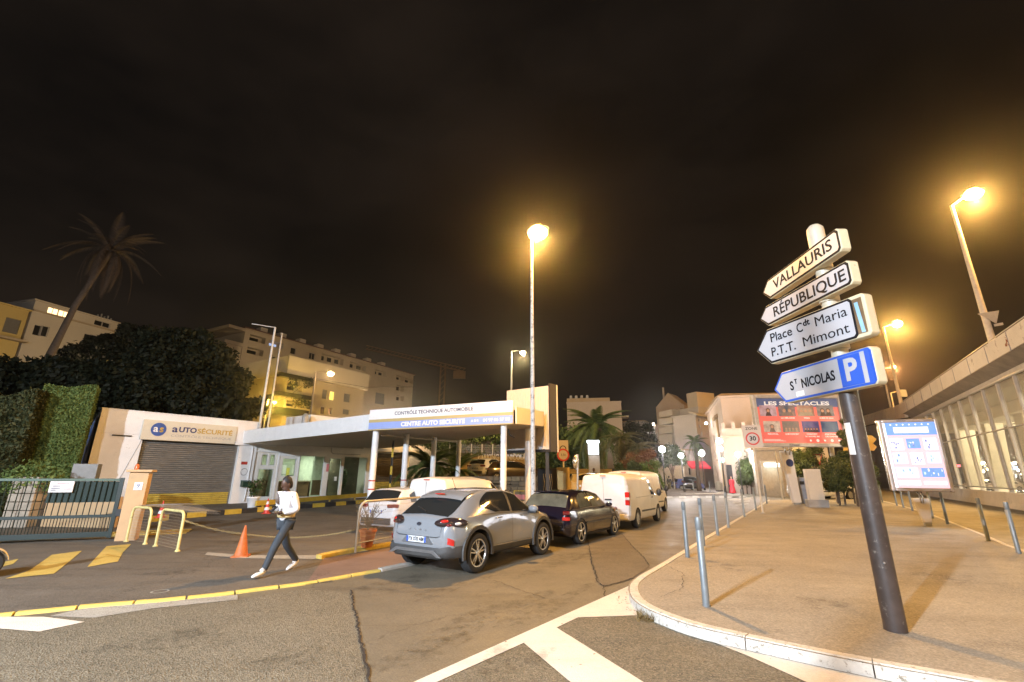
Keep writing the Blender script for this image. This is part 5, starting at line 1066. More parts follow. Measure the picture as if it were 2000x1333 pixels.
polething('thin_pole', 'thin pale pole left of the billboard leg', 'pole', 1529, 976, (1514, 882), .06, cream_p)
t_, p_, h_ = polething('give_way_sign', 'give way triangle seen from behind beneath a cream arrow sign, behind the cabinet', 'traffic sign', 1597, 972, (1590, 868), .06, tan_p)
mb = MB(); z = h_ - 1.7; mb.prism([(.1, -.08, z + .85), (1.0, -.08, z + .85), (.62, -.08, z - .1)], (0, .03, 0)); mb.build('triangle', mat('sign red', (.42, .02, .015), .4), t_); mb = MB(); mb.prism([(.24, -.086, z + .76), (.88, -.086, z + .76), (.62, -.086, z + .1)], (0, .004, 0)); mb.build('triangle_face', cream_p, t_)
mb = MB(); mb.prism([(-1.6, -.1, h_ - .5), (-1.35, -.1, h_ - .8), (.9, -.1, h_ - .8), (.9, -.1, h_ - .25), (-1.35, -.1, h_ - .25)], (0, .04, 0)); ar = mb.build('arrow_sign', cream_p, t_); text('Riviera', .3, sign_k, ar, Matrix.Translation((.35, -.105, h_ - .52)) @ RX, ext=.001)
# yellow arrow signs on a pole behind the brown pole
t_, p_, h_ = polething('arrow_signpost', 'pole with four plain yellow arrow boards partly behind the brown pole', 'signpost', 1687, 976, (1664, 830), .07, tan_p)
ylb = mat('yellow board', (.62, .42, .12), .5, var=.05)
for k, (px0, px1, py, hh, dir_) in enumerate([(1645, 1710, 858, 11, 1), (1645, 1711, 873, 11, 1), (1645, 1680, 896, 10, -1), (1640, 1680, 914, 11, -1)]):
    a = dep(px0, py, p_.y); b = dep(px1, py, p_.y); x0_, x1_, zz = a.x - p_.x, b.x - p_.x, a.z - p_.z; q = hh / 2 / FPX * p_.y * 1.3
    P = [(x0_, -.1, zz - q), (x1_ - q, -.1, zz - q), (x1_, -.1, zz), (x1_ - q, -.1, zz + q), (x0_, -.1, zz + q)] if dir_ > 0 else [(x1_, -.1, zz - q), (x1_, -.1, zz + q), (x0_ + q, -.1, zz + q), (x0_, -.1, zz), (x0_ + q, -.1, zz - q)]
    mb = MB(); mb.prism(P if dir_ > 0 else P[::-1], (0, .05, 0)); mb.build('arrow_board', ylb, t_)
# ---- gate, pillar, hoops, chain, cones, barrier (left side)
G0, G1 = at(-60, 1066, .0), at(216, 1054, .0); gd = (G1 - G0); gL = gd.length; gR = math.atan2(gd.y, gd.x)
gate = thing('sliding_gate', 'dark green metal sliding gate of thin vertical bars with a white notice', 'gate', (G0.x, G0.y, 0), gR)
gg = mat('gate green', (.007, .017, .012), .45, var=.15); hgt = dep(110, 934, 14.5).z
for nm, z0_, z1_ in (('bottom_rail', .08, .22), ('middle_rail', .60, .68), ('top_rail', hgt - .07, hgt)): mb = MB(); mb.bb((0, -.03, z0_), (gL, .03, z1_)); mb.build(nm, gg if nm != 'top_rail' else mat('gate rail green', (.05, .085, .055), .45), gate, bevel=.005)
mb = MB(); mb.bb((gL - .1, -.035, .05), (gL - .001, .035, hgt + .02)); mb.build('end_post', gg, gate); mb = MB(); mb.bb((gL - .02, -.07, .62), (gL + .14, -.03, .82)); mb.build('lock', black_paint, gate, bevel=.01)
mbar = MB(); mbar.tube([(0, 0, .68), (0, 0, hgt - .07)], .012, 6); m1 = mbar.mesh('bar', gg); mbar = MB(); mbar.tube([(0, 0, .22), (0, 0, .60)], .009, 6); m2 = mbar.mesh('bar', gg)
k = 0; x = .1
while x < gL - .12:
    o = bpy.data.objects.new('bar', m1); COL.objects.link(o); o.parent = gate; o.location = (x, 0, 0); x += .135
x = .06
while x < gL - .12:
    o = bpy.data.objects.new('bar', m2); COL.objects.link(o); o.parent = gate; o.location = (x, 0, 0); x += .0675
fxg = lambda px: (hit((px, 950), (G0.x, G0.y), 90 - math.degrees(gR)) - Vector((G0.x, G0.y, 0))).dot(gd.normalized())
a, b = fxg(98), fxg(145); mb = MB(); mb.bb((a, -.05, 1.30), (b, -.02, 1.60)); nt_ = mb.build('notice', mat('notice white', (.6, .57, .55), .5), gate)
for q, (u_, v_, w_) in enumerate([(.3, 1.54, .5), (.15, 1.46, .3), (.1, 1.40, .35), (.62, 1.38, .3), (.1, 1.35, .2)]): mb = MB(); mb.bb((a + (b - a) * u_, -.054, v_), (a + (b - a) * min(.95, u_ + w_), -.0505, v_ + .018)); mb.build('print_line', mat('red print', (.35, .08, .08), .5) if q in (0, 3) else grey_p, nt_)
a2, b2_ = fxg(94), fxg(232); mb = MB(); mb.bb((fxg(96), .03, 1.02), (gL - .12, .05, hgt - .08)); mb.build('privacy_sheet', mat('dark green sheet', (.008, .022, .016), .7), gate)
peach = mat('peach render', (.52, .34, .18), .8, var=.06, bump=.2, bscale=30)
pp = at(229, 1057, 0); pil = thing('gate_pillar', 'peach rendered gate pillar with flat cap and number 9 plate', 'pillar', (pp.x + .1, pp.y + .2, 0), gR)
mb = MB(); mb.bb((-.23, -.23, 0), (.23, .23, 1.86)); mb.build('shaft', peach, pil, bevel=.01); mb = MB(); mb.bb((-.31, -.31, 1.861), (.31, .31, 1.93)); mb.build('cap', peach, pil, bevel=.015)
mb = MB(); mb.bb((-.06, -.245, 1.36), (.14, -.231, 1.58)); np_ = mb.build('number_plate', mat('tile white', (.68, .68, .66), .3), pil); text('9', .16, navy, np_, Matrix.Translation((.04, -.248, 1.47)) @ RX, ext=.001)
mb = MB(); mb.lathe([(.06, 1.931), (.06, 1.98), (.05, 2.05), (.03, 2.09), (.001, 2.1)], (-.12, -.1, 0), 14); mb.build('beacon', mat('orange beacon', (.55, .12, .03), .3, coat=1), pil, smooth=True)
# things behind the gate: low peach wall, stone pillar, grey box
lwp = dep(86, 1000, 17.2); lw = thing('low_wall', 'low peach garden wall running behind the green gate', 'wall', (lwp.x, lwp.y, 0), -.12); mb = MB(); mb.bb((0, 0, 0), (2.75, .25, 1.02)); mb.build('wall', peach, lw)
stp = thing('stone_pillar', 'square pillar of pale stone blocks behind the gate under ivy', 'pillar', (hit((52, 1000), (G0.x, G0.y + 4.2), 90).x, G0.y + 4.2, 0), .1)
stm = mat('pale stone block', (.36, .30, .23), .9, var=.2, scale=3, bump=.4)
for k in range(6):
    for q in range(2): mb = MB(); mb.bb((-.42 + q * .42 + .012, -.4, k * .28 + .01), (-.42 + q * .42 + .408, .4, k * .28 + .27)); mb.build('stone', stm, stp, bevel=.02)
boxthing('meter_box', 'grey metal box beyond the gate against the dark hedge', 'meter box', 143, 1022, .75, .5, 2.15, mat('grey sheet', (.22, .22, .21), .6), gR, z=0)
ps_ = thing('paved_strip', 'yellow painted wheel stop lines behind the gate', 'ground strip', (G0.x, G0.y, 0), gR)
for q in range(3): mb = MB(); mb.bb((0, .7 + q * .5, .006), (4.6, .85 + q * .5, .03)); mb.build('line', paint_y, ps_)
# yellow hoops with mesh
hoop_m = mat('hoop yellow', (.60, .52, .22), .5, var=.1, scale=5, wear=.25, wearcol=(.3, .25, .12))
wire = mat('wire', (.40, .36, .30), .5, metal=.3)
hoops = []
for i, (a, b, lb) in enumerate([((246, 1059), (283, 1064), 'yellow tubular hoop guard beside the peach pillar'), ((303, 1068), (346, 1078), 'yellow tubular hoop guard holding the chain, right of its twin')]):
    A_, B_ = at(*a, 0), at(*b, 0); d = B_ - A_; L_ = d.length; ho = thing('hoop_guard', lb, 'hoop barrier', A_, math.atan2(d.y, d.x), 'yellow hoop guards by the gate pillar'); hh = .92
    P = [(0, 0, 0), (0, 0, hh - .16), (.03, 0, hh - .07), (.1, 0, hh - .015), (.18, 0, hh), (L_ - .18, 0, hh), (L_ - .1, 0, hh - .015), (L_ - .03, 0, hh - .07), (L_, 0, hh - .16), (L_, 0, 0)]
    mb = MB(); mb.tube(P, .034, 10); mb.build('tube', hoop_m, ho, auto=40)
    for x in (0, L_): mb = MB(); mb.lathe([(.06, 0), (.06, .02), (.036, .05)], (x, 0, 0), 10); mb.build('foot', hoop_m, ho)
    mb = MB()
    for q in range(12): mb.tube([(.04, .02, .06 + q * .07), (L_ - .04, .02, .05 + q * .07)], .0035, 3, False)
    for q in range(18): x = .05 + (L_ - .1) * q / 17; mb.tube([(x, .02, .04), (x, .02, hh - .04)], .0025, 3, False)
    mb.build('wire_mesh', wire, ho, kind='stuff'); hoops.append((A_, B_))
# side mesh panel between hoops going back
A_, B_ = hoops[0][1], hoops[1][0]; cg = thing('mesh_panel', 'bent wire mesh panel lying over the two yellow hoops', 'mesh panel', A_)
mb = MB(); dd = hoops[1][1] - hoops[0][0]; nn = Vector((-dd.y, dd.x, 0)).normalized()
for q in range(12): f = q / 11; mb.tube([hoops[0][0] + nn * (.06 + .8 * f) + dd * .02 + Vector((0, 0, .96)), hoops[0][0] + nn * (.06 + .8 * f) + dd * .55 + Vector((0, 0, 1.02)), hoops[1][1] + nn * (.06 + .8 * f) + Vector((0, 0, .9 - .1 * f))], .003, 3, False)
for q in range(30): f = q / 29; b0_ = hoops[0][0] + dd * f; zz = .96 - .05 * max(0, f - .5); mb.tube([b0_ + nn * .06 + Vector((0, 0, zz)), b0_ + nn * .86 + Vector((0, 0, zz - .06 * f))], .003, 3, False)
mb.build('mesh', wire, cg, world=True, kind='stuff')
def chain(label, P, mt, name='chain', r=.016):
    t_ = thing(name, label, 'chain', P[0]); L_ = 0; mb = MB(); Q = smooth_path([Vector(p) for p in P], 3); pts = [Q[0]]; 
    for i in range(len(Q) - 1):
        n = max(1, int((Q[i + 1] - Q[i]).length / .05))
        for k in range(n): pts.append(Q[i].lerp(Q[i + 1], (k + 1) / n))
    for i in range(0, len(pts) - 1):
        d = (pts[i + 1] - pts[i]); c_ = (pts[i + 1] + pts[i]) / 2; t = d.normalized(); s_ = t.cross(Vector((0, 0, 1))).normalized(); u_ = s_.cross(t); w_ = s_ if i % 2 else u_
        mb.tube([c_ - t * .035, c_ - t * .022 + w_ * r, c_ + t * .022 + w_ * r, c_ + t * .035, c_ + t * .022 - w_ * r, c_ - t * .022 - w_ * r, c_ - t * .035], .006, 4, False)
    mb.build('links', mt, t_, world=True, kind='stuff')
hb_ = hoops[1][1]
chain('yellow plastic chain sagging from the hoop guard across the forecourt', [hb_ + Vector((0, 0, .72)), hit((400, 1030), (hb_.x, hb_.y), 62), at(455, 1042, .35), at(560, 1052, .12), at(640, 1046, .3), at(692, 1036, .55)], mat('chain yellow', (.30, .25, .12), .5))
def cone(px, py, h, label, mats_, z=0.):
    p = at(px, py, z); t_ = thing('traffic_cone', label, 'traffic cone', p, .3); r = h * .21
    mb = MB(); mb.box((0, 0, .02), (h * .52, h * .52, .035)); mb.build('base', mats_[0], t_, bevel=.01)
    n = len(mats_); 
    for k, mt_ in enumerate(mats_): a, b = k / n, (k + 1) / n; mb = MB(); mb.lathe([(r * (1 - a * .87), .038 + (h - .04) * a), (r * (1 - b * .87), .038 + (h - .04) * b)], n=18); mb.build('band' if n > 1 else 'shell', mt_, t_, smooth=True)
orange = mat('cone orange faded', (.46, .12, .025), .6, var=.2, scale=6, wear=.25, wearcol=(.4, .25, .15)); ored = mat('cone red', (.55, .04, .02), .5); cw = mat('cone white', (.7, .66, .64), .5)
cone(470, 1088, .68, 'tall faded orange cone standing on the forecourt left of the walking man', [orange])
cone(520, 1004, .62, 'small red and white banded cone by the office door', [ored, cw, ored, cw, ored], .19)
cone(313, 1012, .62, 'red and white cone on the apron behind the hoop guards', [ored, cw, ored, cw, ored], .19)
# crowd barrier
c0 = at(694, 1080, .06); c1_ = at(772, 1063, .06); d = (c1_ - c0); L_ = 2.6; ba = thing('crowd_barrier', 'galvanised crowd barrier with fine mesh infill beside the grey car', 'barrier', c0, math.atan2(d.y, d.x)); hh = 1.14
mb = MB(); mb.tube([(0, 0, 0), (0, 0, hh - .25), (.03, 0, hh - .12), (.1, 0, hh - .04), (.22, 0, hh), (L_, 0, hh), (L_ + .1, 0, hh - .1), (L_ + .1, 0, 0)], .03, 10); mb.build('frame', mat('barrier tube', (.45, .41, .33), .45, metal=.4, var=.15, scale=6), ba, auto=40)
mb = MB(); mb.tube([(0, 0, .2), (L_ + .1, 0, .2)], .015, 6); mb.build('lower_rail', galv, ba)
mb = MB()
for q in range(64): x = .03 + q * .04; mb.tube([(x, 0, .2), (x, 0, hh - (.02 if x > .2 else .16))], .004, 3, False)
for q in range(5): mb.tube([(.0, 0, .33 + q * .17), (L_, 0, .33 + q * .17)], .004, 3, False)
mb.build('mesh_infill', wire, ba, kind='stuff')
# planter with dry plant behind the barrier, white pot by the door
def plant(root, n, h, spread, mt, seed=0, leaf=.07, z=.3):
    g = np.random.default_rng(seed); V = []; st_ = MB()
    for k in range(n):
        a = g.random() * 6.28; r = spread * g.random() ** .6; tip = Vector((math.cos(a) * r, math.sin(a) * r, z + h * (.5 + .5 * g.random()))); st_.tube([(0, 0, z), (tip.x * .4, tip.y * .4, z + (tip.z - z) * .6), tip], .006, 4, False)
        for q in range(6):
            c = Vector((0, 0, z)).lerp(tip, .4 + .6 * g.random()) + Vector(g.normal(size=3) * .05); t = Vector(g.normal(size=3)).normalized(); b = t.cross(Vector(g.normal(size=3))).normalized()
            V += [c - t * leaf, c - b * leaf * .4, c + t * leaf, c + b * leaf * .4]
    st_.build('stems', mat('stem', (.12, .09, .05), .8), root, kind='stuff'); V = np.array([tuple(root_m(root) @ v_) for v_ in V]); quads_obj('leaves', V, mt, root, 'stuff')
lf_g = leafmat('potted leaves', (.02, .045, .012), (.07, .11, .03)); lf_dry = leafmat('dry leaves', (.16, .12, .06), (.3, .24, .12))
pt = at(706, 1072, .09); pl_ = thing('planter', 'ribbed terracotta planter with dry twigs behind the crowd barrier', 'planter', pt + Vector((.05, .25, 0))); mb = MB(); mb.lathe([(.13, 0), (.20, .36), (.22, .37), (.22, .42), (.18, .42)], n=20); mb.build('pot', mat('terracotta', (.50, .17, .06), .6, var=.1), pl_)
plant(pl_, 26, .75, .4, lf_dry, 3, .025, .38)
wp = at(492, 992, .19); w_ = thing('potted_plant', 'white flower pot with a leafy plant at the corner of the office', 'potted plant', wp); mb = MB(); mb.lathe([(.2, 0), (.29, .44), (.31, .45), (.31, .52), (.26, .52), (.24, .4)], n=20); mb.build('pot', paint_white, w_, smooth=True); plant(w_, 30, .95, .42, lf_g, 4, .10, .45)
w2 = thing('indoor_plant', 'tall leafy plant inside the right office window', 'plant', SM @ Vector((ox(686), 1.0, .3))); plant(w2, 60, 1.9, .3, lf_g, 5, .10, .1)
# weeds at the kerb corner
wd = thing('weed_tuft', 'dry grass tuft growing at the foot of the white kerb corner', 'weeds', at(1258, 1200, 0)); g = np.random.default_rng(5); V = []
for k in range(420):
    c = np.array(at(1246 + g.random() * 42, 1197 + g.random() * 24 * .8, 0)) + g.normal(size=3) * [.02, .02, 0]; c[2] = 0; h_ = .03 + .09 * g.random(); lean = g.normal(size=2) * .05; t = np.array([lean[0], lean[1], h_]); s_ = g.normal(size=3) * .004; s_[2] = 0
    V += [c - s_, c + s_, c + t + s_ * .2, c + t - s_ * .2]
quads_obj('blades', np.array(V), leafmat('dry grass', (.14, .10, .04), (.34, .26, .12)), wd, 'stuff')
# litter: small leaves and butts scattered along kerbs
V = []
for k in range(260):
    if k < 170: s_ = g.random(); a = outer_s[int(2 + s_ * 34)] if len(outer_s) > 40 else outer_s[5]; c = np.array([a.x, a.y, .012]) + np.array([g.normal() * .12 - .07, g.normal() * .12 - .07, 0])
    else: p_ = at(g.uniform(0, 1900), g.uniform(1010, 1320), 0); c = np.array([p_.x, p_.y, .02]); 
    t = g.normal(size=3) * [1, 1, .2]; t /= np.linalg.norm(t); b = np.cross(t, [0, 0, 1.]); s1 = .012 + .012 * g.random(); V += [c - t * s1, c - b * s1 * .5, c + t * s1, c + b * s1 * .5]
quads_obj('litter', np.array(V), leafmat('litter', (.05, .03, .015), (.22, .14, .07)), None, 'stuff')
# ================================================================ lamps
def glowmat(name, col, s_): return mat(name, (.1, .1, .1), .5, emit=col, estr=s_, var=0)
weathered = mat('weathered pole', (.62, .58, .52), .7, var=.1, scale=3, wear=.42, wearcol=(.22, .20, .18))
def street_lamp(label, base, ztop, head, r0, r1, color, power, pm, name='street_lamp', group=None, bowl=.2, est=40, size=.35, sign=None, spread=180, up=None):
    t_ = thing(name, label, 'street lamp', base, 0, group); hv = Vector(head) - Vector(base); zt_ = ztop - base[2]
    mb = MB(); mb.tube([(0, 0, 0), (0, 0, zt_ * .5), (0, 0, zt_)], [r0, (r0 + r1) / 2, r1], 12); mb.build('pole', pm, t_, auto=40)
    mb = MB(); mb.tube([(0, 0, zt_ - .02), (hv.x * .5, hv.y * .5, (zt_ + hv.z) / 2 + .08), (hv.x, hv.y, hv.z + .05)], r1 * .6, 8); mb.build('arm', pm, t_)
    a = math.atan2(hv.y, hv.x) if abs(hv.x) + abs(hv.y) > .05 else 0
    mb = MB(); mb.M = Matrix.Translation(hv) @ Matrix.Rotation(a, 4, 'Z'); mb.ball((0, 0, .06), (bowl * 1.35, bowl * .8, bowl * .4), 16, 10); hd = mb.build('head', galv, t_, smooth=True)
    mb = MB(); mb.M = Matrix.Translation(hv) @ Matrix.Rotation(a, 4, 'Z'); mb.ball((0, 0, -.06), (bowl * 1.15, bowl * .95, bowl * .85), 16, 10); mb.build('bowl', glowmat('bowl %s %.1f' % (str(color[2]), est), color, est), hd, smooth=True)
    if power: point_light('lamp_light', t_, (hv.x, hv.y, hv.z - .1 - bowl * 1.1), power, color, .12)
    return t_
SOD = (1.0, .51, .12)
cb_ = Vector((.74, 16.0, .05)); street_lamp('tall weathered street lamp standing alone between the parked cars and the canopy', cb_, 11.0, dep(1050, 455, 16.0) + Vector((0, -.1, 0)), .09, .045, SOD, 8500, weathered, bowl=.34, est=90)
Pb = at(2000, 996, 0)
b1_ = hit((1930, 676), Pb, 31); b1_.x += .35
conc_pole = mat('cream pole', (.60, .52, .40), .55)
l1 = street_lamp('tall cream street lamp on the flyover parapet at the right', b1_, 19.86, dep(1900, 378, b1_.y - .9), .20, .10, SOD, 16000, conc_pole, group='street lamps along the flyover', bowl=.45, est=90)
b2__ = hit((1757, 797), Pb, 31); b2__.x += .3
street_lamp('second street lamp of the flyover, farther off above the bend', b2__, 19.5, dep(1752, 632, 53.3), .20, .10, SOD, 20000, conc_pole, group='street lamps along the flyover', bowl=.5, est=80)
b3 = dep(1741, 803, 105); street_lamp('most distant street lamp of the flyover', b3, dep(1729, 722, 105).z, dep(1745, 717, 105), .2, .12, (1, .42, .14), 12000, conc_pole, group='street lamps along the flyover', bowl=.4, est=70)
t_ = thing('camera_mast', 'short bent mast with a small box on the flyover between two lamps', 'mast', dep(1748, 806, 58)); q = dep(1741, 768, 58) - t_.location; q2 = dep(1757, 764, 58) - t_.location; mb = MB(); mb.tube([(0, 0, 0), (q.x * .3, 0, q.z), (q2.x, q2.y, q2.z)], .07, 6); mb.build('mast', conc_pole, t_); mb = MB(); mb.box((q2.x + .3, q2.y, q2.z - .3), (.9, .3, .9)); mb.build('box', galv, t_)
mb = MB(); z_ = dep(1917, 622, b1_.y).z - b1_.z; mb.prism([(-.65, -.25, z_ + .22), (.75, -.25, z_ + .45), (.35, -.25, z_ - .4)], (0, .06, 0)); mb.prism([(.2, -.25, z_ - .62), (.75, -.25, z_ - .52), (.75, -.25, z_ - .36), (.2, -.25, z_ - .46)], (0, .06, 0)); mb.build('sign_plate', mat('back of sign', (.5, .5, .52), .4, metal=.3), l1)
# unseen lamps: ground shadows place the nearer white and first orange, others are added
street_lamp('added unseen white lamp far behind the camera, brightening the garage front', Vector((-13.5, -11.0, 0)), 9.5, Vector((-13.0, -10.4, 9.4)), .1, .06, COOL, 43000, galv, bowl=.2, est=30)  # added far lamp, gives the garage front more even white light
street_lamp('white street lamp standing behind the camera on the left side', Vector((-7.6, -5.2, 0)), 8.5, Vector((-7.0, -4.6, 8.4)), .1, .06, COOL, 9500, galv, bowl=.2, est=30)
street_lamp('orange street lamp standing behind the camera to the right', Vector((3.5, -13.0, 0)), 10.5, Vector((2.0, -12.2, 10.4)), .12, .07, SOD, 6500, conc_pole, bowl=.25, est=60)
street_lamp('added unseen orange lamp behind the camera, brightening the flyover side', Vector((17.5, -5.5, 0)), 10.5, Vector((18.6, -5.0, 10.4)), .12, .07, AMBER, 5000, conc_pole, bowl=.25, est=60)  # added to brighten the flyover and the right pavement
street_lamp('added amber lamp out of sight behind the red billboard, brightening the road barrier', Vector((21.6, 37, .1)), 6.4, Vector((22.1, 37.1, 6.3)), .1, .06, AMBER, 2600, conc_pole, bowl=.2, est=60)  # added out of sight so the barrier facing the road gets light
# lamps on the hill
def small_lamp(label, bpx, tpx, hpx, Y, color, power, pm, z0=None, r=.1, est=50, bowl=.22, group=None):
    b = dep(bpx[0], bpx[1], Y); t = dep(tpx[0], tpx[1], Y); h = dep(hpx[0], hpx[1], Y); b.x = t.x + (b.x - t.x) * 0
    return street_lamp(label, b, t.z, h, r, r * .6, color, power, pm, bowl=bowl, est=est, group=group)
small_lamp('street lamp on a dark mast before the yellow lit apartment building', (606, 812), (617, 727), (646, 729), 48, AMBER, 1200, mat('dark mast', (.10, .08, .06), .6), bowl=.3, est=45)
small_lamp('street lamp on a grey mast behind the big billboard', (999, 775), (999, 686), (1021, 688), 42, (1, .72, .35), 2600, galv, bowl=.24, est=45)
# people
skin_d = mat('dark skin', (.09, .045, .028), .5, var=.05); hair_k = mat('black hair', (.012, .01, .009), .7)
def skinned(name, V, E, R, mt, parent, sub=2, root_i=0):
    me = bpy.data.meshes.new(name); me.from_pydata([tuple(v) for v in V], E, []); o = bpy.data.objects.new(name, me); COL.objects.link(o); o.parent = parent
    m1_ = o.modifiers.new('s', 'SKIN'); m1_.use_smooth_shade = True; 
    if not me.skin_vertices: me.skin_vertices.new() if hasattr(me.skin_vertices, 'new') else None
    for i, r in enumerate(R):
        sv = me.skin_vertices[0].data[i]; sv.radius = (r, r) if not isinstance(r, tuple) else r; sv.use_root = (i == root_i)
    m2_ = o.modifiers.new('u', 'SUBSURF'); m2_.levels = sub; m2_.render_levels = sub
    bpy.context.view_layer.update(); me2 = bpy.data.meshes.new_from_object(o.evaluated_get(bpy.context.evaluated_depsgraph_get())); o.modifiers.clear(); me2.materials.clear(); me2.materials.append(mt); me2.name = name
    bpy.data.objects.remove(o); o = bpy.data.objects.new(name, me2); COL.objects.link(o); o.parent = parent; return o
def person(label, loc, rz, J, clothes, skinm=skin_d, hairm=hair_k, H=1.74, detail=True, dress=False, phone=False, group=None):
    """J: joint dict in metres for a 1.74 m figure facing +x; y = left"""
    r = thing('person', label, 'person', loc, rz, group); s = H / 1.74; j = {k: Vector(v) * s for k, v in J.items()}
    k_ = 'pelvis chest neck head_b shL elL wrL shR elR wrR hipL knL anL toL hipR knR anR toR'.split()
    V = [j[k] for k in k_]; E = [(0, 1), (1, 2), (2, 3), (1, 4), (4, 5), (5, 6), (1, 7), (7, 8), (8, 9), (0, 10), (10, 11), (11, 12), (12, 13), (0, 14), (14, 15), (15, 16), (16, 17)]
    R = [.085, .085, .05, .05, .055, .042, .03, .055, .042, .03, .085, .058, .04, .03, .085, .058, .04, .03]
    R = [tuple(q * s for q in x) if isinstance(x, tuple) else x * s for x in R]
    skinned('body', V, E, R, skinm, r)
    # head
    hc_ = j['head']; f = (j['face'] - j['head']).normalized(); side = Vector((0, 0, 1)).cross(f).normalized(); up = f.cross(side)
    M = Matrix(((f.x, side.x, up.x, hc_.x), (f.y, side.y, up.y, hc_.y), (f.z, side.z, up.z, hc_.z), (0, 0, 0, 1)))
    mb = MB(); mb.M = M; mb.ball((0, 0, .02 * s), (.098 * s, .078 * s, .118 * s), 18, 14); mb.ball((.03 * s, 0, -.055 * s), (.062 * s, .055 * s, .06 * s), 14, 10); mb.ball((.10 * s, 0, -.01 * s), (.022 * s, .014 * s, .026 * s), 10, 8)
    for sd in (-1, 1): mb.ball((0, sd * .078 * s, .0), (.02 * s, .012 * s, .03 * s), 8, 6)
    mb.ball((.085 * s, 0, -.055 * s), (.014 * s, .026 * s, .009 * s), 8, 6); hd = mb.build('head', skinm, r, smooth=True)
    mb = MB(); mb.M = M
    for sd in (-1, 1): mb.ball((.082 * s, sd * .032 * s, .022 * s), (.009 * s, .012 * s, .006 * s), 8, 6)
    mb.build('eyes', mat('eye dark', (.05, .03, .025), .3), hd, smooth=True)
    mb = MB(); mb.M = M; mb.ball((-.022 * s, 0, .052 * s), (.100 * s, .088 * s, .104 * s), 18, 12); mb.ball((-.085 * s, 0, .0 * s), (.04 * s, .055 * s, .06 * s), 10, 8); mb.ball((-.06 * s, 0, -.02 * s), (.06 * s, .075 * s, .09 * s), 12, 8); mb.build('hair', hairm, hd, smooth=True)
    if detail:
        for sd in 'LR':
            w_, e_ = j['wr' + sd], j['el' + sd]; d = (w_ - e_).normalized(); sg = 1 if sd == 'L' else -1
            q = d.cross(Vector((0, 0, 1))).normalized() if abs(d.z) < .95 else Vector((0, 1, 0)); u_ = q.cross(d).normalized()
            V2 = [w_, w_ + d * .05 * s, w_ + d * .09 * s]; E2 = [(0, 1), (1, 2)]; R2 = [(.026 * s, .026 * s), (.020 * s, .036 * s), (.016 * s, .038 * s)]
            for fi in range(4):
                o_ = (fi - 1.5) * .02 * s; ln = (.072, .08, .075, .06)[fi] * s; b_ = len(V2); base = w_ + d * .088 * s + q * o_; V2 += [base, base + d * ln * .5 - u_ * .004, base + d * ln * .92 + u_ * .018 * s]; E2 += [(2, b_), (b_, b_ + 1), (b_ + 1, b_ + 2)]; R2 += [(.0095 * s,) * 2, (.0088 * s,) * 2, (.0075 * s,) * 2]
            b_ = len(V2); V2 += [w_ + d * .03 * s - q * sg * .035 * s, w_ + d * .075 * s - q * sg * .055 * s + u_ * .015]; E2 += [(1, b_), (b_, b_ + 1)]; R2 += [(.012 * s,) * 2, (.010 * s,) * 2]
            skinned('hand', V2, E2, R2, skinm, r, 1)
    for c in clothes:
        idx, R_, mt, nm = c; mp_ = {a: b for b, a in enumerate(idx)}; Vc = [j[a] for a in idx]; al_ = {k: i for i, k in enumerate(k_)}
        Ec = [(mp_[k_[a]], mp_[k_[b]]) for a, b in E if k_[a] in mp_ and k_[b] in mp_]
        if nm == 'shoe': 
            for sd in 'LR':
                a, t = j['an' + sd], j['to' + sd]; d = (t - a); d.z = 0 if abs(d.z) < .03 else d.z; dn = (t - a).normalized()
                mb = MB(); fx_ = Vector((dn.x, dn.y, dn.z)); sdv = Vector((-dn.y, dn.x, 0)).normalized(); upv = fx_.cross(sdv) * -1 if fx_.cross(sdv).z < 0 else fx_.cross(sdv); c0_ = (a + t) / 2
                mb.M = Matrix(((fx_.x, sdv.x, upv.x, c0_.x), (fx_.y, sdv.y, upv.y, c0_.y), (fx_.z, sdv.z, upv.z, c0_.z), (0, 0, 0, 1)))
                mb.ball((.02, 0, -.012), (.15 * s, .05 * s, .042 * s), 16, 10); mb.ball((-.07, 0, .02), (.065 * s, .045 * s, .055 * s), 12, 8); mb.build('shoe', mt, r, smooth=True)
            continue
        skinned(nm, Vc, Ec, [tuple(q * s for q in x) if isinstance(x, tuple) else x * s for x in R_], mt, r)
    return r, j
UP = ['pelvis', 'chest', 'neck', 'shL', 'elL', 'wrL', 'shR', 'elR', 'wrR']; LO = ['pelvis', 'hipL', 'knL', 'anL', 'hipR', 'knR', 'anR']
knit = mat('white knit', (.66, .65, .66), .8, var=.05, scale=8, bump=.3, bscale=40); denim = mat('dark denim', (.035, .042, .05), .75, var=.15, scale=9, bump=.2); tanb = mat('tan band knit', (.50, .38, .18), .8)
F_ = at(512, 1127, 0); R_ = at(575, 1113, 0); mid = (F_ + R_) / 2; fw = (F_ - R_); stride = fw.length; ang = math.atan2(fw.y, fw.x)
st2 = .47
J = dict(pelvis=(0, 0, .90), chest=(.03, 0, 1.27), neck=(.045, 0, 1.47), head_b=(.07, 0, 1.53), head=(.10, 0, 1.61), face=(.2, -.01, 1.575), shL=(.04, .17, 1.40), elL=(-.03, .23, 1.13), wrL=(.20, .12, 1.10), shR=(.04, -.17, 1.40), elR=(.0, -.22, 1.13), wrR=(.24, -.10, 1.13),
         hipL=(.01, .09, .88), knL=(.25, .08, .50), anL=(st2 - .06, .07, .10), toL=(st2 + .10, .08, .075), hipR=(-.01, -.09, .88), knR=(-.16, -.08, .47), anR=(-st2 + .0, -.08, .13), toR=(-st2 + .17, -.09, .045))
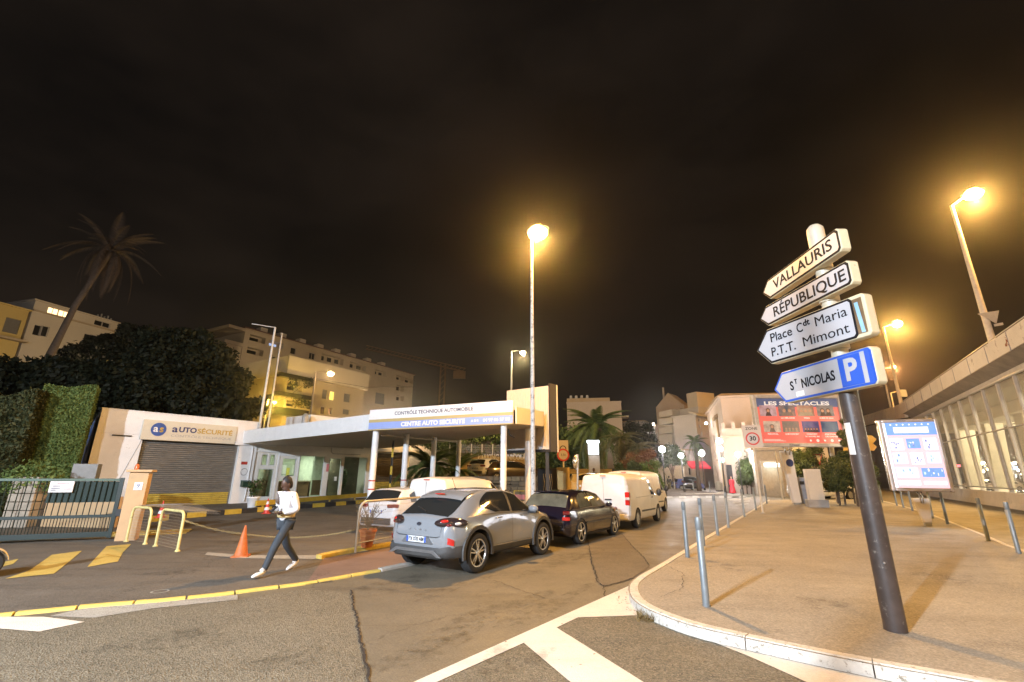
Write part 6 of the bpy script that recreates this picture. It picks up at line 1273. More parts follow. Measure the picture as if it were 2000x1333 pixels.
man, jj = person('man in white sweater and dark jeans walking left while looking at his phone', mid, ang, J, [
    (UP, [.135, .150, .072, .09, .078, .05, .09, .078, .05], knit, 'sweater'), (LO, [.115, .10, .078, .058, .10, .078, .058], denim, 'jeans'), (['anL'], [.05], mat('white trainer', (.7, .68, .64), .5), 'shoe')], H=1.78)
s_ = 1.78 / 1.74
mb = MB(); n_ = 20; mb.lathe([(.146, 1.0), (.156, 1.02), (.158, 1.10), (.150, 1.115)], n=20); mb.v = [(p[0] * 1.03 * s_ + .012, p[1] * 1.06 * s_, p[2] * s_) for p in mb.v]; mb.build('sweater_band', tanb, man, smooth=True)
mb = MB(); w_ = (jj['wrR'] + jj['wrL']) / 2 + Vector((.10, 0, .05)); mb.box(w_, (.012, .075, .15), Matrix.Rotation(math.radians(-50), 3, 'Y')); ph_ = thing('phone', 'dark phone held in both hands by the walking man', 'phone', man.location, ang); mb.build('case', black_paint, ph_, bevel=.004)
# far people
SJ = dict(pelvis=(0, 0, .93), chest=(0, 0, 1.27), neck=(0, 0, 1.47), head_b=(.01, 0, 1.53), head=(.02, 0, 1.61), face=(.12, 0, 1.6), shL=(0, .18, 1.40), elL=(0, .23, 1.12), wrL=(.06, .2, .9), shR=(0, -.18, 1.40), elR=(0, -.23, 1.12), wrR=(.06, -.2, .9),
          hipL=(0, .09, .88), knL=(.08, .08, .5), anL=(.1, .08, .1), toL=(.26, .09, .05), hipR=(0, -.09, .88), knR=(-.02, -.08, .5), anR=(-.16, -.08, .12), toR=(-.02, -.08, .05))
blk_c = mat('black cloth', (.02, .02, .022), .8); olive = mat('olive cloth', (.10, .09, .05), .8); redc = mat('red cloth', (.55, .03, .05), .7); pale_skin = mat('pale skin', (.5, .3, .22), .5)
def simple_person(label, px, py, hpx, up_m, lo_m, rz, skinm, z=.02, H=1.75, Y=None):
    p = at(px, py, z) if Y is None else Vector((dep(px, py, Y).x, Y, z)); return person(label, p, rz, SJ, [(UP, [.13, .14, .07, .075, .06, .045, .075, .06, .045], up_m, 'jacket'), (LO, [.12, .10, .078, .058, .10, .078, .058], lo_m, 'trousers'), (['anL'], [.05], blk_c, 'shoe')], skinm, H=H, detail=False)
simple_person('person in black jacket and tan trousers walking away at the edge of the far crossing', 1309, 963, 40, blk_c, olive, math.radians(75), skin_d)
simple_person('person in an olive coat just behind the one in the black jacket', 1318, 955, 36, olive, olive, math.radians(80), pale_skin)
dr, dj = simple_person('person in a long red dress standing at the dark doorway of the pink wall', 1428, 934.5, 30, redc, redc, math.radians(-120), pale_skin, Y=50.3)
mb = MB(); mb.lathe([(.16, 1.0), (.26, .5), (.34, .1), (.33, .08)], n=16); mb.build('skirt', redc, dr, smooth=True)
simple_person('dark dressed person standing behind the white panel van beside the pale car', 1161, 948, 36, blk_c, blk_c, math.radians(-90), skin_d, Y=34, z=.55)
# ================================================================ vegetation
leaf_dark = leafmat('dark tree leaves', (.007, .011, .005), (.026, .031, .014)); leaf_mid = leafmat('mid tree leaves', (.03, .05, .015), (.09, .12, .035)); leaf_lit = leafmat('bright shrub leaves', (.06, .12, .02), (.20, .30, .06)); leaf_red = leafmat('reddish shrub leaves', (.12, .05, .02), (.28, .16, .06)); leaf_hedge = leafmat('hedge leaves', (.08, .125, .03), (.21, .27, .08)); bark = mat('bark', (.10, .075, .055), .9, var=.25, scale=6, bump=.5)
def tree(label, base, crowns, mt, trunk_r=.25, per=900, leaf=.22, seed=1, name='tree', cat='tree', group=None, squash=.85, jit=1.):
    t_ = thing(name, label, cat, base, 0, group); mb = MB(); base = Vector(base); cs = [Vector(c[0]) for c in crowns]; top = sum(cs, Vector()) / len(cs); fork = base.lerp(top, .45)
    mb.tube([base, base.lerp(fork, .5) + Vector((.08, .05, 0)), fork], [trunk_r * 1.2, trunk_r, trunk_r * .8], 10)
    for c in cs[:7]: mb.tube([fork, fork.lerp(c, .5) + Vector((0, 0, .2)), c], [trunk_r * .6, trunk_r * .35, trunk_r * .12], 6, False)
    mb.build('trunk', bark, t_, world=True); C_, R_ = [], []
    g = random.Random(seed)
    for c, r in crowns:
        c = Vector(c)
        for q in range(9):
            a, b_ = g.uniform(0, 6.28), g.uniform(-.6, 1.2); d = Vector((math.cos(a) * math.cos(b_), math.sin(a) * math.cos(b_), math.sin(b_) * squash)); C_.append(tuple(c + d * r * g.uniform(.45, .8))); R_.append(r * g.uniform(.32, .5))
    quads_obj('crown', leaf_cloud(C_, R_, per, leaf, seed, squash, jit=jit, surf=.3), mt, t_, 'stuff'); return t_
def cr_px(L_): return [(tuple(dep(x, y, Y)), r) for x, y, Y, r in L_]
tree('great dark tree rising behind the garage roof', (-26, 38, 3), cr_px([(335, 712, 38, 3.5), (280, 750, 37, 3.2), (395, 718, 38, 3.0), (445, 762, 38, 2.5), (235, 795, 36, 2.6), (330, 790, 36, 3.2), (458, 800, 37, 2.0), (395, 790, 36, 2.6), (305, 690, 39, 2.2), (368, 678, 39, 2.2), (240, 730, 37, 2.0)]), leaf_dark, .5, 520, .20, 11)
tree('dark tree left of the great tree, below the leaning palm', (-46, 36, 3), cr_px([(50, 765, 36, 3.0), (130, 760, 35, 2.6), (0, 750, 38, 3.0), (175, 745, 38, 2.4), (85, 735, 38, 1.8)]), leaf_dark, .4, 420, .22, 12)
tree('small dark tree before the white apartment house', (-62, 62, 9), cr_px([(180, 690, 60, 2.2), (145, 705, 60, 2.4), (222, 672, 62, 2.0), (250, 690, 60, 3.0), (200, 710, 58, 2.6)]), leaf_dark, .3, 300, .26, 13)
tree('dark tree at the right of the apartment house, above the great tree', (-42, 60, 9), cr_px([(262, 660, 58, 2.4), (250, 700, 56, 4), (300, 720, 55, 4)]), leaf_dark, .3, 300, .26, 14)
# clipped hedge behind the gate
def hedge(label, corners, h0, h1, mt, leaf=.07, n=26000, seed=3, thick=1.4, name='hedge'):
    t_ = thing(name, label, 'hedge', corners[0]); g = np.random.default_rng(seed); P = []; a, b = np.array(corners[0])[:2], np.array(corners[1])[:2]; d = b - a; L_ = np.linalg.norm(d); d /= L_; nrm = np.array([d[1], -d[0]])
    u_ = g.random(n) * L_; w_ = g.random(n); zz = g.random(n); hh = h0 + (h1 - h0) * u_ / L_; face = g.random(n)
    off = np.where(face < .5, thick / 2, np.where(face < .62, -thick / 2, (w_ - .5) * thick)); z_ = np.where(face < .62, zz * hh, np.where(face < .85, hh, zz * hh)); u_ = np.where(face > .85, np.where(w_ > .3, L_, 0), u_)
    bump_ = .07 * np.sin(u_ * 2.3 + z_ * 1.7) + .04 * np.sin(u_ * 5.1 - z_ * 3.3) + g.normal(size=n) * .045
    C_ = np.stack([a[0] + d[0] * u_ + nrm[0] * (off + bump_), a[1] + d[1] * u_ + nrm[1] * (off + bump_), z_ + bump_ * .6], 1); nn = g.normal(size=(n, 3)); nn /= np.linalg.norm(nn, axis=1)[:, None]; t = np.cross(nn, g.normal(size=(n, 3))); t /= np.linalg.norm(t, axis=1)[:, None]; bb2 = np.cross(nn, t); s1 = leaf * (.6 + .8 * g.random(n))[:, None]
    V = np.stack([C_ - t * s1, C_ - bb2 * s1 * .5, C_ + t * s1, C_ + bb2 * s1 * .5], 1).reshape(-1, 3); quads_obj('leaves', V, mt, t_, 'stuff')
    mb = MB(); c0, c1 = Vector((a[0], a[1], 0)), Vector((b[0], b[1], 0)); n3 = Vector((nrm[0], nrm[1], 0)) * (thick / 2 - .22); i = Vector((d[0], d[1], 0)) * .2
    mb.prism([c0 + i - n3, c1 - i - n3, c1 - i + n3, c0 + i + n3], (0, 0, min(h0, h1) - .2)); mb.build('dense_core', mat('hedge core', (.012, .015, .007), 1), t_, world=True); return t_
hr = dep(165, 900, 20.5); hl = dep(52, 900, 19.5)
hedge('tall clipped hedge block with its lit right end standing behind the gate', (hl.x, hl.y, 0), None, 0, leaf_hedge) if False else None
hedge('tall clipped hedge block nearest the garage, lit along its front', ((hl.x, hl.y, 0), (hr.x - .2, hr.y, 0)), 5.25, 5.45, leaf_hedge, .05, 60000, 3, 1.6)
h2 = dep(-120, 900, 17.5); h3 = dep(50, 900, 18.6)
hedge('lower hedge with shade coloured leaves behind the left half of the green gate', ((h2.x, h2.y, 0), (h3.x, h3.y, 0)), 4.3, 4.9, leafmat('hedge leaves painted shade', (.03, .042, .015), (.09, .09, .035)), .075, 30000, 4, 1.4)  # darker leaf colours stand in for shade on this hedge
ivp = stp.location; iv = thing('ivy_clump', 'ivy clump draped over the pale stone pillar', 'ivy', (ivp.x, ivp.y, 0)); quads_obj('leaves', leaf_cloud([(ivp.x, ivp.y, 1.75), (ivp.x + .5, ivp.y, 1.55), (ivp.x - .7, ivp.y, 1.6), (ivp.x - .2, ivp.y - .2, 1.5)], [.5, .4, .5, .45], 500, .06, 6), leaf_hedge, iv, 'stuff')
# palms
def frond_mesh(name, L_, droop, mt, leaf_l=.5, n=34, fan=False, w=.035):
    mb = MB(); pts = []
    for k in range(13):
        t = k / 12; pts.append(Vector((L_ * t * (1 - .18 * t * droop), 0, L_ * (.42 * t - (.42 + .75 * droop) * t * t))))
    mb.tube(pts, [.03 * (1 - .8 * k / 12) for k in range(13)], 4, False)
    for k in range(n):
        t = .12 + .86 * k / (n - 1); i = min(11, int(t * 12)); p = pts[i].lerp(pts[i + 1], t * 12 - i); d = (pts[i + 1] - pts[i]).normalized(); ll = leaf_l * math.sin(math.pi * min(1, t * .85 + .12)) ** .7
        for sd in (-1, 1):
            dr = Vector((d.x * .55, sd * .85, d.z * .55 - .25 - .2 * droop)).normalized(); e = p + dr * ll; q = d * w
            mb.face(*[mb.pts([p - q, p + q, e + q * .15, e - q * .15]) + z for z in range(4)])
    return mb.mesh(name, mt)
def palm(label, base, crown, nf, L_, mt, seed=0, r=.3, name='palm_tree', leaf_l=.5, group=None, droops=(.35, .75, 1.25), n=34, w=.04, lean=None):
    t_ = thing(name, label, 'palm tree', base, 0, group); b, c = Vector(base), Vector(crown); mb = MB(); mid_ = b.lerp(c, .5) + (Vector(lean) if lean else Vector())
    P = [b, b.lerp(mid_, .5), mid_, mid_.lerp(c, .5), c]; mb.tube(P, [r * 1.25, r, r * .95, r * .9, r * 1.1], 12); mb.build('trunk', bark, t_, world=True, auto=50)
    ms = [frond_mesh('frond', L_, d, mt, leaf_l, n, w=w) for d in droops]; g = random.Random(seed); lc = c - b
    for k in range(nf):
        q = k % 3; el = [math.radians(46), math.radians(16), math.radians(-24)][q] + g.uniform(-.2, .2); o = bpy.data.objects.new('frond', ms[q]); COL.objects.link(o); o.parent = t_; o.location = lc; o.rotation_euler = (g.uniform(-.15, .15), -el, k * 2.39996 + g.uniform(-.2, .2)); sc = g.uniform(.85, 1.12); o.scale = (sc, sc, sc)
    return t_
palm_d = leafmat('palm fronds', (.045, .036, .03), (.12, .09, .07)); palm_g = leafmat('green palm fronds', (.04, .07, .02), (.13, .18, .05))
palm('tall leaning date palm against the sky at the left', dep(95, 700, 45), dep(215, 492, 45), 50, 4.7, palm_d, 1, .30, leaf_l=.62, lean=(-.5, 0, -.4), droops=(.25, .7, 1.25), w=.04, n=44)
pc = dep(1166, 858, 42); palm('broad date palm before the pale apartment block', Vector((pc.x, 42, 1)), dep(1164, 838, 42), 66, 3.3, palm_g, 2, .45, leaf_l=.6, n=40, w=.06, droops=(.5, .95, 1.4))
fp = dep(1350, 880, 58); palm('short fan palm beside the street lamps and the red awning', Vector((dep(1360, 900, 58).x, 58, 0)), dep(1358, 866, 58), 30, 1.9, palm_g, 3, .24, leaf_l=.4, n=22, w=.05, droops=(.5, .9, 1.3))
for i, (x, y, Y, lb) in enumerate([(1212, 862, 38, 'drooping fan palm with a skirt of hanging leaves right of the lit totem'), (1245, 880, 37, 'smaller drooping fan palm next to the bright shrub')]):
    c = dep(x, y, Y); palm(lb, Vector((c.x + .1, Y, .5)), c, 30, 2.3, leafmat('hanging fan leaves', (.06, .07, .025), (.17, .17, .07)), 5 + i, .35, 'fan_palm', .55, 'fan palms beyond the vans', (1.2, 1.7, 2.2), 18, .05)
c = dep(838, 905, 30); palm('low green palm behind the canopy columns', Vector((c.x, 30, 0)), Vector((c.x, 30, 2.2)), 36, 2.6, palm_g, 8, .3, leaf_l=.5, droops=(.5, .8, 1.1)); c = dep(892, 905, 33); palm('second low palm, right of the first behind the columns', Vector((c.x, 33, 0)), Vector((c.x, 33, 2.0)), 27, 2.3, palm_g, 9, .3, leaf_l=.5)
tree('wooded dark slope of bushes behind the stone wall and billboard', (0, 52, 4), cr_px([(920, 860, 50, 3), (960, 850, 52, 3), (1000, 865, 50, 3), (1095, 880, 48, 3), (1120, 895, 46, 2.5), (1140, 880, 50, 3), (1080, 905, 46, 2.2), (870, 862, 48, 2.6), (1040, 860, 52, 3.2), (840, 850, 52, 2.6)]), leaf_mid, .3, 420, .16, 21, 'bush_bank', 'bushes')
tree('dark round tree right of the drooping palms', dep(1265, 925, 56), cr_px([(1245, 855, 56, 2.2), (1258, 880, 55, 2.0), (1242, 890, 54, 2.4), (1252, 866, 57, 1.8)]), leaf_dark, .25, 420, .14, 22)
tree('leafy street tree in front of the balcony building, left of the globe lamps', Vector((dep(1316, 940, 54).x, 54, 0)), cr_px([(1305, 893, 54, 1.5), (1320, 900, 54, 1.3), (1300, 902, 54, 1.2), (1312, 882, 54, 1.2)]), leaf_mid, .14, 420, .10, 23)
def shrub(label, L_, mt, per=700, leaf=.07, seed=1, name='shrub'):
    crowns = cr_px(L_); t_ = thing(name, label, 'shrub', (crowns[0][0][0], crowns[0][0][1], 0)); C_ = []; R_ = []; g = random.Random(seed)
    for c, r in crowns:
        for q in range(7): C_.append((c[0] + g.uniform(-.6, .6) * r, c[1] + g.uniform(-.6, .6) * r, c[2] + g.uniform(-.5, .6) * r)); R_.append(r * g.uniform(.35, .55))
    quads_obj('leaves', leaf_cloud(C_, R_, per, leaf, seed, 1, surf=.3), mt, t_, 'stuff')
    for c, r in crowns: mb = MB(); mb.tube([(c[0], c[1], 0), (c[0] + .1, c[1], c[2])], [.06, .03], 6, False); mb.build('stem', bark, t_, world=True)
    return t_
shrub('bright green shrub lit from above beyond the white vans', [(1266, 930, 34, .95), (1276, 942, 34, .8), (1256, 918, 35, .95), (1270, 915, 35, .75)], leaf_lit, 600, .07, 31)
shrub('reddish brown shrub left of the bright green one', [(1250, 908, 35, .9), (1240, 898, 36, .9), (1262, 898, 36, .9), (1232, 915, 35, .8)], leaf_red, 500, .07, 32)
shrub('small green bush between the vans and the fan palms', [(1235, 922, 33, .8), (1222, 918, 34, .7)], leaf_mid, 500, .07, 33)
shrub('round green bush at the foot of the pink wall', [(1462, 918, 50, 1.4), (1470, 928, 49, 1.3), (1455, 930, 50, 1.1)], leaf_mid, 500, .09, 34)
shrub('broad dark shrub right of the cream cabinet in the planting bed', [(1640, 925, 31, 1.1), (1665, 935, 30, 1.2), (1625, 915, 32, .9), (1680, 925, 31, 1.0), (1655, 905, 32, 1.0), (1632, 940, 30, .8)], leafmat('oleander', (.03, .05, .015), (.14, .15, .04)), 900, .06, 35)
shrub('grey green shrub behind the red billboard leg', [(1575, 905, 40, 1.2), (1590, 895, 41, 1.2), (1560, 915, 38, 1.0)], leaf_mid, 500, .08, 36)
shrub('thin leafy stems right of the brown pole', [(1704, 945, 30, .4), (1700, 930, 30, .35)], leaf_mid, 250, .05, 37)
shrub('tall narrow shrub standing right of the red billboard', [(1650, 850, 29, .5), (1655, 830, 29, .45), (1660, 870, 29, .5)], leafmat('olive dry', (.10, .11, .03), (.26, .25, .09)), 350, .06, 38)
# ================================================================ flyover with glazed hall below
FA = 31; fd = Vector((math.sin(math.radians(FA)), math.cos(math.radians(FA)), 0))
fly = thing('flyover', 'concrete road flyover above a glazed screen along the right hand road', 'bridge', (Pb.x, Pb.y, 0), math.radians(90 - FA))
parp = mat('parapet concrete', (.60, .54, .46), .8, var=.10, scale=.5, bump=.2, bscale=20, wear=.12, wearcol=(.26, .2, .14), detail=6)
dark_conc = mat('stained concrete', (.16, .14, .12), .85, var=.3, scale=1.2, stretch=(1, 1, .25), bump=.2, bscale=15); pier_m = mat('pier concrete', (.46, .42, .33), .8, var=.12, scale=.8)
u = -34.0
while u < 25.5:      # parapet panels, local +x = away, +y = towards the road on the left
    mb = MB(); mb.bb((u + .03, -.12, 8.75), (u + 3.57, .12, 9.86)); mb.build('parapet_panel', parp, fly, bevel=.01)
    mb = MB(); mb.bb((u, -.14, 8.72), (u + .028, .14, 9.88)); mb.build('joint_strip', mat('joint shade', (.30, .27, .27), .8), fly); u += 3.6
mb = MB(); mb.prism([(-34, .1, 8.72), (-34, -.9, 7.95), (-34, -12, 7.95), (-34, -12, 8.7), (-34, -.2, 8.74)], (60.5, 0, 0)); mb.build('deck_edge', dark_conc, fly)
mb = MB(); mb.tube([(-34, .14, 9.92), (26, .14, 9.92)], .03, 6); mb.build('handrail', galv, fly)
mb = MB(); mb.bb((-34, -.35, 7.62), (26, -.05, 7.9)); mb.build('screen_beam', mat('beam grey', (.34, .31, .28), .6), fly); mb = MB(); mb.tube([(-34, .0, 7.55), (26, .0, 7.55)], .07, 8); mb.build('pipe', galv, fly, smooth=True)
# rust stain patch with its own shape
mb = MB(); q = hit((1972, 667), Pb, FA); ql = local(fly, q); g_ = random.Random(4)
for k in range(16): a, b = g_.gauss(0, .16), g_.gauss(0, .2); w_ = g_.uniform(.03, .10); mb.poly([(ql.x + a - w_, .124, ql.z + b - w_), (ql.x + a + w_, .124, ql.z + b - w_ * .4), (ql.x + a + w_ * .8, .124, ql.z + b + w_), (ql.x + a - w_ * .4, .124, ql.z + b + w_ * .9)])
mb.build('rust_stain', mat('rust', (.25, .07, .02), .9), fly, kind='stuff')
# road barrier wall
wallc = mat('barrier concrete', (.56, .50, .42), .75, var=.1, scale=.9, bump=.15, wear=.1, wearcol=(.35, .3, .22))
u = -34.0
while u < 25: mb = MB(); mb.prism([(u + .01, .35, 0), (u + .01, .2, .35), (u + .01, .12, .95), (u + .01, -.15, .95), (u + .01, -.15, 0)], (4.98, 0, 0)); mb.build('barrier_block', wallc, fly); u += 5
mb = MB(); mb.tube([(-34, .0, 1.18), (26, .0, 1.18)], .045, 6); mb.build('rail', galv, fly)
mb = MB(); mb.tube([(-34, .0, 4.75), (26, .0, 4.75)], .05, 6); mb.build('middle_rail', mat('beam grey', (.34, .31, .28), .6), fly)
gl = bpy.data.materials.new('screen glass'); gl.use_nodes = True; N, L = nodes_of(gl); N.remove(N['Principled BSDF']); tr = N.new('ShaderNodeBsdfTransparent'); gs = N.new('ShaderNodeBsdfGlossy'); df = N.new('ShaderNodeBsdfDiffuse'); gs.inputs['Roughness'].default_value = .05; df.inputs[0].default_value = (.6, .55, .48, 1); tr.inputs[0].default_value = (.93, .93, .9, 1)
m1_ = N.new('ShaderNodeMixShader'); m1_.inputs[0].default_value = .07; m2_ = N.new('ShaderNodeMixShader'); m2_.inputs[0].default_value = .16; L.new(tr.outputs[0], m1_.inputs[1]); L.new(gs.outputs[0], m1_.inputs[2]); L.new(m1_.outputs[0], m2_.inputs[1]); L.new(df.outputs[0], m2_.inputs[2]); L.new(m2_.outputs[0], N['Material Output'].inputs[0])
post_m = mat('screen post', (.40, .36, .31), .6, metal=.1, var=.1)
u = -31.0
while u < 25:
    mb = MB(); mb.bb((u - .07, -.18, .951), (u + .07, .02, 7.62)); mb.build('post', post_m, fly)
    for z0_, z1_ in ((1.2, 4.7), (4.8, 7.5)): mb = MB(); mb.bb((u + .12, -.11, z0_), (u + 2.57, -.09, z1_)); mb.build('pane', gl, fly)
    u += 2.7
# piers behind the glass, inner beams and ceiling
for u in (-26, -13, -5.5, -.6, 7.4, 15.5, 23):
    mb = MB(); mb.prism([(u + .7, -3.2, 0), (u + 1.5, -3.2, 0), (u + .9, -3.2, 6.9), (u - .9, -3.2, 6.9)], (0, -1.2, 0)); mb.build('pier', pier_m, fly, bevel=.06)
ceil_m = mat('ceiling concrete', (.34, .31, .24), .8, var=.12)
mb = MB(); mb.bb((-34, -30, 7.2), (26, -.4, 7.6)); mb.build('ceiling', ceil_m, fly)
mb = MB(); mb.bb((-34, -5.0, 6.35), (26, -2.6, 7.19)); mb.build('crossbeam', pier_m, fly)
for k in range(22): mb = MB(); mb.bb((-32 + k * 2.6, -29, 6.7), (-31.4 + k * 2.6, -5.1, 7.19)); mb.build('rib', ceil_m, fly)
for k in range(5): mb = MB(); mb.tube([(-33, -6 - k * 3.6, 6.5 - .1 * (k % 2)), (26, -6 - k * 3.6, 6.5)], .09, 6); mb.build('duct', galv, fly)
mb = MB(); mb.bb((-34, -30, -.002), (40, -.3, .006)); mb.build('hall_floor', conc, fly)
FM = root_m(fly)
for k, (x, y) in enumerate([(-14, -9), (-3, -9), (8, -9), (19, -9)]):
    lt = thing('ceiling_lamp', 'strip lamp under the hall ceiling behind the glazed screen, ' + ['nearest', 'second nearest', 'third nearest', 'farthest'][k] + ' of the four', 'lamp', FM @ Vector((x, y, 6.6)), fly.rotation_euler[2], 'lamps under the flyover ceiling'); mb = MB(); mb.bb((-.8, -.12, 0), (.8, .12, .1)); mb.build('housing', galv, lt); mb = MB(); mb.bb((-.75, -.09, -.03), (.75, .09, -.001)); mb.build('tube', glowmat('hall tube', (1, .82, .5), 9), lt); point_light('lamp_light', lt, (0, 0, -.4), 7500, (1, .86, .60), .4)
# city lights and parked things far behind the screen
for k in range(15):
    px = 1895 + k * 8 + random.uniform(-3, 3); py = random.uniform(915, 934); p = dep(px, py, 120); l_ = thing('far_lamp', 'tiny city lamp far beyond the glazed screen', 'street lamp', (p.x, p.y, 0), 0, 'city lamps beyond the screen'); mb = MB(); mb.tube([(0, 0, 0), (0, 0, p.z)], .12, 5); mb.build('pole', galv, l_); mb = MB(); mb.ball((0, 0, p.z), (.28, .28, .32), 8, 6); mb.build('globe', glowmat('far globe %d' % (k % 3), [(1, .95, .8), (1, .8, .5), (.8, .95, 1)][k % 3], 16), l_, smooth=True)
for (px0, px1, py0, py1, col_, s_, lb, cat) in [(1972, 1987, 911, 918, (.25, .5, 1), 5, 'blue lit display board beyond the glazed screen', 'display'), (1933, 1946, 909, 915, (.6, .8, 1), 6, 'pale lit window strip beyond the glazed screen', 'display'), (1870, 1875, 908, 912, (1, .05, .08), 12, 'red traffic signal seen through the screen', 'traffic light'), (1952, 1957, 906, 911, (1, .05, .1), 8, 'second red signal right of the first through the screen', 'traffic light')]:
    a = dep(px0, py1, 90); b = dep(px1, py0, 90); t_ = thing('lit_sign', lb, cat, (a.x, 90, 0)); mb = MB(); mb.bb((0, 0, a.z), (b.x - a.x, .2, b.z)); mb.build('screen', glowmat('screen %.2f %.0f' % (col_[0] + col_[1], s_), col_, s_), t_); mb = MB(); mb.bb(((b.x - a.x) * .45, .21, 0), ((b.x - a.x) * .55, .35, b.z)); mb.build('post', galv, t_)
# curved continuation of the flyover and its retaining wall
e0 = hit((1757, 790), Pb, FA); cur = [FM @ Vector((26.2, 0, 9.86)), dep(1737, 797, 62), dep(1715, 804, 70), dep(1686, 813, 80), dep(1650, 828, 92), dep(1600, 850, 110)]
fr2 = thing('flyover_ramp', 'farther curving part of the flyover parapet descending behind the signpost', 'bridge', (cur[0].x, cur[0].y, 0))
for i in range(len(cur) - 1):
    a, b = cur[i], cur[i + 1]
    for k in range(3):
        p, q = a.lerp(b, k / 3), a.lerp(b, (k + .97) / 3); d = (q - p).normalized(); n = Vector((d.y, -d.x, 0)).normalized() * .25
        mb = MB(); mb.prism([p - Vector((0, 0, 1.6)), q - Vector((0, 0, 1.6)), q, p], n); mb.build('parapet_panel', parp, fr2, world=True)
    d = (b - a).normalized(); n = Vector((d.y, -d.x, 0)).normalized(); a2 = Vector((a.x, a.y, 0)) + n * .5; b2 = Vector((b.x, b.y, 0)) + n * .5
    mb = MB(); mb.prism([a2, b2, b2 + Vector((0, 0, b.z - 1.7)), a2 + Vector((0, 0, a.z - 1.7))], n * .6); mb.build('retaining_wall', mat('grey blue wall', (.22, .21, .21), .8, var=.12, scale=.4), fr2, world=True)
# ================================================================ buildings
def bldg(label, x0, Y0, x1, Y1, ytop, base, depth, mt, wins=(), yref=None, top=None, name='apartment_building', cat='building', roof=.25, roofm=None, frame_c=None, extra=None, ang=None, reveal=.25):
    P0 = dep(x0, ytop, Y0); P1 = dep(x1, ytop, Y1); z1 = P0.z; d = Vector((P1.x - P0.x, P1.y - P0.y, 0)); L_ = d.length; rz = math.atan2(d.y, d.x)
    r = thing(name, label, cat, (P0.x, P0.y, base), rz); ag = math.degrees(math.atan2(d.x, d.y)); M = root_m(r).inverted(); H_ = z1 - base
    def lc(px, py): q = M @ hit((px, py), P0, ag); return q.x, q.z
    ops = []
    for w in wins:
        (a, zt_), (b, zb2) = lc(w[0], w[1]), lc(w[2], w[3]); zm = lc((w[0] + w[2]) / 2, w[1])[1]; zn = lc((w[0] + w[2]) / 2, w[3])[1]; sh_ = max(0, zm - (H_ - .4)); ops.append((a, b, zn - sh_, zm - sh_, w[4]))
    ops = [o for o in ops if o[0] > .05 and o[1] < L_ - .02 and o[2] > .05 and o[3] < H_ - .05]
    mb = MB(); facade(mb, ops, 0, L_, 0, H_, reveal); mb.poly([(0, 0, 0), (0, 0, H_), (0, depth, H_), (0, depth, 0)]); mb.poly([(L_, 0, 0), (L_, depth, 0), (L_, depth, H_), (L_, 0, H_)]); mb.poly([(0, 0, H_), (L_, 0, H_), (L_, depth, H_), (0, depth, H_)]); mb.poly([(0, depth, 0), (0, depth, H_), (L_, depth, H_), (L_, depth, 0)]); mb.build('wall', mt, r)
    if roof: mb = MB(); mb.bb((-roof, -roof, H_ + .002), (L_ + roof, depth + roof, H_ + .22)); mb.build('roof', roofm or mt, r)
    win_dark = mat('night window', (.015, .015, .016), .12, spec=.8); shut = mat('grey shutters', (.13, .125, .12), .7); lit = glowmat('lit window', (1, .62, .30), 3.2); lit_y = glowmat('lit window yellow', (1, .72, .12), 1.6); cool = glowmat('lit window blue', (.45, .6, 1), 1.2)
    fm2 = frame_c or mat('window frame', (.45, .42, .38), .6)
    for a, b, c, d_, k in ops:
        y = reveal
        if k in 'wly': 
            mb = MB(); t = min(.08, (b - a) * .08); mb.bb((a, y - .06, c), (a + t, y, d_)); mb.bb((b - t, y - .06, c), (b, y, d_)); mb.bb((a + t, y - .06, c), (b - t, y, c + t)); mb.bb((a + t, y - .06, d_ - t), (b - t, y, d_)); (mb.bb(((a + b) / 2 - t / 2, y - .06, c + t), ((a + b) / 2 + t / 2, y, d_ - t)) if b - a > 1.5 else 0); f = mb.build('window', fm2, r)
            mb = MB(); mb.poly([(a, y - .02, c), (b, y - .02, c), (b, y - .02, d_), (a, y - .02, d_)]); mb.build('pane', {'w': win_dark, 'l': lit, 'y': lit_y}[k], f)
        elif k == 's':   # closed louvred shutters
            mb = MB(); n = max(4, int((d_ - c) / .2))
            mb.bb((a, y - .03, c), (b, y, d_))
            for q in range(n): z = c + (d_ - c) * (q + .1) / n; mb.bb((a + .03, y - .07, z), (b - .03, y - .031, z + (d_ - c) / n * .6))
            mb.build('shutter', shut, r)
        elif k in 'bc':   # recessed loggia with parapet, door and back wall
            mb = MB(); mb.bb((a, y + 1.2, c), (b, y + 1.3, d_)); bk = mb.build('loggia', mt, r); mb = MB(); mb.bb((a, y, d_), (b, y + 1.2, d_ + .05)); mb.bb((a, y, c - .05), (b, y + 1.2, c)); mb.bb((a - .05, y, c), (a, y + 1.2, d_)); mb.bb((b, y, c), (b + .05, y + 1.2, d_)); mb.build('loggia_shell', mt, r)
            n = max(1, int((b - a) / 2.2))
            for q in range(n): u0_ = a + (b - a) * (q + .2) / n; mb = MB(); mb.bb((u0_, y + 1.15, c + .1), (u0_ + (b - a) / n * .55, y + 1.199, d_ - .35)); mb.build('balcony_door', cool if (k == 'c' and q == n - 1) else win_dark, r)
            mb = MB(); mb.bb((a, -.04, c - .1), (b, .06, c + (d_ - c) * .30)); mb.build('parapet', mt, r)
            if k == 'c': mb = MB(); mb.tube([(a, 0, c + (d_ - c) * .42), (b, 0, c + (d_ - c) * .42)], .04, 5); mb.build('railing', galv, r)
    if extra: extra(r, lc, L_, H_, depth)
    return r, lc, L_, H_
z5 = lambda L_: [(430 + a / 5, 610 + b / 5, 430 + c / 5, 610 + d_ / 5, k) for a, b, c, d_, k in L_]
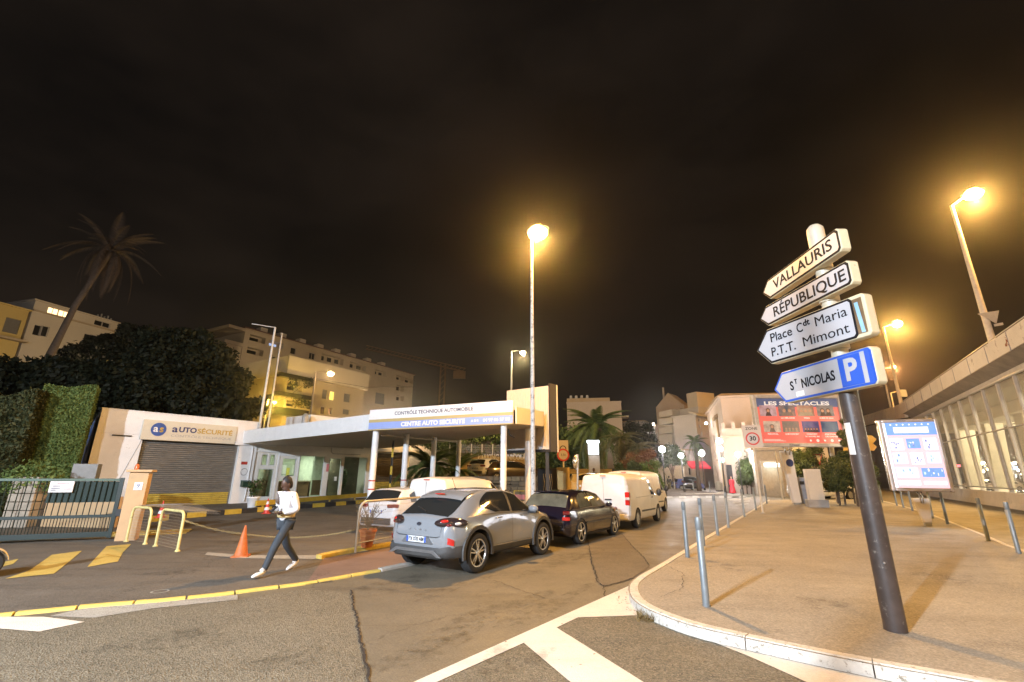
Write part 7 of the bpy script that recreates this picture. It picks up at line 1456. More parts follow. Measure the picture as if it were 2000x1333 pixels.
ochre_w = mat('ochre render', (.40, .33, .23), .85, var=.05, scale=.3); tan_w = mat('tan render', (.38, .31, .22), .85, var=.06, scale=.3); cream_w = mat('cream render wall', (.52, .46, .36), .85, var=.05, scale=.3); yel_w = mat('warm yellow render', (.50, .38, .14), .85, var=.06, scale=.3)
def extraA(r, lc, L_, H_, D):
    # projecting corner balconies and top band
    for (a, b, y0, y1) in [(572, 602, 735, 748), (566, 598, 770, 783), (566, 592, 800, 817)]:
        (u0_, zt_), (u1_, zb2) = lc(a, y0), lc(b, y1); mb = MB(); mb.bb((-2.2, -1.3, zb2), (u1_, -.002, zt_)); bal = mb.build('balcony', r.children[0].data.materials[0], r)
    mb = MB(); u1_, z_ = lc(718, 741); mb.bb((-.6, -.5, H_ - 3.0), (L_ + .5, -.003, H_ + .1)); mb.bb((-.6, -.5, H_ - 3.0), (-.003, D, H_ + .1)); mb.build('attic_band', cream_w, r)
    for q, (a, b, c, d_) in enumerate([(3, 5.2, 3, 5.5), (3, 5.2, 7, 9), (8, 10, 3.5, 5.5), (8, 10, 7, 9), (8, 10, 10.5, 12.5)]): mb = MB(); mb.bb((-.03, a, H_ - 3 - d_), (-.004, b, H_ - 3 - c)); mb.build('window', mat('night window', (.015, .015, .016), .12), r)
    plant_g = thing('balcony_plants', 'leafy plants on the corner balcony of the ochre apartment house', 'plants', root_m(r) @ Vector((2, -.8, lc(585, 795)[1]))); c_ = plant_g.location; quads_obj('leaves', leaf_cloud([(c_.x, c_.y, c_.z + .8), (c_.x + 1.2, c_.y + 1, c_.z + .5), (c_.x - 1, c_.y - .5, c_.z + 3.8), (c_.x + 1, c_.y + .6, c_.z + 3.9)], [1.1, .8, .8, .9], 160, .18, 9), leaf_dark, plant_g, 'stuff')
bldg('ochre apartment house with yellow lit corner and balconies behind the garage', 568, 75, 718, 89.5, 698, 3, 14, ochre_w, z5([(650, 545, 832, 625, 'b'), (1020, 615, 1122, 697, 'w'), (1218, 648, 1272, 730, 'w'), (1002, 757, 1042, 848, 's'), (1074, 772, 1114, 862, 'y'), (1212, 797, 1268, 880, 's'), (985, 922, 1022, 997, 'w'), (1062, 932, 1092, 1003, 'w'), (1200, 950, 1258, 1000, 's'), (655, 700, 800, 800, 'b'), (650, 870, 790, 950, 'b')]), roofm=cream_w, extra=extraA)
def extraB(r, lc, L_, H_, D):
    rr = mat('dark red roof tiles', (.10, .035, .025), .8)
    mb = MB(); mb.bb((-.5, -.5, H_ + .23), (L_ + .6, 1.5, H_ + .42)); mb.build('eaves', rr, r)
    for px in (637, 640, 840, 1020, 1190, 1345, 1500, 1640):
        u_, z_ = lc(430 + px / 5, 660); 
        if px == 637: u_ -= 5
        mb = MB(); mb.bb((u_ - .9, 1, H_ + .3), (u_ + .9, 3, H_ + 1.9)); c_ = mb.build('chimney', cream_w, r, bevel=.15)
    mb = MB(); mb.bb((-3.8, 0.0, H_ - .6), (-.003, D, H_ + .1)); mb.bb((-3.6, 0.2, 0), (-.003, D, H_ - 3.8)); mb.bb((-4.2, -.2, H_ - 4.3), (-.003, D, H_ - 3.5)); mb.build('side_wing', tan_w, r)
bldg('long tan apartment block with chimneys stepping down behind the ochre house', 480, 100, 814, 151, 643, 5, 16, tan_w, z5([(290, 232, 435, 320, 'b'), (480, 290, 610, 365, 'c'), (265, 355, 415, 445, 'b'), (480, 430, 540, 500, 'w'), (692, 348, 735, 410, 'w'), (872, 398, 922, 462, 'w'), (990, 428, 1200, 525, 'b'), (1268, 500, 1418, 585, 'b'), (1515, 570, 1618, 640, 'b'), (1722, 622, 1790, 685, 'b'), (1806, 650, 1880, 712, 'b'), (1722, 715, 1790, 795, 'b'), (1806, 735, 1880, 805, 'b'), (1722, 815, 1790, 890, 'b'), (1806, 835, 1880, 905, 'b'), (1520, 790, 1600, 900, 's')]), extra=extraB)
z4 = lambda L_: [(a / 4.167, 400 + b / 4.167, c / 4.167, 400 + d_ / 4.167, k) for a, b, c, d_, k in L_]
def extraW(r, lc, L_, H_, D):
    mb = MB(); a, z_ = lc(70, 606); mb.bb((0, -.25, z_ - .2), (L_, -.002, z_ + .05)); mb.build('cornice', tan_w, r)
    for q in range(5): mb = MB(); mb.tube([(L_ - 3 + q * .55, 1, H_ + .2), (L_ - 3 + q * .55, 1, H_ + .9 + .3 * (q % 2))], .12, 5); mb.build('roof_vent', galv, r)
bldg('white apartment house with one brightly lit long window at the far left', 70, 70, 243, 82, 587, 4, 12, mat('dim white render', (.50, .45, .38), .85, var=.05, scale=.3), z4([(400, 822, 478, 878, 'l'), (488, 842, 568, 895, 'l'), (780, 915, 840, 958, 'w'), (846, 930, 900, 972, 'w'), (285, 978, 328, 1068, 'w'), (340, 985, 382, 1075, 'w'), (690, 1050, 730, 1125, 'w'), (738, 1058, 775, 1130, 'w')]), extra=extraW)
def extraY(r, lc, L_, H_, D):
    mb = MB(); a, z_ = lc(0, 655); mb.bb((-10, -1.2, z_ - .5), (L_ + .5, -.002, z_ - .2)); mb.build('balcony', tan_w, r); mb = MB(); mb.bb((L_ * .3, 3, H_), (L_ * .3 + 1, 4, H_ + 3)); mb.build('chimney', tan_w, r)
bldg('mustard yellow house at the left picture edge beside the white apartment house', -70, 62, 68, 69.2, 575, 3, 12, yel_w, [(12, 622, 34, 652, 's')], extra=extraY)
bldg('plain pale apartment block behind the broad date palm', 1107, 92, 1213, 90, 788, 3, 14, mat('grey pink render', (.42, .37, .33), .85, var=.04, scale=.3), [], roof=.1, extra=lambda r, lc, L_, H_, D: ([MB().bb((0, .3, H_ + .2), (L_ * .8, D - 2, H_ + 1.0)).build('roof_storey', mat('tan render', (.38, .31, .22)), r)], [MB().bb((L_, 1, H_ - k), (L_ + 1.4, 5, H_ - k + .25)).build('balcony', cream_w, r) for k in (2.8, 6.9, 11)], [MB().box((.8 + 1.1 * k, 1, H_ + 1.3), (.5, .5, .7)).build('roof_vent', galv, r) for k in range(4)]))
# street on the right: far to near
z8 = lambda L_: [(1240 + a / 8.333, 770 + b / 8.333, 1240 + c / 8.333, 770 + d_ / 8.333, k) for a, b, c, d_, k in L_]
pinkw = mat('pale pink render', (.55, .45, .38), .85, var=.05, scale=.4, bump=.1, bscale=8); greyw = mat('pale grey render', (.42, .38, .34), .85, var=.06, scale=.4); beigew = mat('beige render', (.46, .38, .28), .85, var=.05, scale=.4); rooft = mat('tan roof tiles', (.34, .24, .13), .85, var=.15, scale=2)
bldg('narrow shuttered town house at the left end of the street row', 1256, 112, 1284, 122, 823, 0, 5, greyw, z8([(150, 440, 180, 520, 's'), (195, 430, 225, 510, 's'), (240, 420, 268, 505, 's'), (285, 405, 312, 495, 's')]), roofm=rooft)
def gable(r, lc, L_, H_, D):
    mb = MB(); mb.poly([(0, 0, H_ + .001), (L_, 0, H_ + .001), (L_ * .48, 0, H_ + 2.9)]); mb.poly([(0, 0, H_ + .001), (L_ * .48, 0, H_ + 2.9), (L_ * .48, D, H_ + 2.9), (0, D, H_ + .001)]); mb.poly([(L_, 0, H_ + .001), (L_, D, H_ + .001), (L_ * .48, D, H_ + 2.9), (L_ * .48, 0, H_ + 2.9)]); mb.build('gable', beigew, r); mb = MB(); mb.bb((L_ * .22, 1, H_ + 1), (L_ * .27, 1.4, H_ + 4.4)); mb.build('chimney', greyw, r)
bldg('tall plain beige gable house in the far street row', 1281, 100, 1336, 96, 796, 0, 5, beigew, [], roof=0, extra=gable)
def balc(r, lc, L_, H_, D):
    for y0 in (813, 827, 845, 859, 870):
        a, z_ = lc(1301, y0 + 1.5); b, _ = lc(1328, y0); mb = MB(); mb.bb((a, -1.6, z_ - .25), (b, -.002, z_ + .85)); mb.build('balcony', cream_w, r)
bldg('beige block with stacked long balconies in the street row', 1300, 88, 1329, 84, 806, 0, 4, beigew, z8([(530, 340, 720, 375, 'w'), (530, 455, 720, 500, 'w'), (540, 590, 725, 650, 'w'), (560, 700, 730, 735, 'w')]), extra=balc)
bldg('tall blank pinkish block right of the balcony block', 1328, 82, 1364, 78, 803, 0, 4, greyw, z8([]), roof=.1, extra=lambda r, lc, L_, H_, D: MB().bb((L_ * .45, 0.01, H_ + .25), (L_, D, H_ + 2.8)).build('upper_storey', beigew, r))
def roofE(r, lc, L_, H_, D):
    mb = MB(); mb.prism([(-.6, -.7, H_ - .1), (L_, -.7, H_ - .1), (L_, -.5, H_ + .2), (-.6, -.5, H_ + .2)], (0, 1.4, .5)); mb.build('eaves', cream_w, r)
bldg('tall narrow grey town house with shuttered windows beside the lit alley', 1358, 74, 1385, 77, 812, 0, 4, greyw, z8([(1030, 395, 1065, 440, 's'), (1040, 500, 1075, 560, 's'), (1070, 600, 1105, 700, 's')]), extra=roofE)
bldg('low pale shop house with green shutters behind the fan palm', 1333, 70, 1372, 72, 880, 0, 9, mat('shop wall', (.55, .47, .38), .8), z8([(815, 990, 842, 1085, 's'), (850, 980, 880, 1085, 's'), (920, 970, 945, 1080, 's'), (870, 1200, 930, 1320, 'w')]), roofm=rooft)
def slope(r, lc, L_, H_, D):
    mb = MB(); e = [(-.4, -.5, H_), (L_, -.5, H_), (L_, 0, H_ + .1), (-.4, 0, H_ + .1)]; mb.prism([(-.4, -.5, H_ + .23), (-.4, .2, H_ + .6), (-.4, D, H_ + .3)], (L_, 0, 0)); mb.build('eaves', rooft, r)
bldg('shuttered street facade receding beside the crenellated pink wall', 1381, 70, 1411, 53.5, 812, 0, 10, pinkw, z8([(1200, 440, 1230, 560, 's'), (1255, 425, 1285, 545, 's'), (1345, 510, 1370, 580, 's'), (1385, 490, 1405, 565, 's'), (1215, 690, 1245, 800, 's'), (1270, 670, 1310, 790, 's'), (1350, 655, 1380, 740, 's'), (1240, 930, 1270, 1050, 's'), (1290, 920, 1320, 1050, 's'), (1335, 910, 1365, 1050, 's'), (1200, 1190, 1260, 1320, 'w'), (1290, 1180, 1330, 1330, 'w')]), extra=slope)
# big warm gable wall rising behind
P_ = [dep(1398, 812, 58), dep(1462, 772, 57), dep(1530, 800, 57)]
gb = thing('gable_house', 'large warm lit gable wall with a sloping roof rising behind the crenellated wall', 'building', (P_[0].x, 58, 0)); zz = P_[0].z; xr = dep(1560, 900, 57).x
warmw = mat('warm render', (.42, .29, .15), .85, var=.07, scale=.5)
mb = MB(); mb.prism([(P_[0].x, 58, 0), (xr, 57, 0), (xr, 57, P_[2].z - .6), (P_[1].x, 57.3, P_[1].z - .6), (P_[0].x, 58, zz - .5)], (1.2, 3, 0)); mb.build('wall', warmw, gb, world=True)
mb = MB(); mb.prism([(P_[0].x - .4, 57.6, zz - .5), (P_[1].x, 56.7, P_[1].z - .55), (P_[1].x, 56.7, P_[1].z), (P_[0].x - .4, 57.6, zz - .05)], (1.2, 3.4, 0)); mb.prism([(P_[1].x + .01, 56.7, P_[1].z - .55), (xr + .5, 56.5, P_[2].z - .6), (xr + .5, 56.5, P_[2].z - .05), (P_[1].x + .01, 56.7, P_[1].z)], (1.2, 3.4, 0)); mb.build('roof', rooft, gb, world=True)
q = hit((1435, 826), P_[0], 92); mb = MB(); mb.bb((q.x - 1.0, 57.2, q.z - .9), (q.x + 1.3, 57.35, q.z + 1.1)); mb.build('window', mat('brown hatch', (.12, .08, .05), .6), gb, world=True)
# crenellated pink wall
W0, W1 = dep(1409, 838, 52), dep(1500, 843, 50); wz = W0.z; cw_ = thing('crenellated_wall', 'tall pink rendered wall with square battlements and a dark doorway', 'wall', (W0.x, W0.y, 0), math.atan2(W1.y - W0.y, W1.x - W0.x)); wl = Vector((W1.x - W0.x, W1.y - W0.y, 0)).length
M = root_m(cw_).inverted(); wa = math.degrees(math.atan2(W1.x - W0.x, W1.y - W0.y)); lcw = lambda px, py: (M @ hit((px, py), W0, wa))
a, b = lcw(1417, 910), lcw(1432, 935); dz = lcw(1425, 908).z
mb = MB(); facade(mb, [(a.x, b.x, .02, dz)], 0, wl, 0, wz, .6); mb.poly([(0, 0, 0), (0, 0, wz), (0, 5, wz), (0, 5, 0)]); mb.poly([(0, 0, wz), (wl, 0, wz), (wl, .6, wz), (0, .6, wz)]); mb.build('wall', pinkw, cw_); mb = MB(); mb.bb((a.x - .01, .58, 0), (b.x + .01, .7, dz)); mb.build('door', mat('doorway dark', (.05, .05, .055), .5), cw_)
mb = MB(); mb.bb((-.1, -.12, wz - 1.0), (wl, -.002, wz - .8)); mb.build('string_course', cream_w, cw_); mb = MB(); mb.bb((0, -.06, 3.2), (wl, -.002, 3.32)); mb.build('string_course', pinkw, cw_)
k = 0
while k * 1.02 < wl - .4: mb = MB(); mb.bb((.05 + k * 1.02, 0, wz + .002), (.42 + k * 1.02, .4, wz + .68)); mb.build('battlement', pinkw, cw_, bevel=.02); k += 1
bldg('low dim house with a bright strip awning left of the billboard leg', 1470, 47, 1540, 46, 880, 0, 6, mat('dim render', (.30, .26, .21), .8), [(1500, 912, 1530, 950, 'w')], name='house', roof=.2)
t_ = thing('lit_fascia', 'white glowing shop fascia strip beneath the billboard', 'sign', dep(1496, 912, 44)); q = dep(1522, 905, 44) - t_.location; mb = MB(); mb.bb((0, 0, 0), (q.x, .3, q.z)); mb.build('panel', glowmat('fascia glow', (.85, 1, .92), 4), t_); point_light('fascia_light', t_, (q.x / 2, -.6, 0), 60, (.85, 1, .92), .3)
mb = MB(); mb.bb((-.3, .31, -t_.location.z), (q.x + .3, .5, q.z + .2)); mb.build('wall', mat('dim render', (.30, .26, .21)), t_)
# awning, pharmacy cross, pedestrian sign, litter bin
p = dep(1340, 915, 66); q = dep(1376, 905, 66); aw = thing('awning', 'red shop awning behind the trunk of the small fan palm', 'awning', (p.x, 66, p.z - .1)); mb = MB(); n_ = 8; w_ = (q.x - p.x)
for k in range(n_): mb.prism([(w_ * k / n_, 0, 1.1), (w_ * k / n_, -2.0, .25), (w_ * k / n_, -2.0, 0), (w_ * k / n_, -1.9, 0), (w_ * k / n_, 0, .95)], (w_ / n_ * .96, 0, 0))
mb.build('canvas', redc, aw, kind='stuff'); 
p = dep(1409, 899, 52); cx = thing('pharmacy_cross', 'small green lit round sign above the pedestrian sign', 'sign', p); mb = MB(); mb.lathe([(.001, -.1), (.32, -.1), (.32, .05)], (0, 0, 0), 16, 'Y'); mb.build('disc', glowmat('green glow', (.35, 1, .6), 2.2), cx); mb = MB(); mb.bb((-.25, -.13, -.08), (.25, -.105, .08)); mb.bb((-.08, -.132, -.25), (.08, -.106, .25)); mb.build('cross', glowmat('white cross glow', (.8, 1, .9), 5), cx); mb = MB(); mb.bb((-.5, .05, -.04), (.0, .12, .04)); mb.build('bracket', black_paint, cx)
t_, p_, h_ = polething('crossing_sign', 'square blue pedestrian crossing sign on a thick grey post', 'traffic sign', 1419, 958, (1411, 913), .14, galv, z=.02)
mb = MB(); mb.bb((-.62, -.2, h_ - .3), (.42, -.16, h_ + .85)); pl = mb.build('plate', paint_white, t_); mb = MB(); mb.bb((-.55, -.205, h_ - .22), (.35, -.2005, h_ + .77)); mb.build('blue_face', sign_b, pl); mb = MB(); mb.prism([(-.42, -.212, h_ - .1), (.22, -.212, h_ - .1), (-.1, -.212, h_ + .62)], (0, .006, 0)); mb.build('triangle', paint_white, pl)
p = at(1405, 960, .02); bn = thing('litter_bin', 'pale concrete litter bin at the far kerb of the crossing', 'bin', p); mb = MB(); mb.lathe([(.35, 0), (.42, .1), (.45, .7), (.40, .95), (.30, 1.05), (.12, 1.15), (.001, 1.16)], n=8); mb.build('body', mat('bin stone', (.40, .36, .28), .8), bn, bevel=.02); mb = MB(); mb.lathe([(.43, .0), (.44, .16)], n=8); mb.build('base', dark_conc, bn)
for i, (hx, hy, bx, by, Y, pw_, br_s, lb) in enumerate([(1405, 862, 1412, 950, 48, 380, .30, 'upper white globe lamp beside the crenellated wall'), (1407, 877, 1413, 945, 53, 350, .26, 'lower white globe lamp beside the crenellated wall'), (1441, 888, 1447, 939, 48.5, 1100, .26, 'white globe lamp on a black pole before the pink wall'), (1330, 890, 1334, 941, 50, 1300, .26, 'white globe lamp left of the small fan palm'), (1293, 878, 1297, 925, 44, 1000, .30, 'white street lamp beside the leafy street tree'), (1357, 866, 1359, 930, 75, 600, .3, 'white lamp shining behind the crown of the small fan palm'), (1369, 885, 1371, 935, 62, 700, .45, 'glaring white light between the palm and the grey town house'), (1379, 827, 1380, 870, 66, 60, .18, 'small white wall lamp high on the grey town house')]):
    h_ = dep(hx, hy, Y); g0 = Vector((h_.x, Y, .02)); lp = thing('globe_lamp', lb, 'street lamp', g0, 0, 'white globe lamps of the far street'); zz = h_.z
    if i < 7: mb = MB(); mb.tube([(0, 0, 0), (0, 0, zz - .3)], .06, 8); mb.lathe([(.14, 0), (.12, .6), (.06, .8)], n=8); mb.build('pole', black_paint, lp)
    mb = MB(); mb.ball((0, 0, zz - .02), (br_s, br_s, br_s), 16, 10); mb.build('globe', glowmat('led globe', (.88, .94, 1), 26), lp, smooth=True); point_light('lamp_light', lp, (0, -br_s - .12, zz - .1), pw_, (1, .93, .90) if i != 6 else (1, .97, .95), .25)
# lit totem, round mirror, speed sign cluster
p = at(1160, 944, 0); p = Vector((dep(1160, 900, 36).x, 36, 0)); tt = thing('lit_totem', 'tall information totem with a glaring white screen left of the fan palms', 'information totem', p); zf = lambda y: dep(1160, y, 36).z
mb = MB(); mb.bb((-.42, -.14, zf(934)), (.42, .14, zf(890))); mb.build('stand', mat('totem grey', (.36, .36, .36), .5), tt, bevel=.02); mb = MB(); mb.bb((-.48, -.18, zf(889)), (.42, .18, zf(860))); mb.build('head', mat('totem dark', (.05, .05, .05), .5), tt); mb = MB(); mb.bb((-.42, -.19, zf(888)), (.36, -.181, zf(867))); sc_ = mb.build('screen', glowmat('totem screen', (.85, .95, 1), 4.5), tt)
mb = MB(); mb.bb((-.50, -.2, zf(866)), (.42, -.181, zf(861))); mb.build('top_strip', glowmat('totem strip', (.85, .95, 1), 9), tt)
for q in range(9): mb = MB(); a = random.uniform(-.36, .2); b = random.uniform(zf(886), zf(870)); mb.bb((a, -.196, b), (a + random.uniform(.05, .16), -.191, b + random.uniform(.05, .15))); mb.build('map_block', mat('map print', (.25, .28, .3), .5), sc_)
point_light('totem_light', tt, (0, -1.1, zf(876)), 60, (.85, .95, 1), .3)
t_, p_, h_ = polething('speed_sign', 'round red rimmed weight limit sign under a small square plate', 'traffic sign', 1101, 946, (1100, 868), .05, cream_p, z=0, Y=29)
q = dep(1100, 889, p_.y).z; mb = MB(); disc(mb, 0, -.1, q, .38, -.07); dd_ = mb.build('ring', mat('sign red', (.42, .02, .015)), t_); mb = MB(); disc(mb, 0, -.105, q, .28, -.101); mb.build('face', sign_cream, dd_); text('3,5t', .2, sign_k, dd_, Matrix.Translation((0, -.108, q)) @ RX, ext=.001)
z_ = dep(1100, 874, p_.y).z; mb = MB(); mb.bb((-.33, -.09, z_ - .42), (.33, -.06, z_ + .42)); pl = mb.build('plate', sign_cream, t_); mb = MB(); disc(mb, 0, -.095, z_ - .1, .2, -.091); mb.build('ring', sign_k, pl); mb = MB(); disc(mb, 0, -.099, z_ - .1, .15, -.096); mb.build('face', sign_cream, pl)
t_, p_, h_ = polething('traffic_mirror', 'round traffic mirror turned edge-on, its grey pole behind the dark hatchback', 'traffic mirror', 1128, 985, (1128, 888), .05, galv, z=0, Y=24); mb = MB(); mb.M = Matrix.Translation((0, -.1, dep(1128, 903, p_.y).z)) @ Matrix.Rotation(math.radians(58), 4, 'Z'); mb.lathe([(.001, -.04), (.36, -.0), (.40, .02), (.40, .05), (.001, .08)], n=24, axis='Y'); mb.build('mirror', chrome, t_, smooth=True)
# stone wall with raised car park behind
SWA, SWB = dep(905, 928, 31), dep(1036, 932, 29); swz = 1.75
sw_ = thing('stone_wall', 'low rough stone wall bounding the raised car park behind the canopy', 'wall', (SWA.x, SWA.y, 0), math.atan2(SWB.y - SWA.y, SWB.x - SWA.x)); swl = (SWB - SWA).length; stw = [mat('brown stone %d' % k, c, .9, var=.2, scale=4) for k, c in enumerate([(.22, .15, .08), (.17, .12, .07), (.27, .19, .10)])]
mb = MB(); mb.bb((-2.5, .02, 0), (swl + .4, .4, swz - .02)); mb.build('mortar', mat('mortar', (.12, .09, .06), .95), sw_)
for r_ in range(6):
    x = -2.4
    while x < swl + .2:
        w_ = random.uniform(.32, .6); mb = MB(); h0_ = .02 + r_ * .285; mb.bb((x, -random.uniform(.02, .06), h0_), (x + w_ - .03, .1, h0_ + .26)); mb.build('stone', stw[random.randrange(3)], sw_, bevel=.025, seg=1); x += w_
mb = MB(); mb.poly([(-4.2, 29.5, 1.5), (1.5, 29.2, 1.2), (2.4, 33, 1.2), (2.8, 46, 1.4), (-6, 46, 1.7), (-9, 33, 1.6)]); mb.build('car_park', asph_fore, kind='structure')
mb = MB(); mb.bb((2.9, 30.4, 0), (9.6, 39.5, .55)); mb.build('raised_pavement', asph_fore, kind='structure')
yw = thing('car_park_wall', 'yellow lit boundary wall lettered parking behind the parked cars', 'wall', (dep(900, 905, 40).x, 40, 1.5), -.05); mb = MB(); yl = dep(1045, 905, 40).x - yw.location.x; mb.bb((0, 0, 0), (yl, .3, 1.75)); mb.build('wall', mat('yellow stone wall', (.50, .36, .15), .85, var=.2, scale=1.6, bump=.4, bscale=6), yw)
text('PARKING ST NICOLAS', .62, paint_white, yw, Matrix.Translation((yl * .57, -.03, 1.72)) @ RX, width=yl * .68, bold=.02, ext=.02)
fn = thing('wire_fence', 'wire fence on pale posts above the car park wall', 'fence', (yw.location.x, 39.6, 1.6)); 
for k in range(8): mb = MB(); mb.tube([(k * yl / 7, 0, 0), (k * yl / 7, 0, 2.7)], .05, 6); mb.build('post', cream_p, fn)
mb = MB(); 
for k in range(10): mb.tube([(0, 0, .9 + k * .19), (yl, 0, .9 + k * .19)], .008, 3, False)
for k in range(70): mb.tube([(yl * k / 69, 0, .9), (yl * k / 69, 0, 2.65)], .006, 3, False)
mb.build('mesh', wire, fn, kind='stuff')
for k, (px, Y) in enumerate([(903, 27.5), (935, 27.3), (967, 27), (1001, 26.8)]): pass
# ornate black gate in a yellow wall
gy = dep(1048, 950, 27); g2 = thing('garden_gate', 'black iron gate with an arched infill panel in the yellow wall', 'gate', (dep(1050, 950, 27).x, 27, 0)); w_ = dep(1088, 950, 27).x - g2.location.x; zt_ = dep(1068, 915, 27).z
mb = MB(); mb.bb((0, 0, .9), (w_, .06, zt_)); mb.build('infill_panel', mat('iron sheet', (.015, .014, .013), .3, metal=.5), g2)
for k in range(12): mb = MB(); mb.tube([(w_ * k / 11, .0, 0), (w_ * k / 11, 0, .95)], .018, 5); mb.build('bar', black_paint, g2)
for k in range(5): mb = MB(); mb.tube([(w_ * (.3 + .1 * k), -.03, 1.0), (w_ * (.3 + .1 * k) + .06, -.05, 1.4), (w_ * (.3 + .1 * k), -.03, 1.9)], .014, 5); mb.build('scroll', mat('gilt scroll', (.5, .35, .15), .3, metal=.6), g2)
yw2 = thing('yellow_wall', 'rough yellow lit wall and pier to the right of the black iron gate', 'wall', (dep(1089, 950, 27).x, 27, 0)); mb = MB(); mb.bb((0, -.1, 0), (.7, .5, zt_ + .05)); mb.prism([(.71, 0, 0), (3.4, 1.5, 0), (3.4, 1.5, 1.0), (.71, 0, 1.5)], (0, .3, 0)); mb.build('wall', mat('yellow stone wall', (.50, .36, .15)), yw2, bevel=.02)
mb = MB(); a = dep(1095, 905, 40); b = dep(1190, 905, 41); yw3 = thing('garden_wall', 'long low yellow wall behind the pale parked car', 'wall', (a.x, 40, 0)); mb.bb((0, 0, 0), (b.x - a.x, .3, dep(1100, 916, 40).z)); mb.build('wall', mat('yellow stone wall', (.5, .36, .15)), yw3)
# more parked cars (copies of the hatchback with their own paint)
def copy_car(src, label, loc, rz, paint, name='parked_car', sc=1., group=None):
    c = copy_tree(src); c.location = loc; c.rotation_euler = (0, 0, rz); c.scale = (sc, sc, sc); tag(c, label, 'car', group)
    for ch in c.children:
        if ch.name.startswith('body'): ch.data = ch.data.copy(); ch.data.materials[0] = paint
    c.name = name; 
    if not group and 'group' in c: del c['group']
    return c
pr_c = at(0, 0) if False else None
copy_car(hb, 'white car seen from behind in the raised car park between the canopy columns', (dep(930, 915, 36).x, 35, 1.58), math.radians(60), W_m)
copy_car(hb, 'dark car parked side-on before the yellow lettered wall', (dep(950, 915, 34).x, 33.5, 1.35), math.radians(5), carpaint('dark brown paint', (.05, .035, .02)))
copy_car(hb, 'pale car parked behind the black gate beside the speed sign', (dep(1101, 930, 31.5).x, 31.8, .55), math.radians(8), carpaint('pale yellow paint', (.62, .52, .34)))
copy_car(hb, 'blue car parked across the plaza under the leafy tree', (dep(1318, 930, 60).x, 61, .02), math.radians(12), carpaint('blue paint', (.12, .16, .42)))
copy_car(hb, 'dark vehicle facing the plaza right of the blue car', (dep(1346, 930, 60).x, 60, .02), math.radians(70), carpaint('blackish paint', (.03, .03, .035)), sc=1.2)
vcopy = None
for o in list(COL.objects):
    if o.name.startswith('parked_van') and o.parent is None and o.get('label', '').startswith('white delivery'): vcopy = o
vv = copy_tree(vcopy); vp = dep(1570, 965, 37); vv.location = (vp.x + 5.0, 39.5, 0); vv.rotation_euler = (0, 0, math.radians(196)); vv.scale = (1.25, 1.25, 1.32); tag(vv, 'large white van parked behind the cream cabinet and planted bed', 'van')
mk = thing('motorcycle', 'dark motorcycle parked before the stone wall beyond the white delivery van', 'motorcycle', (dep(954, 952, 24.5).x, 24.5, 0), math.radians(40))
for x in (-.65, .65): mb = MB(); mb.lathe([(.2, -.05), (.3, -.06), (.33, 0), (.3, .06), (.2, .05)], (x, 0, .33), 18, 'Y'); mb.build('wheel', rubber, mk, auto=40)
mb = MB(); mb.ball((0, 0, .55), (.45, .16, .25), 12, 8); mb.ball((.15, 0, .85), (.3, .15, .16), 12, 8); mb.build('body', carpaint('black moto', (.015, .015, .015)), mk, smooth=True); mb = MB(); mb.bb((-.6, -.12, .82), (-.05, .12, .9)); mb.build('saddle', rubber, mk, bevel=.03); mb = MB(); mb.tube([(.65, 0, .33), (.42, 0, 1.05)], .03, 6); mb.tube([(.4, -.35, 1.1), (.4, .35, 1.1)], .018, 6); mb.build('handlebar', black_paint, mk); mb = MB(); mb.ball((.55, 0, .95), .1, 10, 8); mb.build('headlamp', chrome, mk, smooth=True)
rwb = thing('works_barrier', 'red and white lettered barrier boards between the canopy columns', 'barrier', (dep(1004, 975, 21.5).x, 21.5, 0), -.15)
for k in range(3): mb = MB(); mb.bb((0, 0, .25 + k * .27), (1.3, .04, .45 + k * .27)); mb.build('board', [mat('barrier red', (.42, .10, .08), .5), cream_p, mat('barrier red', (.42, .1, .08))][k], rwb)
mb = MB(); mb.tube([(0, .02, 0), (0, .02, 1.15), (1.3, .02, 1.15), (1.3, .02, 0)], .025, 6); mb.build('frame', yellow_paint, rwb)
# hillside under the houses
def hz_(x, y): 
    t = max(0, min(1, (y - 44) / 40)); s_ = max(0, min(1, (22 - x) / 22)); return 10.5 * t * s_ - .05
mb = MB(); mb.grid(lambda a, b: (-160 + 184 * a, 43 + 140 * b, hz_(-160 + 184 * a, 43 + 140 * b)), 40, 30); mb.build('hillside', soil, kind='structure', smooth=True)
# distant tower crane
cb0 = dep(862, 790, 150); cr_m = mat('crane', (.14, .08, .04), .7); crn = thing('tower_crane', 'dim tower crane silhouette behind the apartment blocks', 'crane', (cb0.x, 150, 0)); zj = dep(862, 718, 150).z; mb = MB()
for sx_ in (-.8, .8):
    for sy_ in (-.8, .8): mb.tube([(sx_, sy_, 0), (sx_, sy_, zj + 1)], .16, 4)
for k in range(int(zj / 2)): mb.tube([(-.8, -.8, k * 2), (.8, -.8, k * 2 + 2)], .1, 3, False); mb.tube([(.8, -.8, k * 2), (.8, .8, k * 2 + 2)], .1, 3, False)
mb.build('mast', cr_m, crn); a, b = dep(715, 682, 150) - Vector((cb0.x, 150, 0)), dep(909, 727, 150) - Vector((cb0.x, 150, 0)); mb = MB(); mb.tube([a, b], .25, 4); mb.tube([a + Vector((0, 0, 1.2)), b + Vector((0, 0, 1.2))], .18, 4)
for k in range(26): p, q = a.lerp(b, k / 26), a.lerp(b, (k + 1) / 26); mb.tube([p, q + Vector((0, 0, 1.2))], .1, 3, False)
mb.build('jib', cr_m, crn); mb = MB(); mb.box(b + Vector((-2, 0, -1)), (4, 1.5, 2.4)); mb.build('counterweight', cr_m, crn)
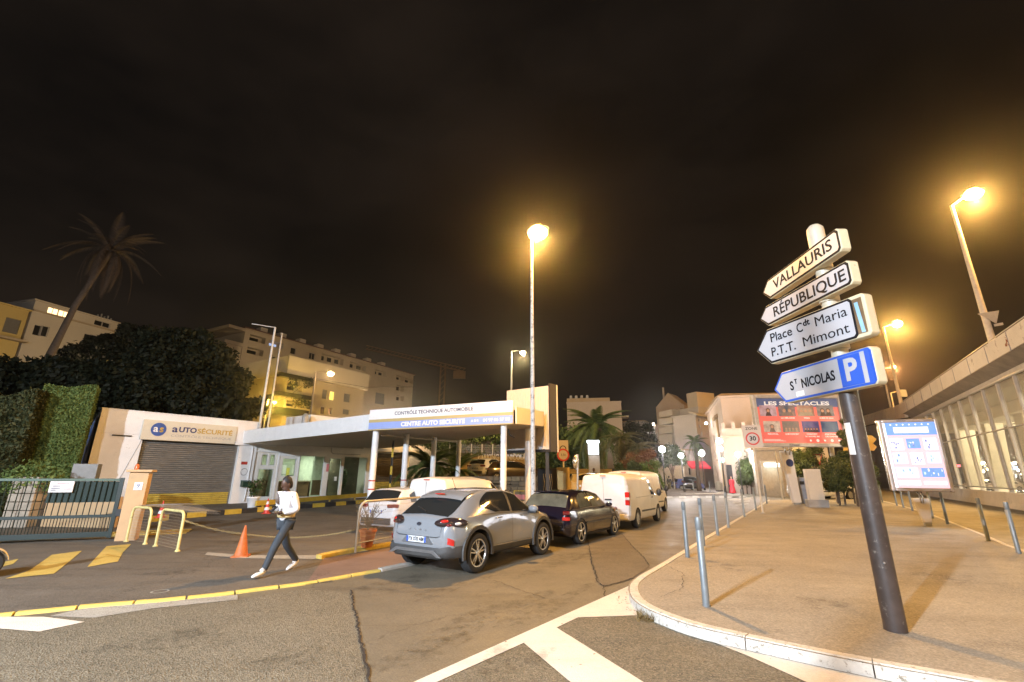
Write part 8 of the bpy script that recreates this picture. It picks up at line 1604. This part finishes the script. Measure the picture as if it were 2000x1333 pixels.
# lamp that lights the yellow corner of the ochre house
p = dep(520, 800, 66); yl_ = street_lamp('yellow street lamp hidden by the great tree before the ochre house', (p.x, p.y, 5), p.z + 1.5, p + Vector((.8, .5, 1.2)), .12, .07, (1, .62, .08), 9000, galv, bowl=.25, est=30)
# overhead cables
for i, (x0_, y0_, x1_, y1_, Y) in enumerate([(500, 800, 618, 735, 48), (618, 740, 812, 756, 60)]):
    a, b = dep(x0_, y0_, Y), dep(x1_, y1_, Y); ct = thing('overhead_cable', ['thin cable running left from the dark lamp mast', 'thin cable running right from the dark lamp mast'][i], 'cable', a); m_ = a.lerp(b, .5) - Vector((0, 0, .6)); mb = MB(); mb.tube([a, m_, b], .025, 4, False); mb.build('wire', black_paint, ct, world=True)

# lamps added out of sight to brighten houses, hill and car park
street_lamp('added amber lamp out of sight behind the canopy board, lighting the raised car park', (-6.2, 47, 1.5), 7.2, Vector((-5.6, 46.6, 7.1)), .1, .06, (1, .66, .26), 3500, galv, bowl=.2, est=30)
street_lamp('added amber lamp on the hill brightening the apartment house fronts', (-15, 64, 4), 9.2, Vector((-14.4, 63.5, 9.1)), .1, .06, (1, .74, .42), 8000, galv, bowl=.2, est=30)
street_lamp('added amber lamp hidden behind the dark trees, brightening the white apartment house', (-60, 57, 5), 13.2, Vector((-60.6, 56.6, 13.1)), .1, .06, (1, .72, .42), 3800, galv, bowl=.2, est=30)
street_lamp('added lamp in the side street brightening the balcony block', (19.5, 66, 0), 9.0, Vector((20.2, 65.6, 8.9)), .1, .06, (1, .84, .66), 3000, galv, bowl=.16, est=30)  # added deeper in the street for the dim balcony fronts

for k in range(7):
    p = dep(1893 + k * 16, 940, 66 + 3 * (k % 3)); copy_car(hb, 'parked car seen small through the glazed screen, number %s from the left' % ['one', 'two', 'three', 'four', 'five', 'six', 'seven'][k], (p.x, p.y, .02), math.radians(20 + 25 * k), [W_m, carpaint('red paint', (.3, .03, .02)), carpaint('dark grey paint', (.03, .03, .03))][k % 3], group='cars beyond the screen')
for k, (px, Y) in enumerate([(1912, 76), (1975, 82), (1945, 104)]):
    p = dep(px, 905, Y); street_lamp('added white lamp lighting the ground beyond the glazed screen, ' + ['left', 'right', 'middle and farthest'][k] + ' one of three', (p.x, p.y, 0), p.z + .2, (p.x + .5, p.y, p.z + .1), .1, .07, (1, .9, .68), 5000, galv, bowl=.3, est=25, group='added lamps beyond the screen')  # added lamps, their power lights the ground behind the screen

street_lamp('added amber lamp hidden behind the canopy board, brightening the long tan block', (-28.5, 95, 6), 12.6, Vector((-28, 94.6, 12.5)), .1, .06, (1, .76, .46), 17000, galv, bowl=.2, est=20)  # added to lift the brightness of the tan block

hzb = MB(); hzb.bb((-130, -40, -1.2), (150, 200, 62)); hm_ = bpy.data.materials.new('halo_haze'); hm_.use_nodes = True; N, L = nodes_of(hm_); N.remove(N['Principled BSDF']); pv = N.new('ShaderNodeVolumePrincipled'); pv.inputs['Color'].default_value = (.9, .9, .9, 1); pv.inputs['Density'].default_value = .00055; pv.inputs['Anisotropy'].default_value = .94; L.new(pv.outputs[0], N['Material Output'].inputs['Volume'])
hzo = hzb.build('halo_haze', hm_, kind='stuff')  # thin scattering volume added to spread halos around the lamps
